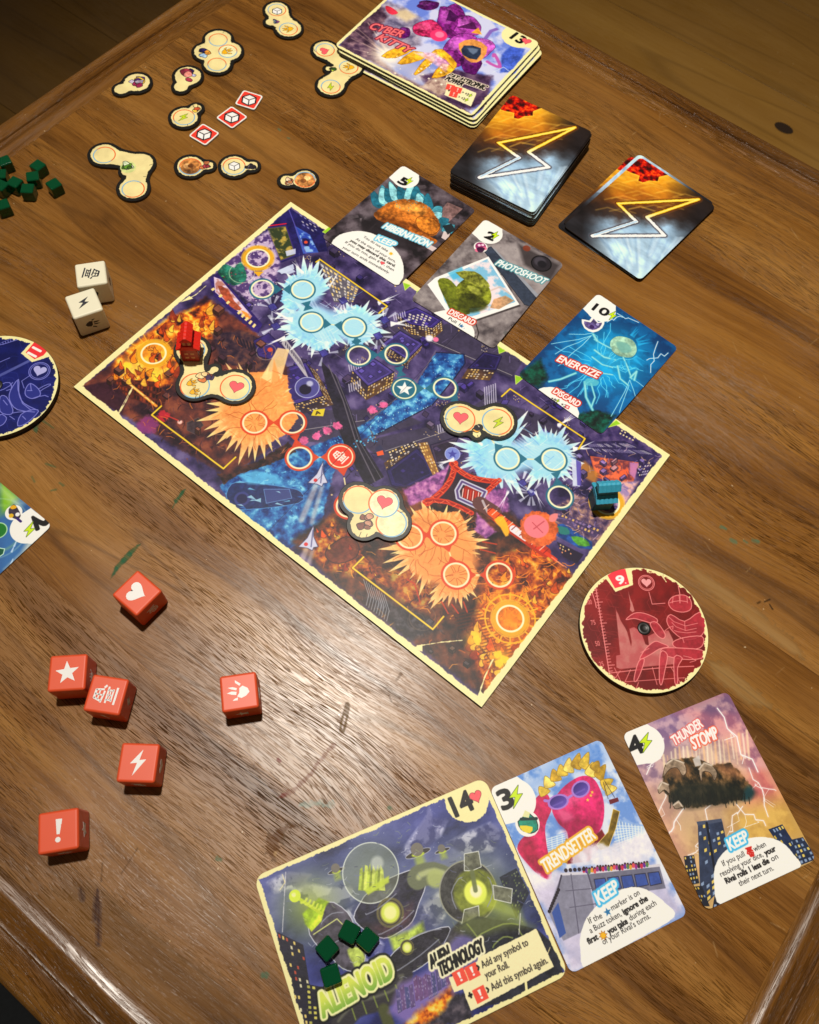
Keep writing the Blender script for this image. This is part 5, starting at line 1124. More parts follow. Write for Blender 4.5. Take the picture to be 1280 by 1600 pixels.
    A.poly(z((520, 290), (640, 290), (720, 350), (700, 400), (600, 330)), (214, 170, 190), 0.8, 2, 0.3)
    for k in range(30): p = z((r.uniform(250, 700), r.uniform(280, 470)))[0]; A.circ(p, r.uniform(0.3, 0.9), (255, 244, 224), 0.8, 0.4)
    A.poly(z((365, 30), (400, 40), (435, 70), (400, 80), (370, 60)), (196, 60, 80), 1, 0.5, 0.2, sm=2)
    A.border(2.1, CREAM, 0.6)
    A.circ(z((1100, 200))[0], 12.5, CREAM, rough=0.3); A.poly(z((1060, 140), (1230, 200), (1180, 270), (1110, 250)), CREAM, 1, 0.2)
    A.text('13', (796.5, 58.5), (813, 68), 8.6, INK, 0.6, shear=0.05); heart_icon(A, (822.5, 64), 3.8, (0.35, -1))
    A.text('CYBER', (575.5, 43.5), (626, 57.5), 7.4, (240, 122, 124), 0.35, [((120, 36, 66), 0.9)], 0.3); A.text('KITTY', (587, 60), (637, 82), 7.4, (240, 122, 124), 0.35, [((120, 36, 66), 0.9)], 0.3)
    A.poly(z((700, 455), (735, 460), (870, 515), (838, 588), (690, 525), (705, 490)), (236, 226, 184), 1, rough=0.2)
    A.text('CAT-ASTROPHIC', (697, 119.5), (756, 140), 5.2, (24, 24, 26), 0.3, [((236, 220, 200), 0.7)], 0.3); A.text('POWER', (694.5, 124.5), (721, 133.5), 4.8, (24, 24, 26), 0.3, [((236, 220, 200), 0.7)], 0.3)
    for c in ((724, 483), (764, 498), (742, 521)):
        A.sym([(-1, -1), (1, -1), (1, 1), (-1, 1)], z(c)[0], 3.0, (222, 86, 76), (0.4, -1)); A.sym(EXCL, z(c)[0], 1.9, (240, 200, 190), (0.4, -1))
    A.text('> +2', (721, 145), (731, 149), 2.6, INK, 0.12); A.text('> +2', (715, 152), (725, 156), 2.6, INK, 0.12); bolt_icon(A, (735, 148.5), 2.0, (0.5, -1)); bolt_icon(A, (729, 155.5), 2.0, (0.5, -1)); A.text('+', (699, 142), (702, 143), 2.6, INK, 0.2)
    return A.image('board_crystal')

def art_disc(pose, blue):
    Rr = 35.0; bgc, ln, mid, pale = ((122, 34, 34), (226, 140, 140), (168, 74, 76), (194, 128, 124)) if not blue else ((28, 36, 98), (132, 134, 206), (66, 74, 150), (92, 98, 160))
    A = Art(72, 72, 6, pose, bgc, 41 + blue); full = [(-36, -36), (36, -36), (36, 36), (-36, 36)]
    A.clouds(full, tuple(int(c*0.85) for c in bgc), tuple(min(255, int(c*1.18)) for c in bgc), 0.7, 0, 0.8, 1, mm=True, cell=12)
    for k in range(70):                                              # faint hexagon net
        cx, cy = A.rng.uniform(-34, 34), A.rng.uniform(-34, 34); A.line([(cx+5*math.cos(t), cy+5*math.sin(t)) for t in np.arange(A.rng.integers(0, 5), 6)*math.pi/3], 0.25, mid, 0.5, mm=True)
    if not blue:
        z = zm(890, 870, 5.565)
        A.clouds(z((400, 440), (408, 470), (425, 500), (440, 545), (460, 580), (480, 610), (500, 650), (525, 740), (535, 775), (540, 740), (520, 625), (560, 610), (620, 650), (660, 760), (690, 770), (680, 690), (780, 640), (860, 640), (900, 720), (930, 930), (440, 975), (408, 960), (404, 858), (440, 850)), pale, (184, 100, 102), 0.95, 0, 0.9, 0.4)
        A.poly(z((508, 290), (530, 370), (545, 400), (565, 470), (545, 480), (524, 460), (530, 420)), pale, 0.95, 0.1)
        A.line(z((225, 250), (350, 1040)), 0.5, ln); A.line(z((190, 290), (225, 400), (232, 440)), 0.5, ln)
        for k in range(28):
            t = k/28; x, y = 215+t*138, 290+t*730; A.line(z((x, y), (x+(52 if k % 7 == 4 else 26), y-3)), 0.4, ln)
        for s_, p in (('100', (150, 415)), ('75', (190, 592)), ('50', (228, 775)), ('25', (262, 955))): A.text(s_, z(p)[0], z((p[0]+(46 if len(s_) > 2 else 38), p[1]-5))[0], 2.6, ln, 0.1)
        A.line(z((345, 1010), (560, 985), (840, 960), (1080, 950)), 0.5, ln, 0.9); A.line(z((490, 1085), (1000, 1050)), 0.4, ln, 0.8)
        for q in (((390, 965), (440, 1070)), ((530, 980), (480, 1090)), ((720, 960), (760, 1110)), ((880, 955), (960, 1090)), ((600, 1090), (580, 1140)), ((345, 1020), (400, 1050), (440, 990))): A.line(z(*q), 0.4, ln, 0.85)
        c = z((668, 225))[0]; A.circ(c, 4.4, bgc); A.circ(c, 4.4, ln, ring=0.45); A.circ(c, 3.7, ln, ring=0.35); A.sym(heart_pts(), c, 3.0, (226, 160, 162), (-0.08, -1)); A.line(z((690, 305), (718, 410), (830, 402)), 0.4, ln)
        fill = (170, 60, 72)                                         # a plain blueprint of stacked rounded machine parts
        for q in (z((860, 400), (900, 345), (990, 330), (1050, 370), (1056, 450), (990, 480), (900, 460)), z((845, 560), (880, 500), (1000, 560), (1130, 480), (1180, 570), (1150, 680), (1010, 720), (900, 650)), z((900, 740), (1000, 700), (1150, 690), (1160, 760), (1100, 800), (930, 790)),
                  z((800, 800), (900, 790), (1150, 810), (1150, 880), (980, 890), (820, 850)), z((490, 545), (560, 490), (650, 490), (760, 540), (740, 580), (640, 555), (560, 535)), z((700, 580), (760, 570), (830, 670), (810, 710), (750, 670)),
                  z((610, 890), (660, 800), (740, 735), (800, 750), (860, 780), (780, 800), (700, 850)), z((560, 1060), (600, 910), (650, 890), (620, 1000), (580, 1080)), z((790, 830), (850, 850), (830, 980), (800, 1110), (780, 1060)), z((910, 870), (980, 880), (940, 960), (940, 1090), (915, 1090))):
            A.poly(q, fill, 0.85, 0.2, 0.15, sm=3, edge=(ln, 0.45))
        for q in (((860, 520), (1010, 600), (1160, 540)), ((890, 570), (1010, 640), (1150, 590)), ((910, 640), (1020, 660), (1140, 640)), ((1000, 560), (1010, 720)), ((980, 700), (1010, 790)), ((950, 330), (970, 470)), ((620, 830), (760, 760)), ((830, 640), (900, 600), (880, 660)), ((990, 860), (1100, 900), (980, 920))): A.line(z(*q), 0.35, ln, 0.9, sm=2)
        for q in (((870, 400), (960, 380), (1050, 400)), ((900, 350), (890, 450)), ((960, 332), (960, 470)), ((1020, 345), (1030, 455))): A.line(z(*q), 0.4, ln, 0.9, sm=2)     # ribs of the plain dome
        A.line(z((960, 330), (945, 250)), 0.5, ln)
    else:
        z = zm(0, 500, 4.0)
        A.line(z((-200, 190), (20, 150), (160, 105)), 0.45, ln); A.line(z((-100, 200), (20, 135), (120, 98)), 0.4, ln, 0.7)
        for k in range(9): A.line(z((20+k*16, 150-k*5), (17+k*16, 138-k*5)), 0.35, ln)
        A.line(z((-20, 270), (60, 235)), 0.4, ln); A.line(z((0, 345), (90, 300), (180, 255)), 1.8, pale, 0.9); A.line(z((90, 300), (185, 252)), 0.6, pale, 0.9)
        c = z((246, 318))[0]; A.circ(c, 6.0, bgc); A.circ(c, 6.0, ln, ring=0.5); A.circ(c, 5.1, ln, ring=0.4); A.sym(heart_pts(), c, 4.2, (176, 176, 222), (0.45, -1)); A.line(z((195, 340), (135, 380), (150, 425)), 0.4, ln)
        for q in (z((115, 370), (65, 440), (60, 500), (110, 560), (240, 570), (150, 520), (118, 460)), z((160, 430), (190, 395), (240, 430), (250, 470), (200, 490), (160, 470)), z((0, 480), (40, 480), (80, 560), (60, 590), (0, 570)), z((0, 590), (40, 610), (20, 650), (-20, 660)), z((130, 590), (200, 560), (240, 570), (170, 640), (110, 660))): A.poly(q, (56, 62, 138), 0.9, 0.2, sm=3, edge=(ln, 0.5))
        for q in (((10, 400), (60, 390), (70, 430), (10, 440)), ((240, 430), (300, 400), (315, 405), (270, 430), (240, 450)), ((200, 490), (280, 470), (300, 490)), ((110, 380), (140, 520), (230, 565)), ((80, 580), (170, 570), (230, 580)), ((60, 600), (120, 640)), ((20, 500), (70, 560)), ((170, 440), (230, 440)), ((190, 400), (200, 480)), ((140, 600), (180, 640)), ((0, 440), (60, 410), (80, 380))): A.line(z(*q), 0.5, ln, 0.95, sm=2)
    d = np.hypot(A.xx/A.k-36, A.yy/A.k-36); dd = d - (Rr - 1.7 + 0.8*A.n1 + 1.1*A.n2 + 0.25*A.nf); A.put((slice(None),)*2, np.clip(0.5+dd*A.k/1.2, 0, 1), CREAM)
    if not blue:
        A.poly(z((300, 170), (400, 304), (552, 244), (540, 90), (470, 60), (330, 90)), CREAM, rough=0.15)
        A.poly(z((330, 160), (394, 272), (520, 238), (484, 104), (400, 110)), (226, 70, 84)); A.text('9', z((420, 238))[0], z((484, 226))[0], 4.6, (250, 246, 240), 0.35); A.text('.', z((484, 232))[0], z((494, 230))[0], 4, (250, 246, 240), 0.1)
        for p in ((800, 160), (840, 215)): pass
        A.line(z((800, 160), (840, 215)), 0.5, CREAM, rough=0.15)
    else:
        A.poly(z((130, 208), (200, 262), (320, 225), (330, 170), (220, 110)), CREAM, rough=0.15)
        A.poly(z((160, 202), (218, 132), (300, 186), (270, 220), (215, 244)), (222, 66, 70)); A.text('11', z((222, 232))[0], z((258, 192))[0], 6.0, (250, 236, 230), 0.4)
    return A.image('dial_blue' if blue else 'dial_red')
def art_city():
    A = Art(WB, HB, 4.2, BOARD, (62, 52, 92), 51); full = [(-150, -96), (150, -96), (150, 96), (-150, 96)]; r = A.rng
    A.ramp(full, [(44, 38, 68), (68, 58, 98), (92, 80, 124), (116, 104, 146)], 1, 1, 9, mm=True)
    lit = [(240, 214, 150), (226, 190, 110), (214, 206, 196)]
    roofs = [(62, 48, 118), (74, 60, 132), (54, 46, 96), (86, 74, 140), (70, 58, 84)]
    def block(roof, base=None, tex=0.18):
        """a tower block seen from above: lit facades and a violet roof with plant on it"""
        c = roofs[r.integers(5)]; P = [np.array(p, float) for p in roof]; n = len(P)
        if base is not None:
            for i in range(n):
                q = [P[i], P[(i+1) % n], P[(i+1) % n]+base, P[i]+base]
                A.poly(q, (58, 48, 66), 1, 0.1, 0.2, grad=((96, 72, 56), q[0], q[3])); A.grid_windows(q, max(3, int(np.linalg.norm(q[1]-q[0])/4.5)), 5, lit, 0.6, 0.85, 0.55)
        A.poly(P, c, 1, 0.1, tex, edge=((34, 28, 60), 0.5)); m = sum(P)/n
        A.poly([m+(p-m)*0.84 for p in P], tuple(int(v*0.82) for v in c), 1, 0.1, tex, edge=(tuple(int(v*1.25) for v in c), 0.3))
        for k in range(4):
            q = m + (P[r.integers(n)]-m)*r.uniform(0.2, 0.6); w = r.uniform(2, 6); A.poly([q+(-w, 0), q+(0, -w*0.7), q+(w, 0), q+(0, w*0.7)], tuple(int(v*1.3) for v in c), 0.9, 0.1, edge=((40, 34, 72), 0.3))
    # --- streets
    road = (70, 64, 86)
    for q in ([(640, 522), (800, 590), (820, 560), (700, 505)], [(560, 690), (700, 660), (760, 620), (850, 650), (900, 690), (880, 720), (760, 650), (700, 690), (600, 720)], [(440, 640), (620, 640), (660, 660), (560, 690), (470, 690)], [(520, 560), (560, 545), (700, 520), (690, 500), (560, 515)]):
        A.poly(q, road, 0.9, 1.0, 0.12)
    for q in ([(645, 520), (800, 586)], [(600, 705), (702, 672)], [(470, 672), (610, 650)], [(880, 700), (760, 642)]): A.line(q, 0.4, (222, 218, 206), 0.6)
    for k in range(150):
        p = (r.uniform(380, 1010), r.uniform(330, 780)); A.circ(p, r.uniform(0.25, 0.6), lit[r.integers(3)], 0.8)
    for k in range(60):                                              # small dark houses and cars between the blocks
        p = np.array((r.uniform(330, 1000), r.uniform(350, 790))); a = r.uniform(0, 6.28); l, w = r.uniform(4, 12), r.uniform(3, 6); ca, sa = math.cos(a)*l, math.sin(a)*w
        A.poly([p+(-ca, -sa), p+(sa, -ca*0.5), p+(ca, sa), p+(-sa, ca*0.5)], roofs[r.integers(5)], 0.8, 0.1, 0.25, edge=((32, 26, 54), 0.3))
    cityp = [(452, 330), (760, 520), (1040, 712), (900, 760), (700, 690), (560, 700), (450, 650), (440, 560), (350, 470)]
    A.boxes(cityp, 150, 11, roofs + [(96, 84, 150), (110, 96, 120), (64, 56, 80)], (32, 26, 54))
    A.strokes(cityp, 420, 8, 0.35, [(140, 126, 176), (36, 30, 60), (116, 100, 150), (46, 40, 80)], [0.62, -0.6, 1.57], 0.08, 0.75)
    for k in range(80): p = (r.uniform(380, 1010), r.uniform(330, 780)); A.grid_windows([(p[0], p[1]), (p[0]+10, p[1]+6), (p[0]+9, p[1]+16), (p[0]-1, p[1]+10)], 4, 4, lit, 0.55, 0.8, 0.45)
    # --- river and harbour
    wat = [(24, 54, 110), (44, 92, 158), (70, 136, 190), (140, 206, 232)]
    A.ramp([(342, 760), (380, 735), (450, 708), (487, 697), (537, 678), (575, 659), (581, 680), (530, 703), (496, 840), (450, 856), (400, 830)], wat, 1, 1.0, 4, 1, -0.10)
    A.ramp([(681, 550), (725, 553), (727, 567), (712, 588), (676, 632), (584, 681), (574, 660), (653, 597)], wat, 1, 0.4, 4, 1, -0.06)
    A.line([(681, 550), (725, 553), (727, 567), (712, 588), (676, 632), (584, 681)], 0.8, (40, 40, 70)); A.line([(681, 548), (650, 598), (574, 658)], 0.8, (120, 116, 130), 0.6)
    A.dots([(575, 660), (640, 616), (690, 610), (676, 632), (584, 681)], 260, 0.55, [(150, 222, 240), (96, 190, 226), (210, 240, 246)], 0.9, el=(0.6, 2.2))
    A.dots([(660, 590), (690, 556), (724, 556), (708, 590), (680, 610)], 60, 0.35, [(120, 190, 226), (200, 226, 240)], 0.8)
    A.dots([(490, 697), (537, 678), (575, 660), (530, 702)], 160, 0.6, [(120, 206, 236), (80, 170, 220)], 0.9, el=(0.3, 2))
    A.dots([(342, 760), (380, 735), (440, 712), (480, 750), (470, 800), (400, 830)], 200, 0.7, [(120, 190, 226), (70, 130, 190), (44, 80, 130)], 0.8, el=(0.5, 2))
    A.poly([(354, 770), (372, 752), (440, 760), (470, 768), (466, 786), (380, 796), (360, 788)], (44, 56, 104), 0.95, 0.6, 0.25, sm=3, edge=((96, 150, 206), 0.4)); A.circ((378, 779), 4.4, (66, 72, 130)); A.circ((378, 779), 3, (40, 42, 84)); A.poly([(372, 742), (400, 734), (432, 742), (440, 757), (388, 756)], (110, 196, 236), 0.75, 2); A.poly([(412, 764), (452, 764), (456, 778), (416, 786)], (70, 80, 134), 0.9, edge=((120, 160, 210), 0.3))
    for k in range(26):
        p = np.array((r.uniform(360, 470), r.uniform(728, 800))); A.poly([p, p+(r.uniform(3, 12), r.uniform(-6, 2)), p+(r.uniform(8, 18), r.uniform(-3, 5))], [(130, 206, 240), (60, 120, 190), (180, 230, 246)][k % 3], 0.75, 0.2)
    A.ramp([(340, 740), (400, 722), (452, 690), (462, 706), (420, 726), (370, 742), (350, 756)], [(30, 20, 26), (66, 44, 44), (96, 60, 52)], 1, 0.6, 2.5)
    # --- the broken expressway
    A.poly([(500, 562), (528, 590), (548, 640), (566, 690), (600, 745), (572, 760), (540, 700), (522, 650)], (46, 42, 58), 1, 0.3, 0.25); A.line([(513, 570), (536, 625), (556, 690), (586, 752)], 0.7, (112, 106, 118), 0.9); A.line([(524, 584), (546, 640), (562, 690), (596, 748)], 0.4, (150, 146, 150), 0.6)
    for k in range(20): p = (r.uniform(530, 590), r.uniform(690, 760)); A.line([p, (p[0]+r.uniform(-8, 8), p[1]+r.uniform(-8, 8)), (p[0]+r.uniform(-14, 14), p[1]+r.uniform(-10, 10))], 0.35, (28, 24, 36), 0.8)
    A.dots([(548, 690), (585, 680), (590, 690), (552, 700)], 60, 0.6, [(110, 200, 232), (60, 130, 190)], 0.9)
    # --- blocks
    B = np.array
    block([(550, 578), (584, 559), (616, 581), (575, 603)], B((-3, 22))); block([(597, 537), (625, 516), (661, 537), (637, 562)], B((-4, 10))); block([(444, 575), (478, 566), (492, 590), (505, 618), (450, 634)], B((16, 14)))
    A.circ((480, 605), 7.2, (96, 96, 158), 0.75, 0.4); A.circ((480, 605), 7.2, (190, 196, 226), 0.9, ring=0.5); A.circ((477, 608), 3.6, (40, 34, 60)); A.circ((484, 599), 2.0, (220, 224, 240), 0.7, 1)
    block([(731, 575), (756, 550), (784, 556), (775, 578)], B((-10, 16))); block([(620, 490), (650, 480), (690, 500), (676, 512), (640, 506)], B((2, 16))); block([(604, 735), (651, 700), (668, 716), (679, 740), (632, 763), (612, 758)], B((-4, -12))); block([(672, 695), (717, 681), (702, 712), (684, 740)], None)
    A.poly([(653, 692), (668, 690), (686, 738), (676, 742)], (150, 110, 66), 1, 0.2, 0.2); A.grid_windows([(653, 692), (668, 690), (686, 738), (676, 742)], 4, 10, lit, 0.6, 0.9, 0.7)
    A.poly([(606, 705), (648, 688), (656, 698), (612, 722)], (60, 52, 66), 1, 0.2); A.grid_windows([(606, 705), (648, 688), (656, 698), (612, 722)], 9, 4, lit, 0.6, 0.95, 0.8)
    A.poly([(497, 406), (562, 447), (552, 472), (522, 472)], (104, 100, 112), 1, 0.2, 0.15); A.grid_windows([(499, 409), (562, 449), (552, 472), (522, 471)], 9, 8, lit + [(206, 206, 214)], 0.62, 0.9, 0.7)
    A.poly([(562, 447), (600, 470), (586, 478), (552, 472)], (62, 52, 84), 1, 0.2, 0.2); A.grid_windows([(640, 480), (676, 496), (668, 512), (636, 500)], 6, 5, [(226, 220, 200)], 0.6, 0.9, 0.8)
    # --- corner of billboards at the top
    A.poly([(452, 324), (505, 360), (512, 392), (478, 396), (440, 410), (412, 384), (416, 352)], (44, 40, 92), 1, 0.3, 0.2)
    A.poly([(416, 356), (447, 352), (462, 398), (438, 408)], (96, 92, 64), 1, 0.2, 0.1); A.clouds([(418, 358), (446, 354), (460, 396), (439, 405)], (60, 70, 50), (186, 162, 84), 0.95, 0.1, 0.4, 0.3, cell=5); A.line([(416, 356), (447, 352), (462, 398), (438, 408)], 0.7, (66, 50, 120), closed=True); A.line([(416, 353), (447, 349)], 0.9, (206, 40, 70)); A.poly([(446, 392), (462, 388), (462, 396), (448, 400)], (200, 206, 232), 0.9)
    A.poly([(460, 352), (484, 366), (498, 394), (474, 396)], (72, 96, 178), 1, 0.2, 0.1); A.clouds([(462, 355), (484, 368), (496, 392), (476, 394)], (56, 80, 170), (150, 190, 232), 0.95, 0.1, 0.4, 0.3, cell=4); A.poly([(472, 372), (484, 374), (482, 384), (474, 382)], (40, 30, 80), 0.9, 0.5, sm=2); A.circ((478, 378), 1.2, (214, 90, 60))
    A.grid_windows([(466, 332), (500, 352), (506, 372), (472, 352)], 5, 4, [(206, 200, 206), (150, 150, 200)], 0.5, 0.8, 0.6); A.line([(451, 326), (478, 396)], 0.6, (96, 90, 170))
    A.clouds([(356, 396), (420, 360), (438, 410), (420, 470), (388, 470), (352, 438)], (92, 70, 122), (206, 186, 214), 0.9, 0.05, 0.4, 2.0, cell=3); A.dots([(360, 400), (420, 365), (440, 470), (390, 480)], 160, 0.45, [(240, 226, 240), (150, 110, 170), (250, 240, 250)], 0.85)
    A.poly([(340, 425), (352, 412), (366, 418), (376, 408), (384, 424), (384, 438), (366, 446), (352, 440)], (42, 104, 88), 0.95, 0.6, 0.4, sm=2); A.dots([(340, 420), (384, 410), (384, 444), (350, 444)], 40, 0.5, [(200, 70, 90), (90, 180, 120), (60, 60, 120)], 0.8); A.circ((378, 426), 8, (220, 232, 200), 0.8, 0.4, ring=0.4)
    # --- the long billboard on the left
    A.poly([(328, 436), (340, 426), (410, 506), (404, 520), (392, 516), (334, 462)], (58, 44, 110), 1, 0.3, 0.2); A.poly([(334, 432), (345, 436), (394, 494), (388, 500), (336, 456)], (206, 186, 214), 1, 0.2); A.clouds([(335, 433), (346, 438), (394, 494), (388, 500), (338, 456)], (176, 120, 110), (222, 206, 226), 0.9, 0.1, 0.5, 0.3, cell=4)
    A.poly([(340, 446), (356, 452), (366, 470), (378, 482), (368, 484), (352, 470)], (166, 84, 60), 0.95, 0.4, 0.3, sm=2); A.poly([(376, 484), (386, 488), (392, 498), (384, 496)], (226, 150, 60), 0.9, 0.4)
    A.grid_windows([(326, 452), (334, 446), (404, 506), (396, 516)], 1, 12, [(240, 214, 150)], 0.5, 1, 0.8)
    for k, c in enumerate(((206, 222, 110), (110, 196, 190), (110, 160, 220), (150, 90, 160), (214, 60, 70))): t0, t1 = k/5, (k+1)/5; f = lambda t, s: (331+35*t+s*(20+0*t)-s*t*0, 507-9*t+s*11); A.poly([f(t0, 0), f(t1, 0), f(t1, 1), f(t0, 1)], c, 0.95, 0.15)
    A.line([(340, 514), (374, 508)], 0.5, (40, 36, 70), 0.7)
    # --- burning quarter, left corner
    fire = [(64, 34, 34), (120, 58, 40), (190, 92, 40), (240, 146, 44), (254, 212, 96)]
    A.ramp([(122, 606), (285, 488), (322, 462), (400, 520), (450, 575), (452, 620), (420, 700), (372, 735), (352, 742), (250, 682)], [(52, 34, 46), (82, 50, 52), (116, 66, 58), (140, 84, 66)], 1, 2.0, 7)
    A.ramp([(180, 560), (262, 496), (330, 470), (332, 500), (290, 530), (268, 600), (220, 612), (170, 600)], fire, 0.95, 3, 5, 1, 0.10); A.ramp([(284, 494), (310, 478), (340, 498), (346, 530), (318, 528), (292, 510)], fire, 0.95, 2, 3.5, 1, 0.12)
    A.circ((240, 552), 22, (250, 190, 60), 0.75, fall=True); A.circ((205, 572), 12, (252, 220, 110), 0.8, fall=True); A.circ((240, 585), 11, (252, 206, 80), 0.9, fall=True)
    for c in ((200, 570), (212, 562), (236, 584), (246, 590), (192, 576)): A.circ(c, 2.4, (252, 214, 70), 0.9, 0.6, rough=0.8)
    for k in range(12): a = r.uniform(0, 6.28); A.line([(240+16*math.cos(a), 552+14*math.sin(a)), (240+38*math.cos(a), 552+34*math.sin(a))], 0.7, (252, 190, 70), 0.7, 0.3)
    A.poly([(170, 590), (240, 596), (262, 616), (254, 640), (236, 634), (200, 620), (160, 612)], (92, 46, 40), 1, 0.6, 0.3); A.grid_windows([(176, 594), (254, 604), (250, 638), (176, 612)], 16, 3, [(40, 24, 30), (150, 70, 40)], 0.6, 0.8, 0.9); A.line([(186, 586), (244, 634)], 1.6, (250, 170, 70), 0.9, 0.5); A.line([(190, 590), (240, 630)], 0.6, (255, 226, 150), 0.9, 0.3)
    A.poly([(124, 604), (176, 594), (200, 622), (190, 648)], (60, 36, 52), 0.85, 1.5, 0.2)
    A.line([(182, 650), (207, 604)], 0.5, CREAM, rough=0.15); A.ramp([(200, 630), (260, 650), (350, 738), (260, 690)], [(34, 22, 34), (58, 36, 48), (84, 54, 62)], 0.95, 3, 3)
    A.circ((230, 664), 6, (150, 70, 130), 0.8, 2, rough=1.0); A.circ((255, 650), 3.4, (190, 50, 66), 0.9, 0.8, rough=0.8); A.line([(258, 648), (282, 658)], 0.8, (214, 70, 60), 0.8, 0.4); A.circ((281, 659), 1.4, (255, 200, 190), 1, 0.8)
    A.poly([(292, 660), (310, 652), (318, 664), (304, 678), (292, 672)], (64, 54, 60), 0.95, 0.4, 0.3, edge=((110, 90, 84), 0.3))
    for k in range(26): p = np.array((r.uniform(230, 360), r.uniform(640, 730))); A.poly([p, p+(r.uniform(3, 9), r.uniform(-4, 4)), p+(r.uniform(0, 6), r.uniform(3, 8))], [(50, 32, 44), (96, 60, 60), (130, 76, 60)][k % 3], 0.7, 0.3)
    A.ramp([(330, 520), (380, 516), (440, 540), (446, 570), (400, 580), (346, 566)], [(46, 36, 56), (72, 54, 66), (110, 76, 70)], 0.95, 2, 3); A.grid_windows([(362, 516), (398, 530), (402, 556), (376, 548)], 6, 1, [(40, 34, 50)], 0.5, 0.9, 1)
    A.poly([(396, 532), (420, 520), (446, 546), (440, 566), (404, 556)], (64, 52, 118), 0.9, 0.3, 0.2, edge=((36, 28, 66), 0.4)); A.circ((416, 549), 6, (140, 128, 130), 0.8, 0.3, ring=0.6); A.circ((422, 546), 1.6, (220, 90, 60), 0.9, 0.6)
    A.poly([(444, 526), (470, 560), (482, 590), (476, 586), (440, 536)], (190, 186, 190), 0.9, 0.2); A.grid_windows([(446, 530), (468, 558), (480, 586), (444, 540)], 10, 1, [(50, 42, 70)], 0.5, 0.9, 1)
    bq = [(150, 606), (285, 500), (330, 480), (440, 560), (440, 640), (372, 730), (250, 682)]
    A.boxes(bq, 46, 12, [(92, 62, 62), (120, 78, 64), (70, 48, 60)], (40, 24, 34)); A.strokes(bq, 300, 7, 0.45, [(170, 96, 60), (46, 28, 40), (226, 140, 60), (110, 70, 76)], [0.6, -0.6, 1.4], 0.5, 0.75, 0.4)
    # --- burning quarter, bottom corner
    A.ramp([(455, 845), (520, 800), (560, 770), (640, 760), (740, 740), (790, 790), (860, 870), (905, 910), (880, 945), (760, 1092), (640, 1000), (540, 925)], [(34, 28, 34), (60, 44, 44), (96, 60, 48), (130, 78, 56)], 1, 3, 6)
    A.ramp([(770, 870), (840, 850), (900, 905), (820, 1010), (760, 1080), (730, 1010), (750, 930)], fire, 0.85, 4, 4, 1, 0.03); A.ramp([(470, 850), (520, 810), (560, 850), (620, 920), (560, 900), (510, 890)], fire, 0.7, 4, 3, 1, -0.02); A.ramp([(600, 890), (660, 890), (700, 940), (640, 960)], fire, 0.6, 4, 3, 1, -0.02)
    bq = [(460, 846), (560, 800), (640, 900), (720, 960), (780, 900), (880, 870), (900, 900), (760, 1085), (640, 1000)]
    A.strokes(bq, 420, 8, 0.5, [(196, 110, 50), (44, 34, 38), (250, 176, 70), (120, 84, 70), (30, 26, 32)], [0.6, -0.6, 1.2], 0.7, 0.75, 0.5); A.boxes([(560, 930), (700, 980), (760, 1080), (640, 1000)], 26, 10, [(80, 72, 76), (104, 84, 74)], (34, 28, 32))
    A.poly([(510, 858), (540, 838), (560, 850), (556, 870), (530, 880), (512, 874)], (104, 54, 44), 0.9, 0.5, 0.3, sm=3, edge=((50, 30, 34), 0.4))
    for k in range(18): x = 700+k*3.6; A.line([(x, 960+k*4.4), (x+46, 950+k*4.2)], 0.7, (90, 46, 34), 0.7); A.line([(x+10, 960+k*4.4), (x+12, 966+k*4.4)], 0.5, (40, 30, 34), 0.8); A.line([(x+28, 957+k*4.4), (x+30, 963+k*4.4)], 0.5, (40, 30, 34), 0.8)
    A.ramp([(560, 925), (640, 950), (690, 985), (640, 1000)], [(34, 30, 40), (58, 54, 62), (96, 94, 104)], 0.9, 4, 2.5)
    for k in range(9): x = 568+k*4; A.line([(x, 905+k*3), (x+8, 930+k*3), (x+4, 946+k*3)], 0.4, (190, 196, 206), 0.7)
    A.circ((660, 965), 7, (120, 104, 90), 0.6, 0.4, ring=0.4); A.circ((650, 970), 4.5, (120, 104, 90), 0.5, 0.4, ring=0.3)
    def flames(reg, n, size):
        P = np.array(reg, float); lo, hi = P.min(0), P.max(0)
        for k in range(n):
            q = lo + r.random(2)*(hi-lo)
            if poly_sdf(P, np.array([[q[0]]]), np.array([[q[1]]]))[0, 0] > 0: continue
            a = r.uniform(-2.2, -0.9); h = size*r.uniform(.5, 1.3); w = h*r.uniform(.25, .45); d = np.array((math.cos(a), math.sin(a))); nn = np.array((-d[1], d[0]))
            c = [(246, 150, 40), (226, 96, 34), (252, 204, 80), (150, 60, 36)][r.integers(4)]
            A.poly([q-nn*w, q-nn*w*0.9+d*h*0.4, q+d*h+nn*w*r.uniform(-1, 1), q+nn*w*0.5+d*h*0.35, q+nn*w, q-d*h*0.2], c, 0.8, 0.25, 0.2, sm=3, edge=((92, 40, 30), 0.25))
    flames([(780, 880), (850, 850), (900, 905), (820, 1010), (760, 1070), (730, 1010), (755, 930)], 110, 14); flames([(470, 850), (520, 812), (560, 850), (610, 915), (540, 890)], 40, 10); flames([(170, 590), (262, 500), (340, 478), (340, 520), (268, 600), (220, 615)], 110, 13)
    for k in range(24): A.cracks((r.uniform(760, 890), r.uniform(860, 960)), 26, 22, 2, (250, 150, 50), 60+k, 0.45)
    A.circ((797, 966), 26, (250, 150, 40), 0.9, fall=True); A.circ((740, 1000), 8, (252, 200, 60), 0.9, fall=True); A.circ((782, 1028), 9, (252, 206, 70), 0.9, fall=True)
    for c in ((742, 990), (746, 1000), (778, 1022), (788, 1030), (780, 1036)): A.circ(c, 2.2, (252, 206, 60), 0.9, 0.5, rough=0.8)
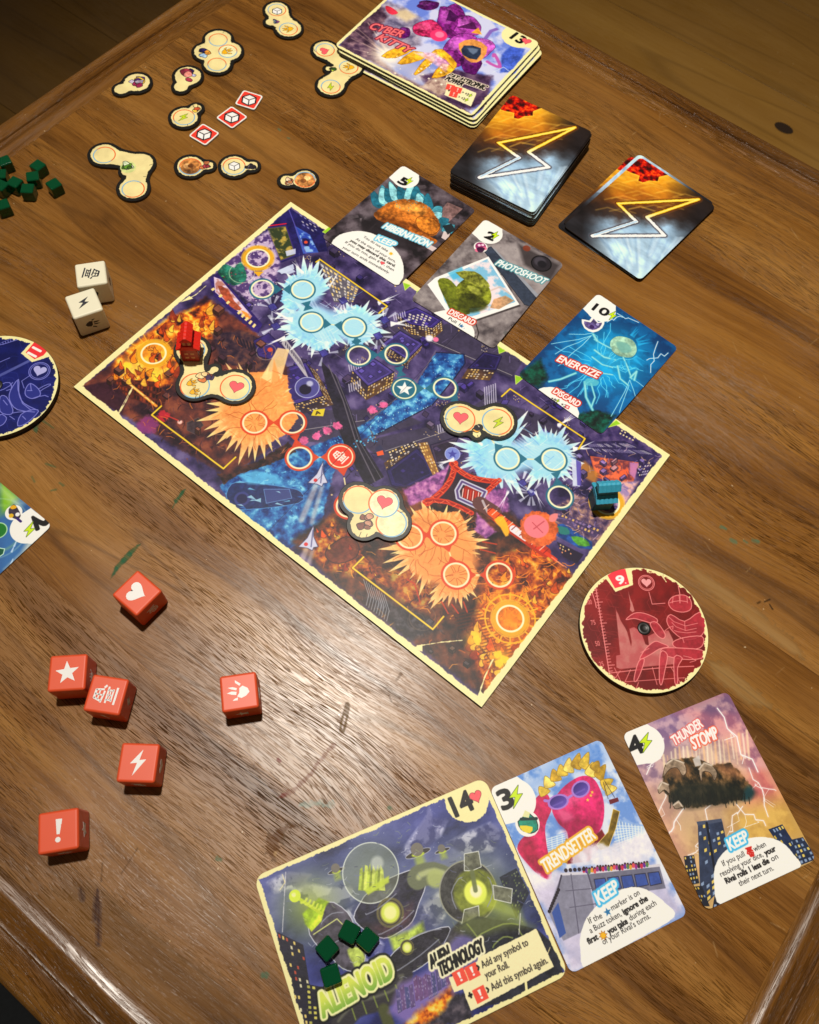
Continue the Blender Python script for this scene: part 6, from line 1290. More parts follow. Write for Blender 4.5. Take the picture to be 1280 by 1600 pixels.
    for k in range(16): a = 2*math.pi*k/16; A.line([(797+34*math.cos(a), 966+30*math.sin(a)), (797+46*math.cos(a), 966+40*math.sin(a))], 0.9, (250, 190, 60), 0.8, 0.2)
    A.circ((797, 966), 13.6, (250, 180, 50), 0.95, 0.3, ring=0.9)
    # --- right corner
    A.ramp([(900, 690), (965, 655), (1046, 712), (990, 785), (930, 740)], [(44, 38, 72), (70, 58, 104), (104, 88, 130)], 1, 2, 4)
    A.poly([(912, 690), (975, 688), (1030, 712), (1012, 728), (930, 708)], (60, 52, 92), 1, 0.3, 0.2); A.grid_windows([(915, 692), (975, 690), (1026, 712), (930, 706)], 22, 2, [(200, 196, 206), (140, 132, 170)], 0.6, 0.85, 0.75); A.grid_windows([(1000, 722), (1022, 720), (1010, 742), (994, 745)], 5, 5, [(230, 210, 170), (206, 200, 220)], 0.55, 0.9, 0.7); A.grid_windows([(975, 660), (1000, 676), (990, 690), (966, 678)], 5, 4, [(236, 220, 170)], 0.5, 0.9, 0.7)
    A.poly([(922, 712), (998, 722), (990, 752), (958, 756), (930, 744)], (186, 96, 72), 1, 0.4); A.clouds([(924, 714), (996, 722), (988, 750), (932, 744)], (120, 66, 76), (232, 120, 84), 0.95, 0, 0.5, 0.3, cell=4); A.poly([(984, 722), (998, 723), (992, 748), (984, 740)], (190, 130, 180), 0.9, 1); A.poly([(968, 736), (984, 730), (980, 744), (966, 750)], (240, 110, 70), 0.9, 1)
    A.poly([(898, 728), (914, 720), (936, 740), (930, 756), (908, 742)], (190, 130, 60), 0.8, 2); A.clouds([(960, 752), (998, 752), (975, 790), (962, 800)], (176, 150, 190), (240, 190, 180), 0.9, 0, 0.5, 2, cell=3)
    A.ramp([(870, 790), (900, 770), (970, 800), (930, 858), (895, 842), (860, 812)], [(60, 46, 80), (110, 88, 110), (190, 150, 130)], 1, 2, 3); A.poly([(870, 798), (940, 826), (932, 840), (866, 812)], (84, 70, 104), 1, 0.3, 0.15); A.grid_windows([(872, 800), (938, 826), (932, 838), (868, 810)], 12, 2, [(230, 190, 110), (150, 120, 150)], 0.55, 0.9, 0.8)
    A.poly([(862, 820), (880, 818), (925, 846), (926, 858), (905, 856), (872, 838)], (46, 84, 150), 1, 0.5, 0.3); A.poly([(892, 838), (912, 840), (922, 852), (904, 852)], (96, 160, 60), 0.95, 0.5, 0.3, sm=2); A.poly([(868, 822), (886, 824), (890, 834), (876, 834)], (56, 130, 120), 0.9, 0.5, sm=2)
    A.poly([(870, 846), (912, 866), (902, 880), (880, 870)], (48, 40, 62), 1, 0.4); A.grid_windows([(874, 848), (900, 862), (896, 874), (872, 862)], 6, 3, [(240, 170, 120), (226, 206, 150)], 0.5, 0.9, 0.5)
    rq = [(905, 700), (980, 690), (1030, 712), (975, 790), (925, 850), (865, 815), (880, 770)]
    A.boxes(rq, 26, 10, [(120, 104, 160), (170, 130, 140), (90, 80, 130)], (40, 32, 60)); A.strokes(rq, 200, 7, 0.4, [(210, 180, 196), (70, 58, 100), (236, 190, 150), (130, 116, 170)], [0.4, -0.6, 1.4], 0.4, 0.75, 0.4)
    # --- searchlit squares (blue) and craters (orange)
    def glow_blue(cs, seed):
        for c, rr in cs: A.circ(c, rr, (150, 206, 242), 0.9, fall=True); A.circ(c, rr*0.78, (168, 216, 246), 0.85, 6)
    bl_, bt_ = (146, 204, 242), (236, 242, 253)
    A.burst((478, 462), [(432, 440), (446, 424), (462, 412), (474, 398), (488, 408), (500, 402), (508, 424), (520, 430), (516, 450), (440, 470), (428, 500)], bl_, bt_, .72, 1)
    A.burst((498, 506), [(430, 488), (424, 514), (436, 534), (452, 548), (470, 542), (486, 560), (500, 546), (516, 552), (528, 534), (544, 540), (460, 470)], bl_, bt_, .74, 2)
    A.burst((552, 510), [(520, 478), (540, 466), (556, 474), (578, 468), (584, 484), (604, 488), (598, 506), (612, 520), (592, 528), (588, 540), (566, 538), (548, 548)], bl_, bt_, .72, 3)
    A.burst((775, 708), [(700, 690), (726, 716), (712, 734), (750, 740), (740, 676), (756, 650), (776, 640), (800, 648), (826, 640), (760, 760), (786, 772), (806, 764), (820, 780)], bl_, bt_, .66, 4, 0.06)
    A.burst((856, 712), [(812, 676), (840, 656), (862, 668), (886, 662), (890, 684), (908, 690), (900, 708), (914, 724), (896, 736), (898, 752), (872, 748), (858, 766), (838, 752), (822, 768)], bl_, bt_, .70, 5)
    glow_blue([((476, 455), 14), ((490, 500), 15), ((552, 510), 15), ((522, 505), 12)], 0); glow_blue([((790, 715), 15), ((858, 716), 14), ((825, 710), 13)], 0)
    A.poly([(460, 470), (480, 478), (520, 540), (500, 540)], (206, 230, 250), 0.4, 2)
    for q in ([(470, 470), (510, 540)], [(520, 500), (580, 520)], [(800, 690), (870, 740)], [(830, 700), (890, 720)]):
        for k in range(5): A.line([(q[0][0]+k*4, q[0][1]-k*2), (q[1][0]+k*4, q[1][1]-k*2)], 0.8, (206, 226, 250), 0.4, 0.3)
    for c in ((425, 480), (430, 510), (535, 470), (600, 500), (590, 525), (505, 552), (700, 742), (830, 770), (815, 755), (900, 740)):
        for k in range(6): a = r.uniform(0, 6.28); A.poly([c, (c[0]+24*math.cos(a), c[1]+20*math.sin(a)), (c[0]+24*math.cos(a+.22), c[1]+20*math.sin(a+.22))], (232, 240, 255), 0.55, 0.3)
        A.poly([(c[0]-7, c[1]-3), (c[0]+3, c[1]-7), (c[0]+9, c[1]+1), (c[0]-1, c[1]+6)], (74, 70, 142), 0.95, 0.2, 0.2, edge=((40, 36, 80), 0.3))
    A.poly([(893, 715), (906, 722), (906, 760), (895, 758)], (206, 214, 236), 0.9, 0.2); A.poly([(900, 718), (908, 722), (908, 758), (902, 758)], (96, 84, 170), 0.9, 0.2)
    for q in ([(432, 424), (450, 415), (462, 424), (452, 428)], [(434, 422), (458, 412), (460, 420), (440, 428)]): A.poly(q, (200, 210, 234), 0.9, 0.2)
    org, tip = (238, 158, 92), (252, 220, 160)
    A.burst((402, 634), [(306, 658), (318, 672), (322, 684), (338, 694), (352, 706), (372, 727), (388, 716), (398, 722), (414, 718), (426, 706), (440, 698), (446, 680), (456, 650), (462, 628), (456, 606), (446, 590), (420, 572), (372, 566), (352, 566), (330, 600), (322, 630)], org, tip, .78, 11, 0.06)
    A.poly([(434, 543), (452, 546), (440, 590), (428, 600), (408, 590)], tip, 0.8, 0.6); A.poly([(428, 560), (440, 600), (420, 630)], org, 0.8, 1)
    A.burst((682, 850), [(590, 858), (597, 880), (606, 894), (620, 900), (640, 905), (652, 888), (654, 932), (668, 914), (586, 838), (640, 790), (656, 772), (676, 792), (700, 786), (722, 792), (740, 806), (754, 826), (766, 842), (764, 856), (752, 866)], org, tip, .74, 13, 0.055)
    A.burst((712, 898), [(668, 944), (672, 952), (690, 942), (700, 948), (712, 940), (722, 952), (732, 940), (746, 934), (744, 916), (752, 900), (736, 876), (690, 880)], org, tip, .74, 14, 0.07); A.circ((694, 868), 18, org, 0.9, 5)
    A.strokes([(590, 800), (760, 800), (760, 930), (640, 930)], 120, 9, 0.45, [(222, 130, 74), (248, 188, 124), (204, 112, 62)], None, a=0.45); A.strokes([(320, 580), (450, 580), (450, 710), (340, 700)], 110, 9, 0.45, [(222, 130, 74), (248, 188, 124), (204, 112, 62)], None, a=0.45)
    for q in ([(636, 905), (648, 912), (656, 940)], [(690, 940), (700, 958)], [(706, 944), (716, 958)], [(724, 940), (730, 956)], [(754, 846), (776, 850)], [(750, 858), (774, 864)]): A.line(q, 0.8, (190, 70, 40), 0.9)
    A.cracks((398, 660), 50, 46, 9, (176, 88, 44), 21); A.cracks((390, 620), 40, 36, 7, (176, 88, 44), 22); A.cracks((690, 835), 60, 50, 12, (176, 88, 44), 23); A.cracks((713, 898), 44, 44, 11, (176, 88, 44), 24); A.cracks((650, 870), 40, 36, 8, (176, 88, 44), 25)
    # --- blossom, lattice tower, jets
    for q in ([(630, 765), (690, 735), (705, 720), (700, 760), (668, 780), (640, 790)], [(752, 770), (790, 762), (796, 800), (772, 800)], [(745, 800), (775, 830), (760, 842), (742, 830)]): A.ramp(q, [(110, 66, 120), (170, 104, 168), (214, 150, 196)], 0.95, 1.5, 2.5)
    for p in ((475, 688), (495, 681), (510, 672), (527, 665), (582, 640), (599, 632)): A.circ(p, 2.6, (226, 110, 160), 0.95, 0.6, rough=0.9, tex=0.2)
    red, red2 = (206, 72, 46), (150, 40, 34)
    A.poly([(704, 722), (716, 724), (722, 745), (778, 752), (752, 772), (760, 790), (728, 790), (690, 788), (664, 784), (690, 762)], (54, 40, 58), 0.9, 0.8)
    for q, w in (([(708, 722), (706, 745), (690, 768), (664, 786)], 3.6), ([(708, 722), (722, 738), (745, 748), (780, 750)], 3.4), ([(664, 784), (700, 784), (742, 806)], 3.0), ([(780, 750), (758, 770), (742, 790)], 3.0)):
        A.line(q, w, red, 1, 0.3, sm=3); A.line(q, w*0.45, red2, 0.9, 0.2, sm=3)
        P = np.array(q, float); m = [P[i]+(P[i+1]-P[i])*t for i in range(len(P)-1) for t in (0, .25, .5, .75)]
        for k, p in enumerate(m): A.line([p+(-3.2, -2+4*(k % 2)), p+(3.2, 2-4*(k % 2))], 0.4, (246, 130, 90), 0.9)
    A.line([(714, 766), (722, 752), (758, 768), (746, 792), (716, 778)], 3.0, (196, 196, 214), 1, 0.2, closed=True); A.line([(714, 766), (722, 752), (758, 768), (746, 792), (716, 778)], 1.2, (96, 78, 130), 1, 0.2, closed=True); A.poly([(722, 765), (728, 758), (752, 770), (744, 786), (722, 776)], red2, 1, 0.2)
    for k in range(7): A.line([(724+k*4, 763+k), (722+k*4, 776+k*1.4)], 0.5, [(246, 226, 220), red][k % 2])
    A.line([(748, 786), (800, 826), (852, 862)], 6.4, (176, 60, 40), 1, 0.3); A.line([(750, 786), (772, 800)], 8.6, (104, 70, 70), 1, 0.4); A.line([(754, 782), (762, 800)], 1.4, (190, 180, 186), 0.9); A.line([(768, 800), (800, 824)], 5, (236, 96, 44), 1, 0.6); A.line([(802, 826), (822, 840)], 4.4, (226, 222, 230), 1, 0.2); A.line([(836, 852), (868, 874)], 2.2, (214, 70, 44), 1, 0.3)
    for k in range(16): p = np.array((760+k*6.2, 792+k*4.6)); A.line([p+(-4, 3), p+(4, -4)], 0.5, [(250, 210, 190), (130, 34, 34)][k % 2], 0.9)
    A.poly([(772, 812), (786, 806), (796, 830), (790, 838), (782, 824)], (250, 190, 50), 0.9, 0.8, sm=2); A.line([(862, 870), (880, 884)], 0.6, (240, 150, 120))
    A.circ((842, 826), 10.8, (214, 108, 62), 1, 0.4, tex=0.3, rough=0.8); A.circ((838, 822), 7.2, (232, 130, 140), 1, 0.6); A.line([(834, 826), (850, 814)], 0.8, (190, 90, 100), 0.9); A.line([(832, 816), (848, 832)], 0.6, (190, 90, 100)); A.poly([(860, 804), (872, 802), (868, 814), (858, 814)], (232, 140, 140), 0.95, 0.5, sm=2)      # an orange paper lantern
    A.circ((707, 709), 4.4, (128, 140, 206), 1, 0.3); A.circ((707, 709), 4.4, (190, 200, 236), 0.9, ring=0.4); A.sym(STAR, (707, 709), 3, (80, 80, 160), (0, -1))
    for c, s_ in (((497, 746), 1.0), ((482, 846), 1.0)):
        A.line([(c[0]-4, c[1]+14), (c[0]-26, c[1]+66)], 3.4, (206, 190, 190), 0.6, 1.6); A.line([(c[0]+6, c[1]+14), (c[0]-10, c[1]+70)], 2.6, (214, 200, 196), 0.55, 1.6)
        A.poly([(c[0]+8, c[1]-26), (c[0]+8, c[1]-8), (c[0]+15, c[1]+8), (c[0]+8, c[1]+9), (c[0]+6, c[1]+14), (c[0]-2, c[1]+10), (c[0]-16, c[1]+8), (c[0]-2, c[1]-6)], (198, 200, 222), 1, 0.1, edge=((70, 66, 100), 0.35)); A.circ((c[0]-4, c[1]+4), 1.1, (206, 60, 66)); A.line([(c[0]+7, c[1]-18), (c[0]+4, c[1]+8)], 0.7, (110, 110, 150))
    A.poly([(586, 700), (594, 694), (602, 706), (594, 716)], (60, 60, 90)); A.poly([(588, 706), (598, 703), (600, 710), (590, 712)], (226, 100, 60)); A.circ((681, 530), 1.8, (226, 120, 160), 1, 0.5); A.circ((671, 528), 2.4, (240, 240, 255), 0.9, 1.2); A.poly([(490, 640), (508, 638), (505, 650), (486, 649)], (214, 196, 60)); A.text('A', (493, 648), (501, 646), 2.2, (40, 30, 30), 0.2)
    for k in range(6):
        for c, d in (((545, 570), (18, 5)), ((545, 600), (16, 6)), ((757, 605), (12, 14)), ((615, 492), (14, 4)), ((684, 664), (14, 6))): A.line([(c[0]+k*3.4, c[1]-k*1.2), (c[0]+k*3.4+d[0]*0.1, c[1]-k*1.2+d[1]*2)], 0.7, (206, 204, 222), 0.75)
    for c, rr in (((476, 455), 9), ((490, 500), 10), ((552, 510), 10), ((790, 715), 10), ((858, 716), 9)): A.circ(c, rr, (172, 216, 246), 0.7, 3)
    A.strokes([(440, 420), (500, 415), (600, 490), (590, 540), (470, 545), (430, 500)], 60, 12, 0.5, [(236, 244, 255), (110, 170, 220), (196, 226, 250)], [0.6, -0.5], 0.25, 0.55)
    A.strokes([(720, 700), (760, 660), (880, 670), (900, 720), (850, 760), (770, 760)], 70, 12, 0.5, [(236, 244, 255), (110, 170, 220), (196, 226, 250)], [0.6, -0.5], 0.25, 0.55)
    for c in ((448, 497), (436, 530), (520, 440), (600, 470), (620, 505), (468, 420), (700, 720), (745, 690), (905, 700), (880, 660), (840, 775), (790, 775)):
        for k in range(5): a = math.atan2(c[1]-(505 if c[0] < 660 else 712), c[0]-(505 if c[0] < 660 else 815)) + r.uniform(-.45, .45); l = r.uniform(14, 30); A.poly([(c[0]-10*math.cos(a), c[1]-9*math.sin(a)-2), (c[0]-10*math.cos(a), c[1]-9*math.sin(a)+2), (c[0]+l*math.cos(a), c[1]+l*math.sin(a))], (240, 246, 255), 0.75, 0.2)
    # --- tracks of rings
    teal, orr = (52, 112, 134), (208, 78, 44)
    blue = [(410, 451), (473, 452), (487, 503), (553, 511), (561, 555), (619, 553), (632, 607), (695, 606), (745, 660), (793, 716), (865, 718), (875, 776)]
    red_ = [(398, 660), (457, 660), (468, 715), (532, 713), (545, 790), (640, 838), (693, 833), (713, 898), (780, 898)]
    for ch, c in ((blue, teal), (red_, orr)):
        for a, b_ in zip(ch[:-1], ch[1:]):
            a, b_ = np.array(a, float), np.array(b_, float); d = (b_-a)/np.linalg.norm(b_-a); n = np.array((-d[1], d[0])); m = (a+b_)/2
            A.line([m-d*5, m+d*5], 0.8, CREAM, 0.9)
            for p, s_ in ((a+d*20, 1), (b_-d*20, -1)): A.poly([p-n*8, p+n*8, p+d*s_*11], c, 0.95, 0.1)
    for p in blue:
        A.circ(p, 7.6, teal, 0.95, 0.1, ring=1.5); A.circ(p, 6.7, (244, 234, 196), 1, 0.1, ring=1.1)
    for p in red_:
        A.circ(p, 7.8, orr, 0.95, 0.1, ring=1.6); A.circ(p, 6.8, (246, 226, 190), 1, 0.1, ring=1.1)
    A.circ((632, 607), 6.4, teal); A.sym(STAR, (632, 607), 5.2, (240, 246, 250), (0.05, -1)); A.circ((532, 713), 6.6, (216, 72, 52)); A.sym(BUZZ, (532, 713), 4.2, (252, 236, 226), (0.75, 0.6))
    for p, c0 in (((403, 403), (96, 76, 120)), ((240, 552), (196, 100, 40)), ((797, 966), (236, 140, 40)), ((948, 785), (150, 110, 140))):
        A.circ(p, 8.8, (222, 170, 50), 0.95, 0.3, ring=2.4); A.circ(p, 7.2, (255, 244, 196), 1, 0.2, ring=1.1); A.circ(p, 10.4, (230, 186, 70), 0.8, 0.3, ring=0.6)
    A.poly([(396, 424), (412, 424), (404, 432)], (222, 170, 50))
    for q in ([(252, 634), (237, 648), (349, 732), (368, 714)], [(494, 409), (500, 405), (605, 478), (592, 489)], [(784, 619), (797, 607), (914, 685), (904, 701)], [(568, 870), (551, 887), (676, 983), (693, 963)]):
        A.line(q, 1.3, (90, 60, 30), 0.6, 0.3); A.line(q, 0.95, (242, 202, 66), 1, 0.1)
    # --- torn paper margin, folds
    A.line([(0, -96), (0, 96)], 0.28, (34, 30, 44), 0.5, mm=True); A.line([(0.35, -96), (0.35, 96)], 0.2, (190, 184, 200), 0.2, mm=True)
    A.border(3.3, CREAM, 0.55)
    for q in ([(182, 652), (196, 628), (207, 606)], [(652, 1009), (690, 1003), (722, 1000)], [(748, 1086), (757, 1058), (770, 1030)], [(292, 468), (306, 460), (322, 446)]): A.line(q, 0.6, CREAM, 1, 0.1, rough=0.2)
    for q in ([(168, 648), (182, 640), (196, 660)], [(644, 1012), (660, 1006), (660, 1018)], [(742, 1096), (750, 1078), (760, 1090)], [(282, 472), (296, 462), (302, 466)]): A.poly(q, CREAM)
    for q in ([(630, 441), (642, 445), (633, 453)], [(504, 362), (520, 350), (512, 366)], [(778, 540), (790, 548), (780, 552)], [(947, 668), (970, 662), (963, 656)], [(652, 454), (664, 452), (646, 470)], [(805, 586), (818, 590), (806, 600)]): A.poly(q, (150, 200, 50), 0.95, 0.2, edge=((206, 224, 120), 0.4))
    return A.image('board_city')
# ------------------------------------------------------------------ lay everything out
edge_dark = plain('board_edge', (34, 30, 27), 0.6)
IMG = {k: f() for k, f in (('hib', art_hibernation), ('pho', art_photoshoot), ('ene', art_energize), ('tre', art_trendsetter), ('thu', art_thunder), ('gre', art_green), ('lig', art_lightning), ('ali', art_space), ('kit', art_crystal), ('city', art_city))}
IMG['red'] = art_disc(RDISC, 0); IMG['blu'] = art_disc(BDISC, 1)

# game board: two hinged halves
board = empty('game_board', (BOARD[0], BOARD[1], 0), BOARD[2])
tag(board, 'large cream edged game board printed with a night city and orange craters', 'game board')
city_m = print_mat('board_print', IMG['city'], 0.40, 0.22, 0.10, 1500)
for x0, x1 in ((-WB/2, -0.02), (0.02, WB/2)):
    slab('board_half', [(x0, -HB/2), (x1, -HB/2), (x1, HB/2), (x0, HB/2)], 0, 2.2, [city_m, edge_dark], board, (0, 0, 0), 0, (-WB/2, -HB/2, WB, HB))

# face-up power cards
RIVER = 'three cards overlapping the far edge of the board'
card(HIB, IMG['hib'], 'grey power card headed HIBERNATION with an orange mound, overlapping the board', RIVER, tilt=0.0304)
card(PHO, IMG['pho'], 'grey power card headed PHOTOSHOOT with an instant picture, overlapping the board', RIVER, tilt=0.0304)
card(ENE, IMG['ene'], 'blue power card headed ENERGIZE full of electric sparks, at the far edge of the board', RIVER, tilt=0.0304)
card(TRE, IMG['tre'], 'power card headed TRENDSETTER with a pink shape and violet lenses, beside the green character board', 'two power cards in the near right corner', bow=0.45)
card(THU, IMG['thu'], 'power card headed THUNDER STOMP with a dark mass over city towers, below the red dial', 'two power cards in the near right corner', bow=0.6)
card(GRE, IMG['gre'], 'green and blue power card costing 2, cut by the left picture edge', bow=0.4)

# face-down decks
lig_m = print_mat('card_back_print', IMG['lig'], 0.36, 0.3, 0.05)
dr = random.Random(5); n_deck = 22; th = DECK/n_deck
for k in range(n_deck):
    top = k == n_deck-1
    j = 0 if top else 1; drift = (n_deck-1-k)/n_deck
    p = (DKL[0] + j*dr.uniform(-0.2, 0.9) + 0.6*drift, DKL[1] + j*dr.uniform(-0.7, 0.3), DKL[2] + j*dr.uniform(-0.008, 0.012), (k+1)*th)
    card(p, None, 'top card of the tall face-down deck, fire and ice lightning bolt back' if top else 'dark edged card inside the tall face-down deck, below its top card', None if top else 'cards inside the tall face-down deck', edge_white if k in (7, 13, 17, 19) else edge_card, thick=th*0.97, mat=lig_m, grow=1.03, bow=0.5 if top else 0)
pile = ((-4.6, 3.0, 0.03, 'undermost card of the low face-down pile, its red lava corner peeping out on the left'),
        (-2.2, 1.6, 0.012, 'second card from the bottom of the low face-down pile, dark edged'),
        (0.6, 1.2, -0.012, 'third card from the bottom of the low face-down pile, dark edged'),
        (-0.6, 4.0, math.pi, 'pale blue cornered card turned round under the top card of the low face-down pile'),
        (0, 0, 0, 'top card of the low face-down pile, fire and ice lightning bolt back'))
for k, (dx, dy, da, lab) in enumerate(pile):
    card((DKR[0]+dx, DKR[1]+dy, DKR[2]+da, 0.62*(k+1)), None, lab, 'low face-down card pile', edge_card, thick=0.58, mat=lig_m, grow=1.03, bow=0.3 if k == 4 else 0)

# character boards
ali_m = print_mat('character_print', IMG['ali'], 0.42, 0.22, 0.14, 1300)
o = slab('character_board', round_rect(ALI_W, ALI_H, 5), 0, 1.85, [ali_m, edge_cream], None, (ALI[0], ALI[1], 0), ALI[2], (-ALI_W/2, -ALI_H/2, ALI_W, ALI_H), 0.15)
tag(o, 'cream bordered character board titled ALIENOID with green glowing machines, cut by the bottom picture edge', 'character board')
kit_m = print_mat('character_print', IMG['kit'], 0.42, 0.22, 0.14, 1300)
for k, (dx, dy, da, lab) in enumerate(((2.2, -5.4, 0.012, 'undermost cream bordered board of the stack at the top edge'), (3.6, -3.6, -0.012, 'second board from the bottom of the stack at the top edge'),
                                       (1.9, -2.2, 0.006, 'board directly under the top one in the stack at the top edge'), (0, 0, 0, 'top board of the stack, titled CYBER KITTY with violet crystals and a 13'))):
    o = slab('character_board', round_rect(KIT_W, KIT_H, 4.5), 0, 1.8, [kit_m, edge_dark], None, (KIT[0]+dx, KIT[1]+dy, k*1.9), KIT[2]+da, (-KIT_W/2, -KIT_H/2, KIT_W, KIT_H), 0.12)
    tag(o, lab, 'character board', 'stacked character boards')

# dials
def dial(pose, img, label, edge):
    t = empty('dial', (pose[0], pose[1], 0)); tag(t, label, 'dial', 'round health dials')
    circ = [(35*math.cos(2*math.pi*k/96), 35*math.sin(2*math.pi*k/96)) for k in range(96)]
    slab('base_disc', [(0.985*x, 0.985*y) for x, y in circ], 0, 2.0, [edge, edge], t, (0, 0, 0), chamfer=0.15)
    slab('dial_disc', circ, 2.35, 4.4, [print_mat('dial_print', img, 0.42, 0.22, 0.10, 1300), edge_dark], t, (0, 0, 0), 0, (-36, -36, 72, 72), 0.15)
    V, Fc = [], []
    ringz = [(3.7, 4.40), (3.7, 4.62), (3.2, 4.95), (2.1, 5.1), (1.9, 4.95), (0.6, 4.85)]
    for r_, z_ in ringz: V += [(r_*math.cos(2*math.pi*k/32), r_*math.sin(2*math.pi*k/32), z_) for k in range(32)]
    for i in range(len(ringz)-1): Fc += [(i*32+k, i*32+(k+1) % 32, (i+1)*32+(k+1) % 32, (i+1)*32+k) for k in range(32)]
    Fc.append(tuple((len(ringz)-1)*32+k for k in range(32)))
    mesh_obj('rivet', V, Fc, edge_black, t, (0, 0, 0), smooth=True)
dial(RDISC, IMG['red'], 'round dark red dial showing 9 with a pale skyline, right of the board', plain('red_board', (96, 34, 34), 0.6))
dial(BDISC, IMG['blu'], 'round blue dial showing 11, cut by the left picture edge', plain('blue_board', (40, 38, 52), 0.6))

# ------------------------------------------------------------------ buzz tokens
def cube_icon(A, c, r, up, line=(30, 28, 30), lw=0.5):
    P, rt, u = A.frame_at(c, up); mmp = lambda x, y: ((P[0]+(x*rt[0]+y*u[0])*r*A.k)/A.k-A.w/2, A.h/2-(P[1]+(x*rt[1]+y*u[1])*r*A.k)/A.k)
    hx = [mmp(math.sin(t), math.cos(t)) for t in np.arange(6)*math.pi/3]
    A.poly(hx, (244, 243, 240), mm=True); A.poly([hx[0], hx[1], mmp(0, 0), hx[5]], (232, 230, 228), mm=True); A.line(hx, lw, line, mm=True, closed=True)
    for k in (1, 3, 5): A.line([hx[k], mmp(0, 0)], lw*0.8, line, mm=True)
def critter(A, c, r, cols, seed):
    r = r*1.22
    rr = np.random.default_rng(seed); z = A.T(c)[0]
    for k in range(7):
        a = rr.uniform(0, 6.28); d = rr.uniform(0, 0.75)*r; q = ((z[0]+d*math.cos(a)*A.k)/A.k-A.w/2, A.h/2-(z[1]+d*math.sin(a)*A.k)/A.k)
        s_ = r*rr.uniform(0.3, 0.62); P = [(q[0]+s_*rr.uniform(.6, 1.2)*math.cos(t), q[1]+s_*rr.uniform(.5, 1.1)*math.sin(t)) for t in np.linspace(0, 6.28, 8)[:-1]]
        A.poly(P, cols[k % len(cols)], 1, 0.05, 0.25, mm=True, sm=2, edge=((30, 22, 30), 0.34))
def token(lobes, links, centre, marks, label, group='black edged tokens on the wood', base=0.0, ringdir=(0.2, 1), seed=1, thick=1.9, face=(228, 214, 160)):
    zt = base + thick; C = []
    for x, y, r in lobes:
        a, b_ = survey([(x-r, y), (x+r, y)], zt); C.append((*survey((x, y), zt)[0], np.linalg.norm(b_-a)/2))
    C = np.array(C); cw = survey(centre, zt)[0]
    def sd(X, Y, k=2.6):
        d = np.full(np.shape(X), 1e9)
        ds = [np.hypot(X-c[0], Y-c[1])-c[2] for c in C]
        ds += [np.sqrt(seg_dist(X, Y, C[i][:2], C[j][:2])) - min(C[i][2], C[j][2])*f for i, j, f in links]
        for e in ds:
            h = np.clip(0.5+0.5*(d-e)/k, 0, 1); d = d*(1-h)+e*h - k*h*(1-h)
        return d
    rs = np.arange(0, 75, 0.1); out = []
    for k in range(120):
        a = 2*math.pi*k/120; ins = np.nonzero(sd(cw[0]+rs*math.cos(a), cw[1]+rs*math.sin(a)) < 0)[0]
        r = rs[ins[-1]]; out.append((cw[0]+r*math.cos(a), cw[1]+r*math.sin(a)))
    out = np.array(out); mn, mx = out.min(0), out.max(0); cc = (mn+mx)/2; w, h = mx-mn+2
    A = Art(w, h, 9, (cc[0], cc[1], 0.0, zt), (30, 29, 28), seed)
    X = A.xx/A.k - w/2 + cc[0]; Y = h/2 - A.yy/A.k + cc[1]
    d = sd(X, Y) + 2.35 + 0.28*A.n1 + 0.3*A.n2
    A.put((slice(None),)*2, np.clip(0.5-d*A.k/1.3, 0, 1), lambda sl: np.array(face)/255*(1+0.05*A.n2[sl][..., None]))
    ins = d < -0.2
    for mk_ in marks:
        kind, c, s_ = mk_[0], mk_[1], mk_[2]; up = mk_[3] if len(mk_) > 3 else (0.1, -1)
        if kind == 'ring':
            g = (up[0]*12, up[1]*12); A.circ(c, s_, (222, 112, 62), 1, 0.1, ring=0.75, grad=((132, 176, 206), (c[0]-g[0]*0.3, c[1]-g[1]*0.3), (c[0]+g[0]*0.3, c[1]+g[1]*0.3)))
        elif kind == 'fill': A.circ(c, s_, mk_[4], 0.95, 0.3, tex=mk_[5] if len(mk_) > 5 else 0.1)
        elif kind == 'heart': heart_icon(A, c, s_, up)
        elif kind == 'bolt': bolt_icon(A, c, s_, up, (190, 206, 48))
        elif kind == 'paw': A.sym(PAW, c, s_, (238, 178, 40), up, edge=((90, 60, 20), 0.22))
        elif kind == 'cube': cube_icon(A, c, s_, up)
        elif kind == 'critter': critter(A, c, s_, mk_[4], mk_[5])
    rr = np.random.default_rng(seed)
    for k in range(3):
        i = rr.integers(len(out)); p = out[i]-cc; q = p*rr.uniform(0.72, 0.84) + rr.uniform(-1, 1, 2); A.line([tuple(p), tuple((p+q)/2+rr.uniform(-.4, .4, 2)), tuple(q)], 0.3, (40, 36, 32), 1, mm=True)
    m = print_mat('token_print', A.image('token_print'), 0.40, 0.45, 0.06, 1300)
    o = slab('buzz_token', [tuple(p-cc) for p in out], 0, thick, [m, edge_black], None, (cc[0], cc[1], base), 0, (-w/2, -h/2, w, h), 0.22)
    return tag(o, label, 'token', group)
V_, P_ = [(90, 50, 120), (190, 180, 200), (150, 50, 90), (230, 190, 80)], [(60, 40, 90), (150, 60, 80), (230, 150, 140), (190, 190, 220)]
token([(432.6, 15.5, 23), (450.8, 43.5, 24.4), (421.5, 34, 10)], [(0, 1, .78), (0, 2, .9), (1, 2, .9)], (440, 31), [('ring', (432.6, 15.2), 6.7, (-1, -1)), ('ring', (450.6, 45), 6.7, (-1, -1)), ('cube', (433, 17), 4.0, (0, -1)), ('paw', (450.5, 45), 4.4, (-1, 0.1)), ('critter', (430, 33), 2.6, 0, [(90, 90, 150), (150, 90, 150), (190, 220, 220)], 3)],
      'black edged token with a white cube ring above an orange claw ring', seed=11)
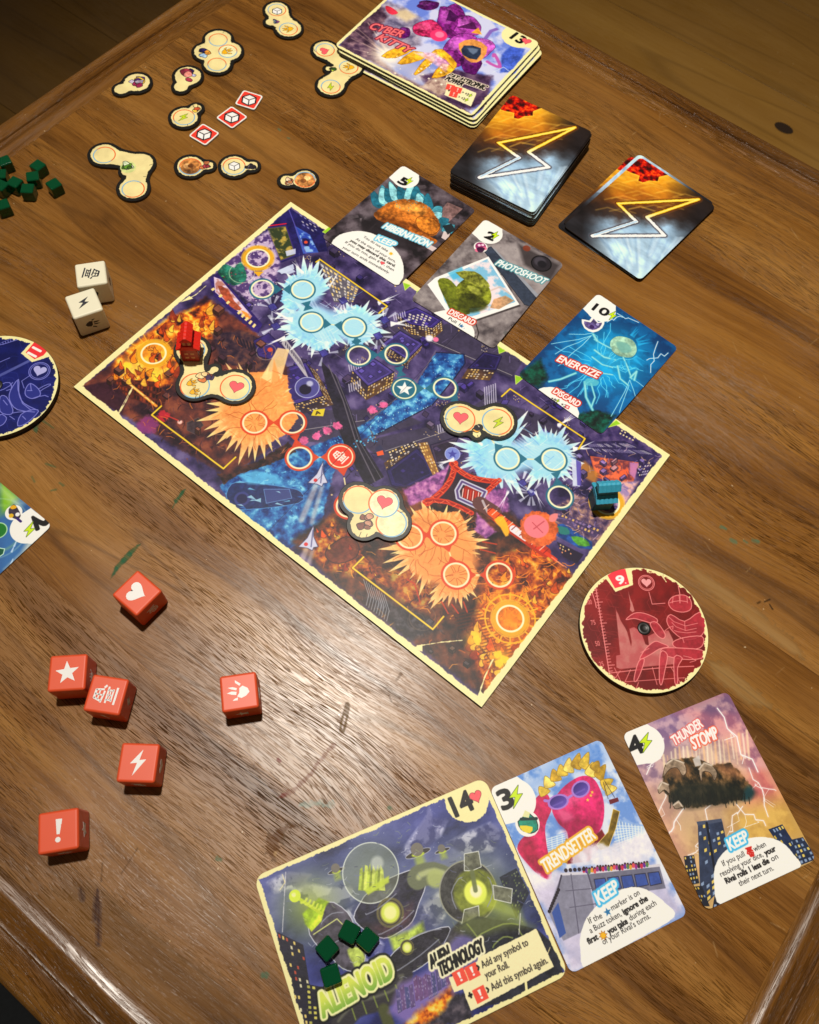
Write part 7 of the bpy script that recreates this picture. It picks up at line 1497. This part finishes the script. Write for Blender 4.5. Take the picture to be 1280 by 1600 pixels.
token([(341, 61, 25), (356, 79.5, 26), (339.5, 99, 25), (322, 80.5, 23)], [(0, 2, .9), (1, 3, .9)], (340, 80), [('ring', (341, 62), 6.6, (0, 1)), ('ring', (339, 100.3), 6.6, (0, 1)), ('critter', (321.5, 80.5), 5.0, 0, [(170, 200, 230), (60, 50, 110), (200, 140, 60), (40, 40, 90)], 8), ('fill', (356, 79.7), 6.4, 0, (240, 230, 184)), ('ring', (356, 79.7), 6.6, (0, 1)), ('paw', (354, 80), 4.6, (0.9, -0.35))],
      'four lobed black edged token with one orange claw ring, near the far rim', seed=12)
token([(214, 128.5, 25), (189.5, 139, 15)], [(0, 1, .9)], (209, 130.5), [('critter', (214.5, 128.5), 6.2, 0, V_, 5)], 'small two lobed token with a purple picture, lying over the left rim bead', seed=13)
token([(293.5, 118.5, 25.5), (282.5, 135.5, 15)], [(0, 1, .9)], (291, 121.5), [('critter', (293.5, 117), 5.8, 0, P_, 21)], 'small two lobed token with a dark red and violet picture, its nub pointing down', seed=14)
token([(163, 241, 27), (219.5, 254.5, 25), (208.3, 293.5, 27.5), (196, 268, 12)], [(0, 1, .82), (1, 2, .82)], (212, 262), [('ring', (163, 241.8), 7.2, (-0.8, 0.5)), ('ring', (208, 295), 7.2, (-0.8, -0.5)), ('fill', (200, 261), 5.2, 0, (206, 216, 150)), ('critter', (201, 260.5), 4.6, 0, [(110, 160, 60), (220, 236, 200), (80, 120, 40), (150, 190, 80)], 31)],
      'big L shaped token with two empty rings and a green picture, left of centre', seed=15)
token([(288, 183, 26), (306.5, 168.8, 12.8)], [(0, 1, .9)], (290, 181.5), [('ring', (287.5, 183), 7.3, (0.5, 0.8)), ('bolt', (286.5, 183), 4.4, (0.4, -0.6)), ('critter', (303.5, 169), 3.4, 0, [(230, 180, 80), (190, 90, 60), (240, 220, 160)], 41)], 'small token with a lime bolt in a ring, touching a red square token', seed=16)
token([(297.5, 259.5, 26.3), (325.5, 258.6, 12.6)], [(0, 1, .9)], (300, 259.4), [('fill', (298, 260), 7.0, 0, (172, 116, 66), 0.5), ('fill', (292, 259), 2.4, 0, (206, 160, 110), 0.4), ('fill', (298, 259), 2.0, 0, (120, 76, 40), 0.4), ('ring', (297.5, 260), 7.3, (0, 1)), ('critter', (322, 259.5), 3.6, 0, [(150, 60, 70), (190, 120, 80), (120, 50, 90)], 51)], 'small token with a brown disc picture, left of the white cube token', seed=17)
token([(366, 259.3, 26), (393.8, 258.8, 13.5)], [(0, 1, .9)], (369, 259.2), [('ring', (365.8, 259.5), 7.4, (0, 1)), ('cube', (366, 259.3), 4.2, (-0.1, -1)), ('critter', (391.5, 259), 3.4, 0, [(40, 36, 44), (220, 214, 200), (90, 84, 96)], 61)], 'small token with a ringed white cube and a black shape on its nub', seed=18)
token([(476.3, 280, 23.2), (447.8, 282, 14.6)], [(0, 1, .9)], (473, 280.2), [('fill', (476.5, 280.3), 6.6, 0, (180, 124, 72), 0.5), ('fill', (480, 278), 2.2, 0, (214, 170, 120), 0.4), ('fill', (474, 282), 2.0, 0, (124, 80, 44), 0.4), ('ring', (476.5, 280.3), 6.8, (0, -1)), ('critter', (450.5, 282), 3.6, 0, [(190, 130, 90), (150, 70, 60), (230, 200, 170)], 71)], 'small token with a brown disc picture lying alone above the board', seed=19)
token([(508, 77.5, 23.6), (544.8, 103.5, 26), (516.7, 133.5, 25.3), (513, 107, 8.5)], [(0, 1, .82), (1, 2, .82), (1, 3, .9)], (532, 105), [('ring', (508, 77.6), 6.8, (-0.4, -1)), ('heart', (507.5, 79), 3.8, (-0.9, 0.2)), ('ring', (544.8, 104.8), 6.8, (-0.4, -1)), ('paw', (545.5, 104.5), 4.4, (-1, -0.1)), ('ring', (516.7, 135), 6.8, (-0.4, -1)), ('bolt', (516.5, 135), 4.0, (0.3, 1)), ('critter', (520, 107), 3.2, 0, [(60, 90, 40), (200, 220, 90), (36, 36, 36)], 81)],
      'three lobed token with heart, claw and bolt rings, beside the stack of boards', seed=20)
TB = 'black edged tokens on the board'
token([(300.5, 547, 30), (305, 600.5, 31.5), (367, 603.5, 33.3), (335.5, 577, 10.5)], [(0, 1, .72), (1, 2, .72), (1, 3, .9)], (312, 594), [('ring', (300.5, 547), 7.3, (0.7, 0.7)), ('ring', (304.5, 602.5), 8.4, (0.8, 0.7)), ('paw', (299, 598), 3.4, (1, -0.35)), ('paw', (303.5, 611.5), 3.2, (1, -0.3)), ('ring', (367.2, 605.4), 8.6, (0.9, 0.6)), ('heart', (369, 604.5), 4.6, (0.35, -1)), ('critter', (321.5, 584.5), 4.4, 0, [(214, 130, 76), (80, 60, 100), (236, 200, 150), (150, 70, 50)], 91)],
      'L shaped black edged token with claws and a heart, under the red house', TB, 2.2, seed=21)
token([(719.3, 653.3, 32), (776.5, 657.5, 32.8), (745.3, 677.5, 13)], [(0, 1, .70)], (748, 656), [('ring', (719.2, 654.5), 8.7, (-1, 0.1)), ('heart', (719.8, 653), 4.7, (0.1, -1)), ('ring', (776.6, 658.7), 8.7, (-1, 0.1)), ('bolt', (778.5, 660), 4.6, (0.35, -1)), ('critter', (746, 668.5), 3.4, 0, [(40, 36, 44), (214, 150, 60), (230, 226, 210)], 101)], 'black edged token with a heart and a bolt, right of the printed river', TB, 2.2, seed=22)
token([(560, 780, 31), (601, 785, 30), (611.5, 815.3, 32.5), (569, 820, 27)], [(0, 2, .9), (1, 3, .9)], (585.5, 801), [('ring', (559.8, 780.5), 8.4, (0.1, 1)), ('fill', (611.4, 816.9), 8.2, 0, (238, 228, 186)), ('ring', (611.4, 816.9), 8.4, (0.8, 0.5)), ('fill', (599.7, 786.4), 8.2, 0, (240, 232, 196)), ('ring', (599.7, 786.4), 8.4, (0.7, 0.6)), ('heart', (600.5, 785), 4.7, (0.3, -1)), ('critter', (573.5, 816), 5.4, 0, [(170, 116, 96), (150, 96, 80), (200, 150, 126), (120, 70, 60)], 111)],
      'four lobed black edged token with one heart and a brown picture', TB, 2.2, seed=23)

# red square die tokens
def square_token(corners, label, seed):
    thick = 1.5; q = survey(corners, thick); c = q.mean(0); d = q[1]-q[0]; ang = math.atan2(d[1], d[0]); s_ = (np.linalg.norm(q[1]-q[0])+np.linalg.norm(q[2]-q[1]))/2
    A = Art(s_, s_, 9, (c[0], c[1], ang, thick), (246, 240, 228), seed)
    A.poly(round_rect(s_-2.0, s_-2.0, 1.2), (222, 72, 58), mm=True, rough=0.1); pc = np.mean(np.array(corners, float), 0)
    cube_icon(A, tuple(pc), s_*0.355, (0.15, -1), (40, 24, 26), 0.95)
    o = slab('square_token', round_rect(s_, s_, 1.8), 0, thick, [print_mat('token_print', A.image('token_print'), 0.42, 0.45, 0.06, 1300), edge_white], None, (c[0], c[1], 0), ang, (-s_/2, -s_/2, s_, s_), 0.15)
    tag(o, label, 'token', 'red square tokens with a white cube')
square_token([(383.7, 139.5), (411.2, 148), (396.2, 172.5), (365.5, 163.7)], 'red square token with a white cube, nearest the stack of boards', 31)
square_token([(361.7, 165), (387, 182), (363, 201.2), (337.5, 183.7)], 'red square token with a white cube, middle of the row of three', 32)
square_token([(317.5, 191.7), (342.5, 206.2), (322, 228.7), (293.7, 212.5)], 'red square token with a white cube, touching the bolt token', 33)

# ------------------------------------------------------------------ little wooden pagoda houses
def house(px, base, ang, wall, roof, win, label, s=1.0):
    x, y = survey(px, base)[0]; t = empty('house_pawn', (x, y, base), ang); tag(t, label, 'game pawn', 'wooden house pawns')
    def extr(name, prof, L, mat, ribs=0, amp=0.0):
        n = len(prof); seg = max(1, ribs*2); V, Fc = [], []
        for i in range(seg+1):
            f = -L/2 + L*i/seg; o_ = amp*(1 if i % 2 else -1) if ribs else 0
            for a, b_ in prof: V.append((f, a*(1+o_*0.12), b_+(o_ if b_ > prof[0][1]+0.3 else 0)))
        for i in range(seg):
            Fc += [(i*n+k, i*n+(k+1) % n, (i+1)*n+(k+1) % n, (i+1)*n+k) for k in range(n)]
        Fc += [tuple(reversed(range(n))), tuple(range(seg*n, seg*n+n))]
        bm = bmesh.new(); vs = [bm.verts.new(Vector(v)*MM*s) for v in V]
        for f in Fc: bm.faces.new([vs[q] for q in f])
        bmesh.ops.recalc_face_normals(bm, faces=bm.faces)
        if not ribs: bmesh.ops.bevel(bm, geom=bm.edges[:], offset=0.0003, segments=2, affect='EDGES')
        return bm_obj(name, bm, mat, t)
    extr('body', [(-5.0, 0), (5.0, 0), (4.9, 13.0), (3.0, 13.6), (3.0, 20.6), (-3.0, 20.6), (-3.0, 13.6), (-4.9, 13.0)], 11.2, wall)
    extr('lower_roof', [(-6.6, 12.2), (6.6, 12.2), (6.9, 12.9), (2.7, 15.8), (-2.7, 15.8), (-6.9, 12.9)], 12.6, roof, 5, 0.18)
    extr('upper_roof', [(-3.3, 20.0), (3.3, 20.0), (3.6, 20.8), (0.7, 23.8), (-0.7, 23.8), (-3.6, 20.8)], 12.8, roof, 5, 0.18)
    for sx in (-1, 1):
        for row, (z0, w) in enumerate(((4.2, 2.4), (7.8, 2.4), (17.0, 1.9), (18.9, 1.9))):
            for sy in (-1, 1):
                a = 1.75 if row < 2 else 1.5; V = [(sx*5.62, sy*a-w/2*0.9, z0-0.75), (sx*5.62, sy*a+w/2*0.9, z0-0.75), (sx*5.62, sy*a+w/2*0.9, z0+0.75), (sx*5.62, sy*a-w/2*0.9, z0+0.75)]
                V2 = [(sx*5.4, b_*1.0, c) for _, b_, c in V]; F_ = [(0, 1, 2, 3), (0, 4, 5, 1), (1, 5, 6, 2), (2, 6, 7, 3), (3, 7, 4, 0)]
                mesh_obj('window', [tuple(q*s for q in v) for v in V+V2], F_, win, t, (0, 0, 0))
house((300.5, 553), 4.1, R(99), plain('red_wall', (176, 40, 24), 0.45, 0.4), plain('red_roof', (226, 34, 14), 0.62, 0.4, 0.12, 900, 0.2), plain('red_window', (214, 140, 96), 0.5), 'little red wooden pagoda house standing on the L shaped token', 1.0)
house((936, 785), 2.2, R(14), plain('teal_wall', (46, 104, 112), 0.4, 0.4), plain('teal_roof', (58, 164, 196), 0.62, 0.4, 0.14, 900, 0.2), plain('teal_window', (60, 104, 104), 0.5), 'little teal wooden pagoda house standing in the right corner of the board', 1.0)

# ------------------------------------------------------------------ dark cloth form added to fill the black corner beyond the near rim
bmc = bmesh.new(); bmesh.ops.create_grid(bmc, x_segments=24, y_segments=24, size=0.27)
for v in bmc.verts:
    e = max(abs(v.co.x), abs(v.co.y))/0.27; v.co.z = 0.012 + 0.075*max(0.0, 1-e**4)**0.6
low = bmesh.ops.extrude_face_region(bmc, geom=bmc.faces[:])
for v in [g for g in low['geom'] if isinstance(g, bmesh.types.BMVert)]: v.co.z = 0.0
bmesh.ops.recalc_face_normals(bmc, faces=bmc.faces)
cu = bm_obj('dark_corner_filler', bmc, plain('dark_cloth', (22, 24, 26), 0.9, 0.2, 0.3, 300, 0.5), None, None, A30, smooth=True)
c_ = uv2xy(-200, -440); cu.location = (c_[0]*MM, c_[1]*MM, 0.0005)
tag(cu, 'dark cloth form added to darken the floor beyond the bottom left rim of the table', 'dark filler')
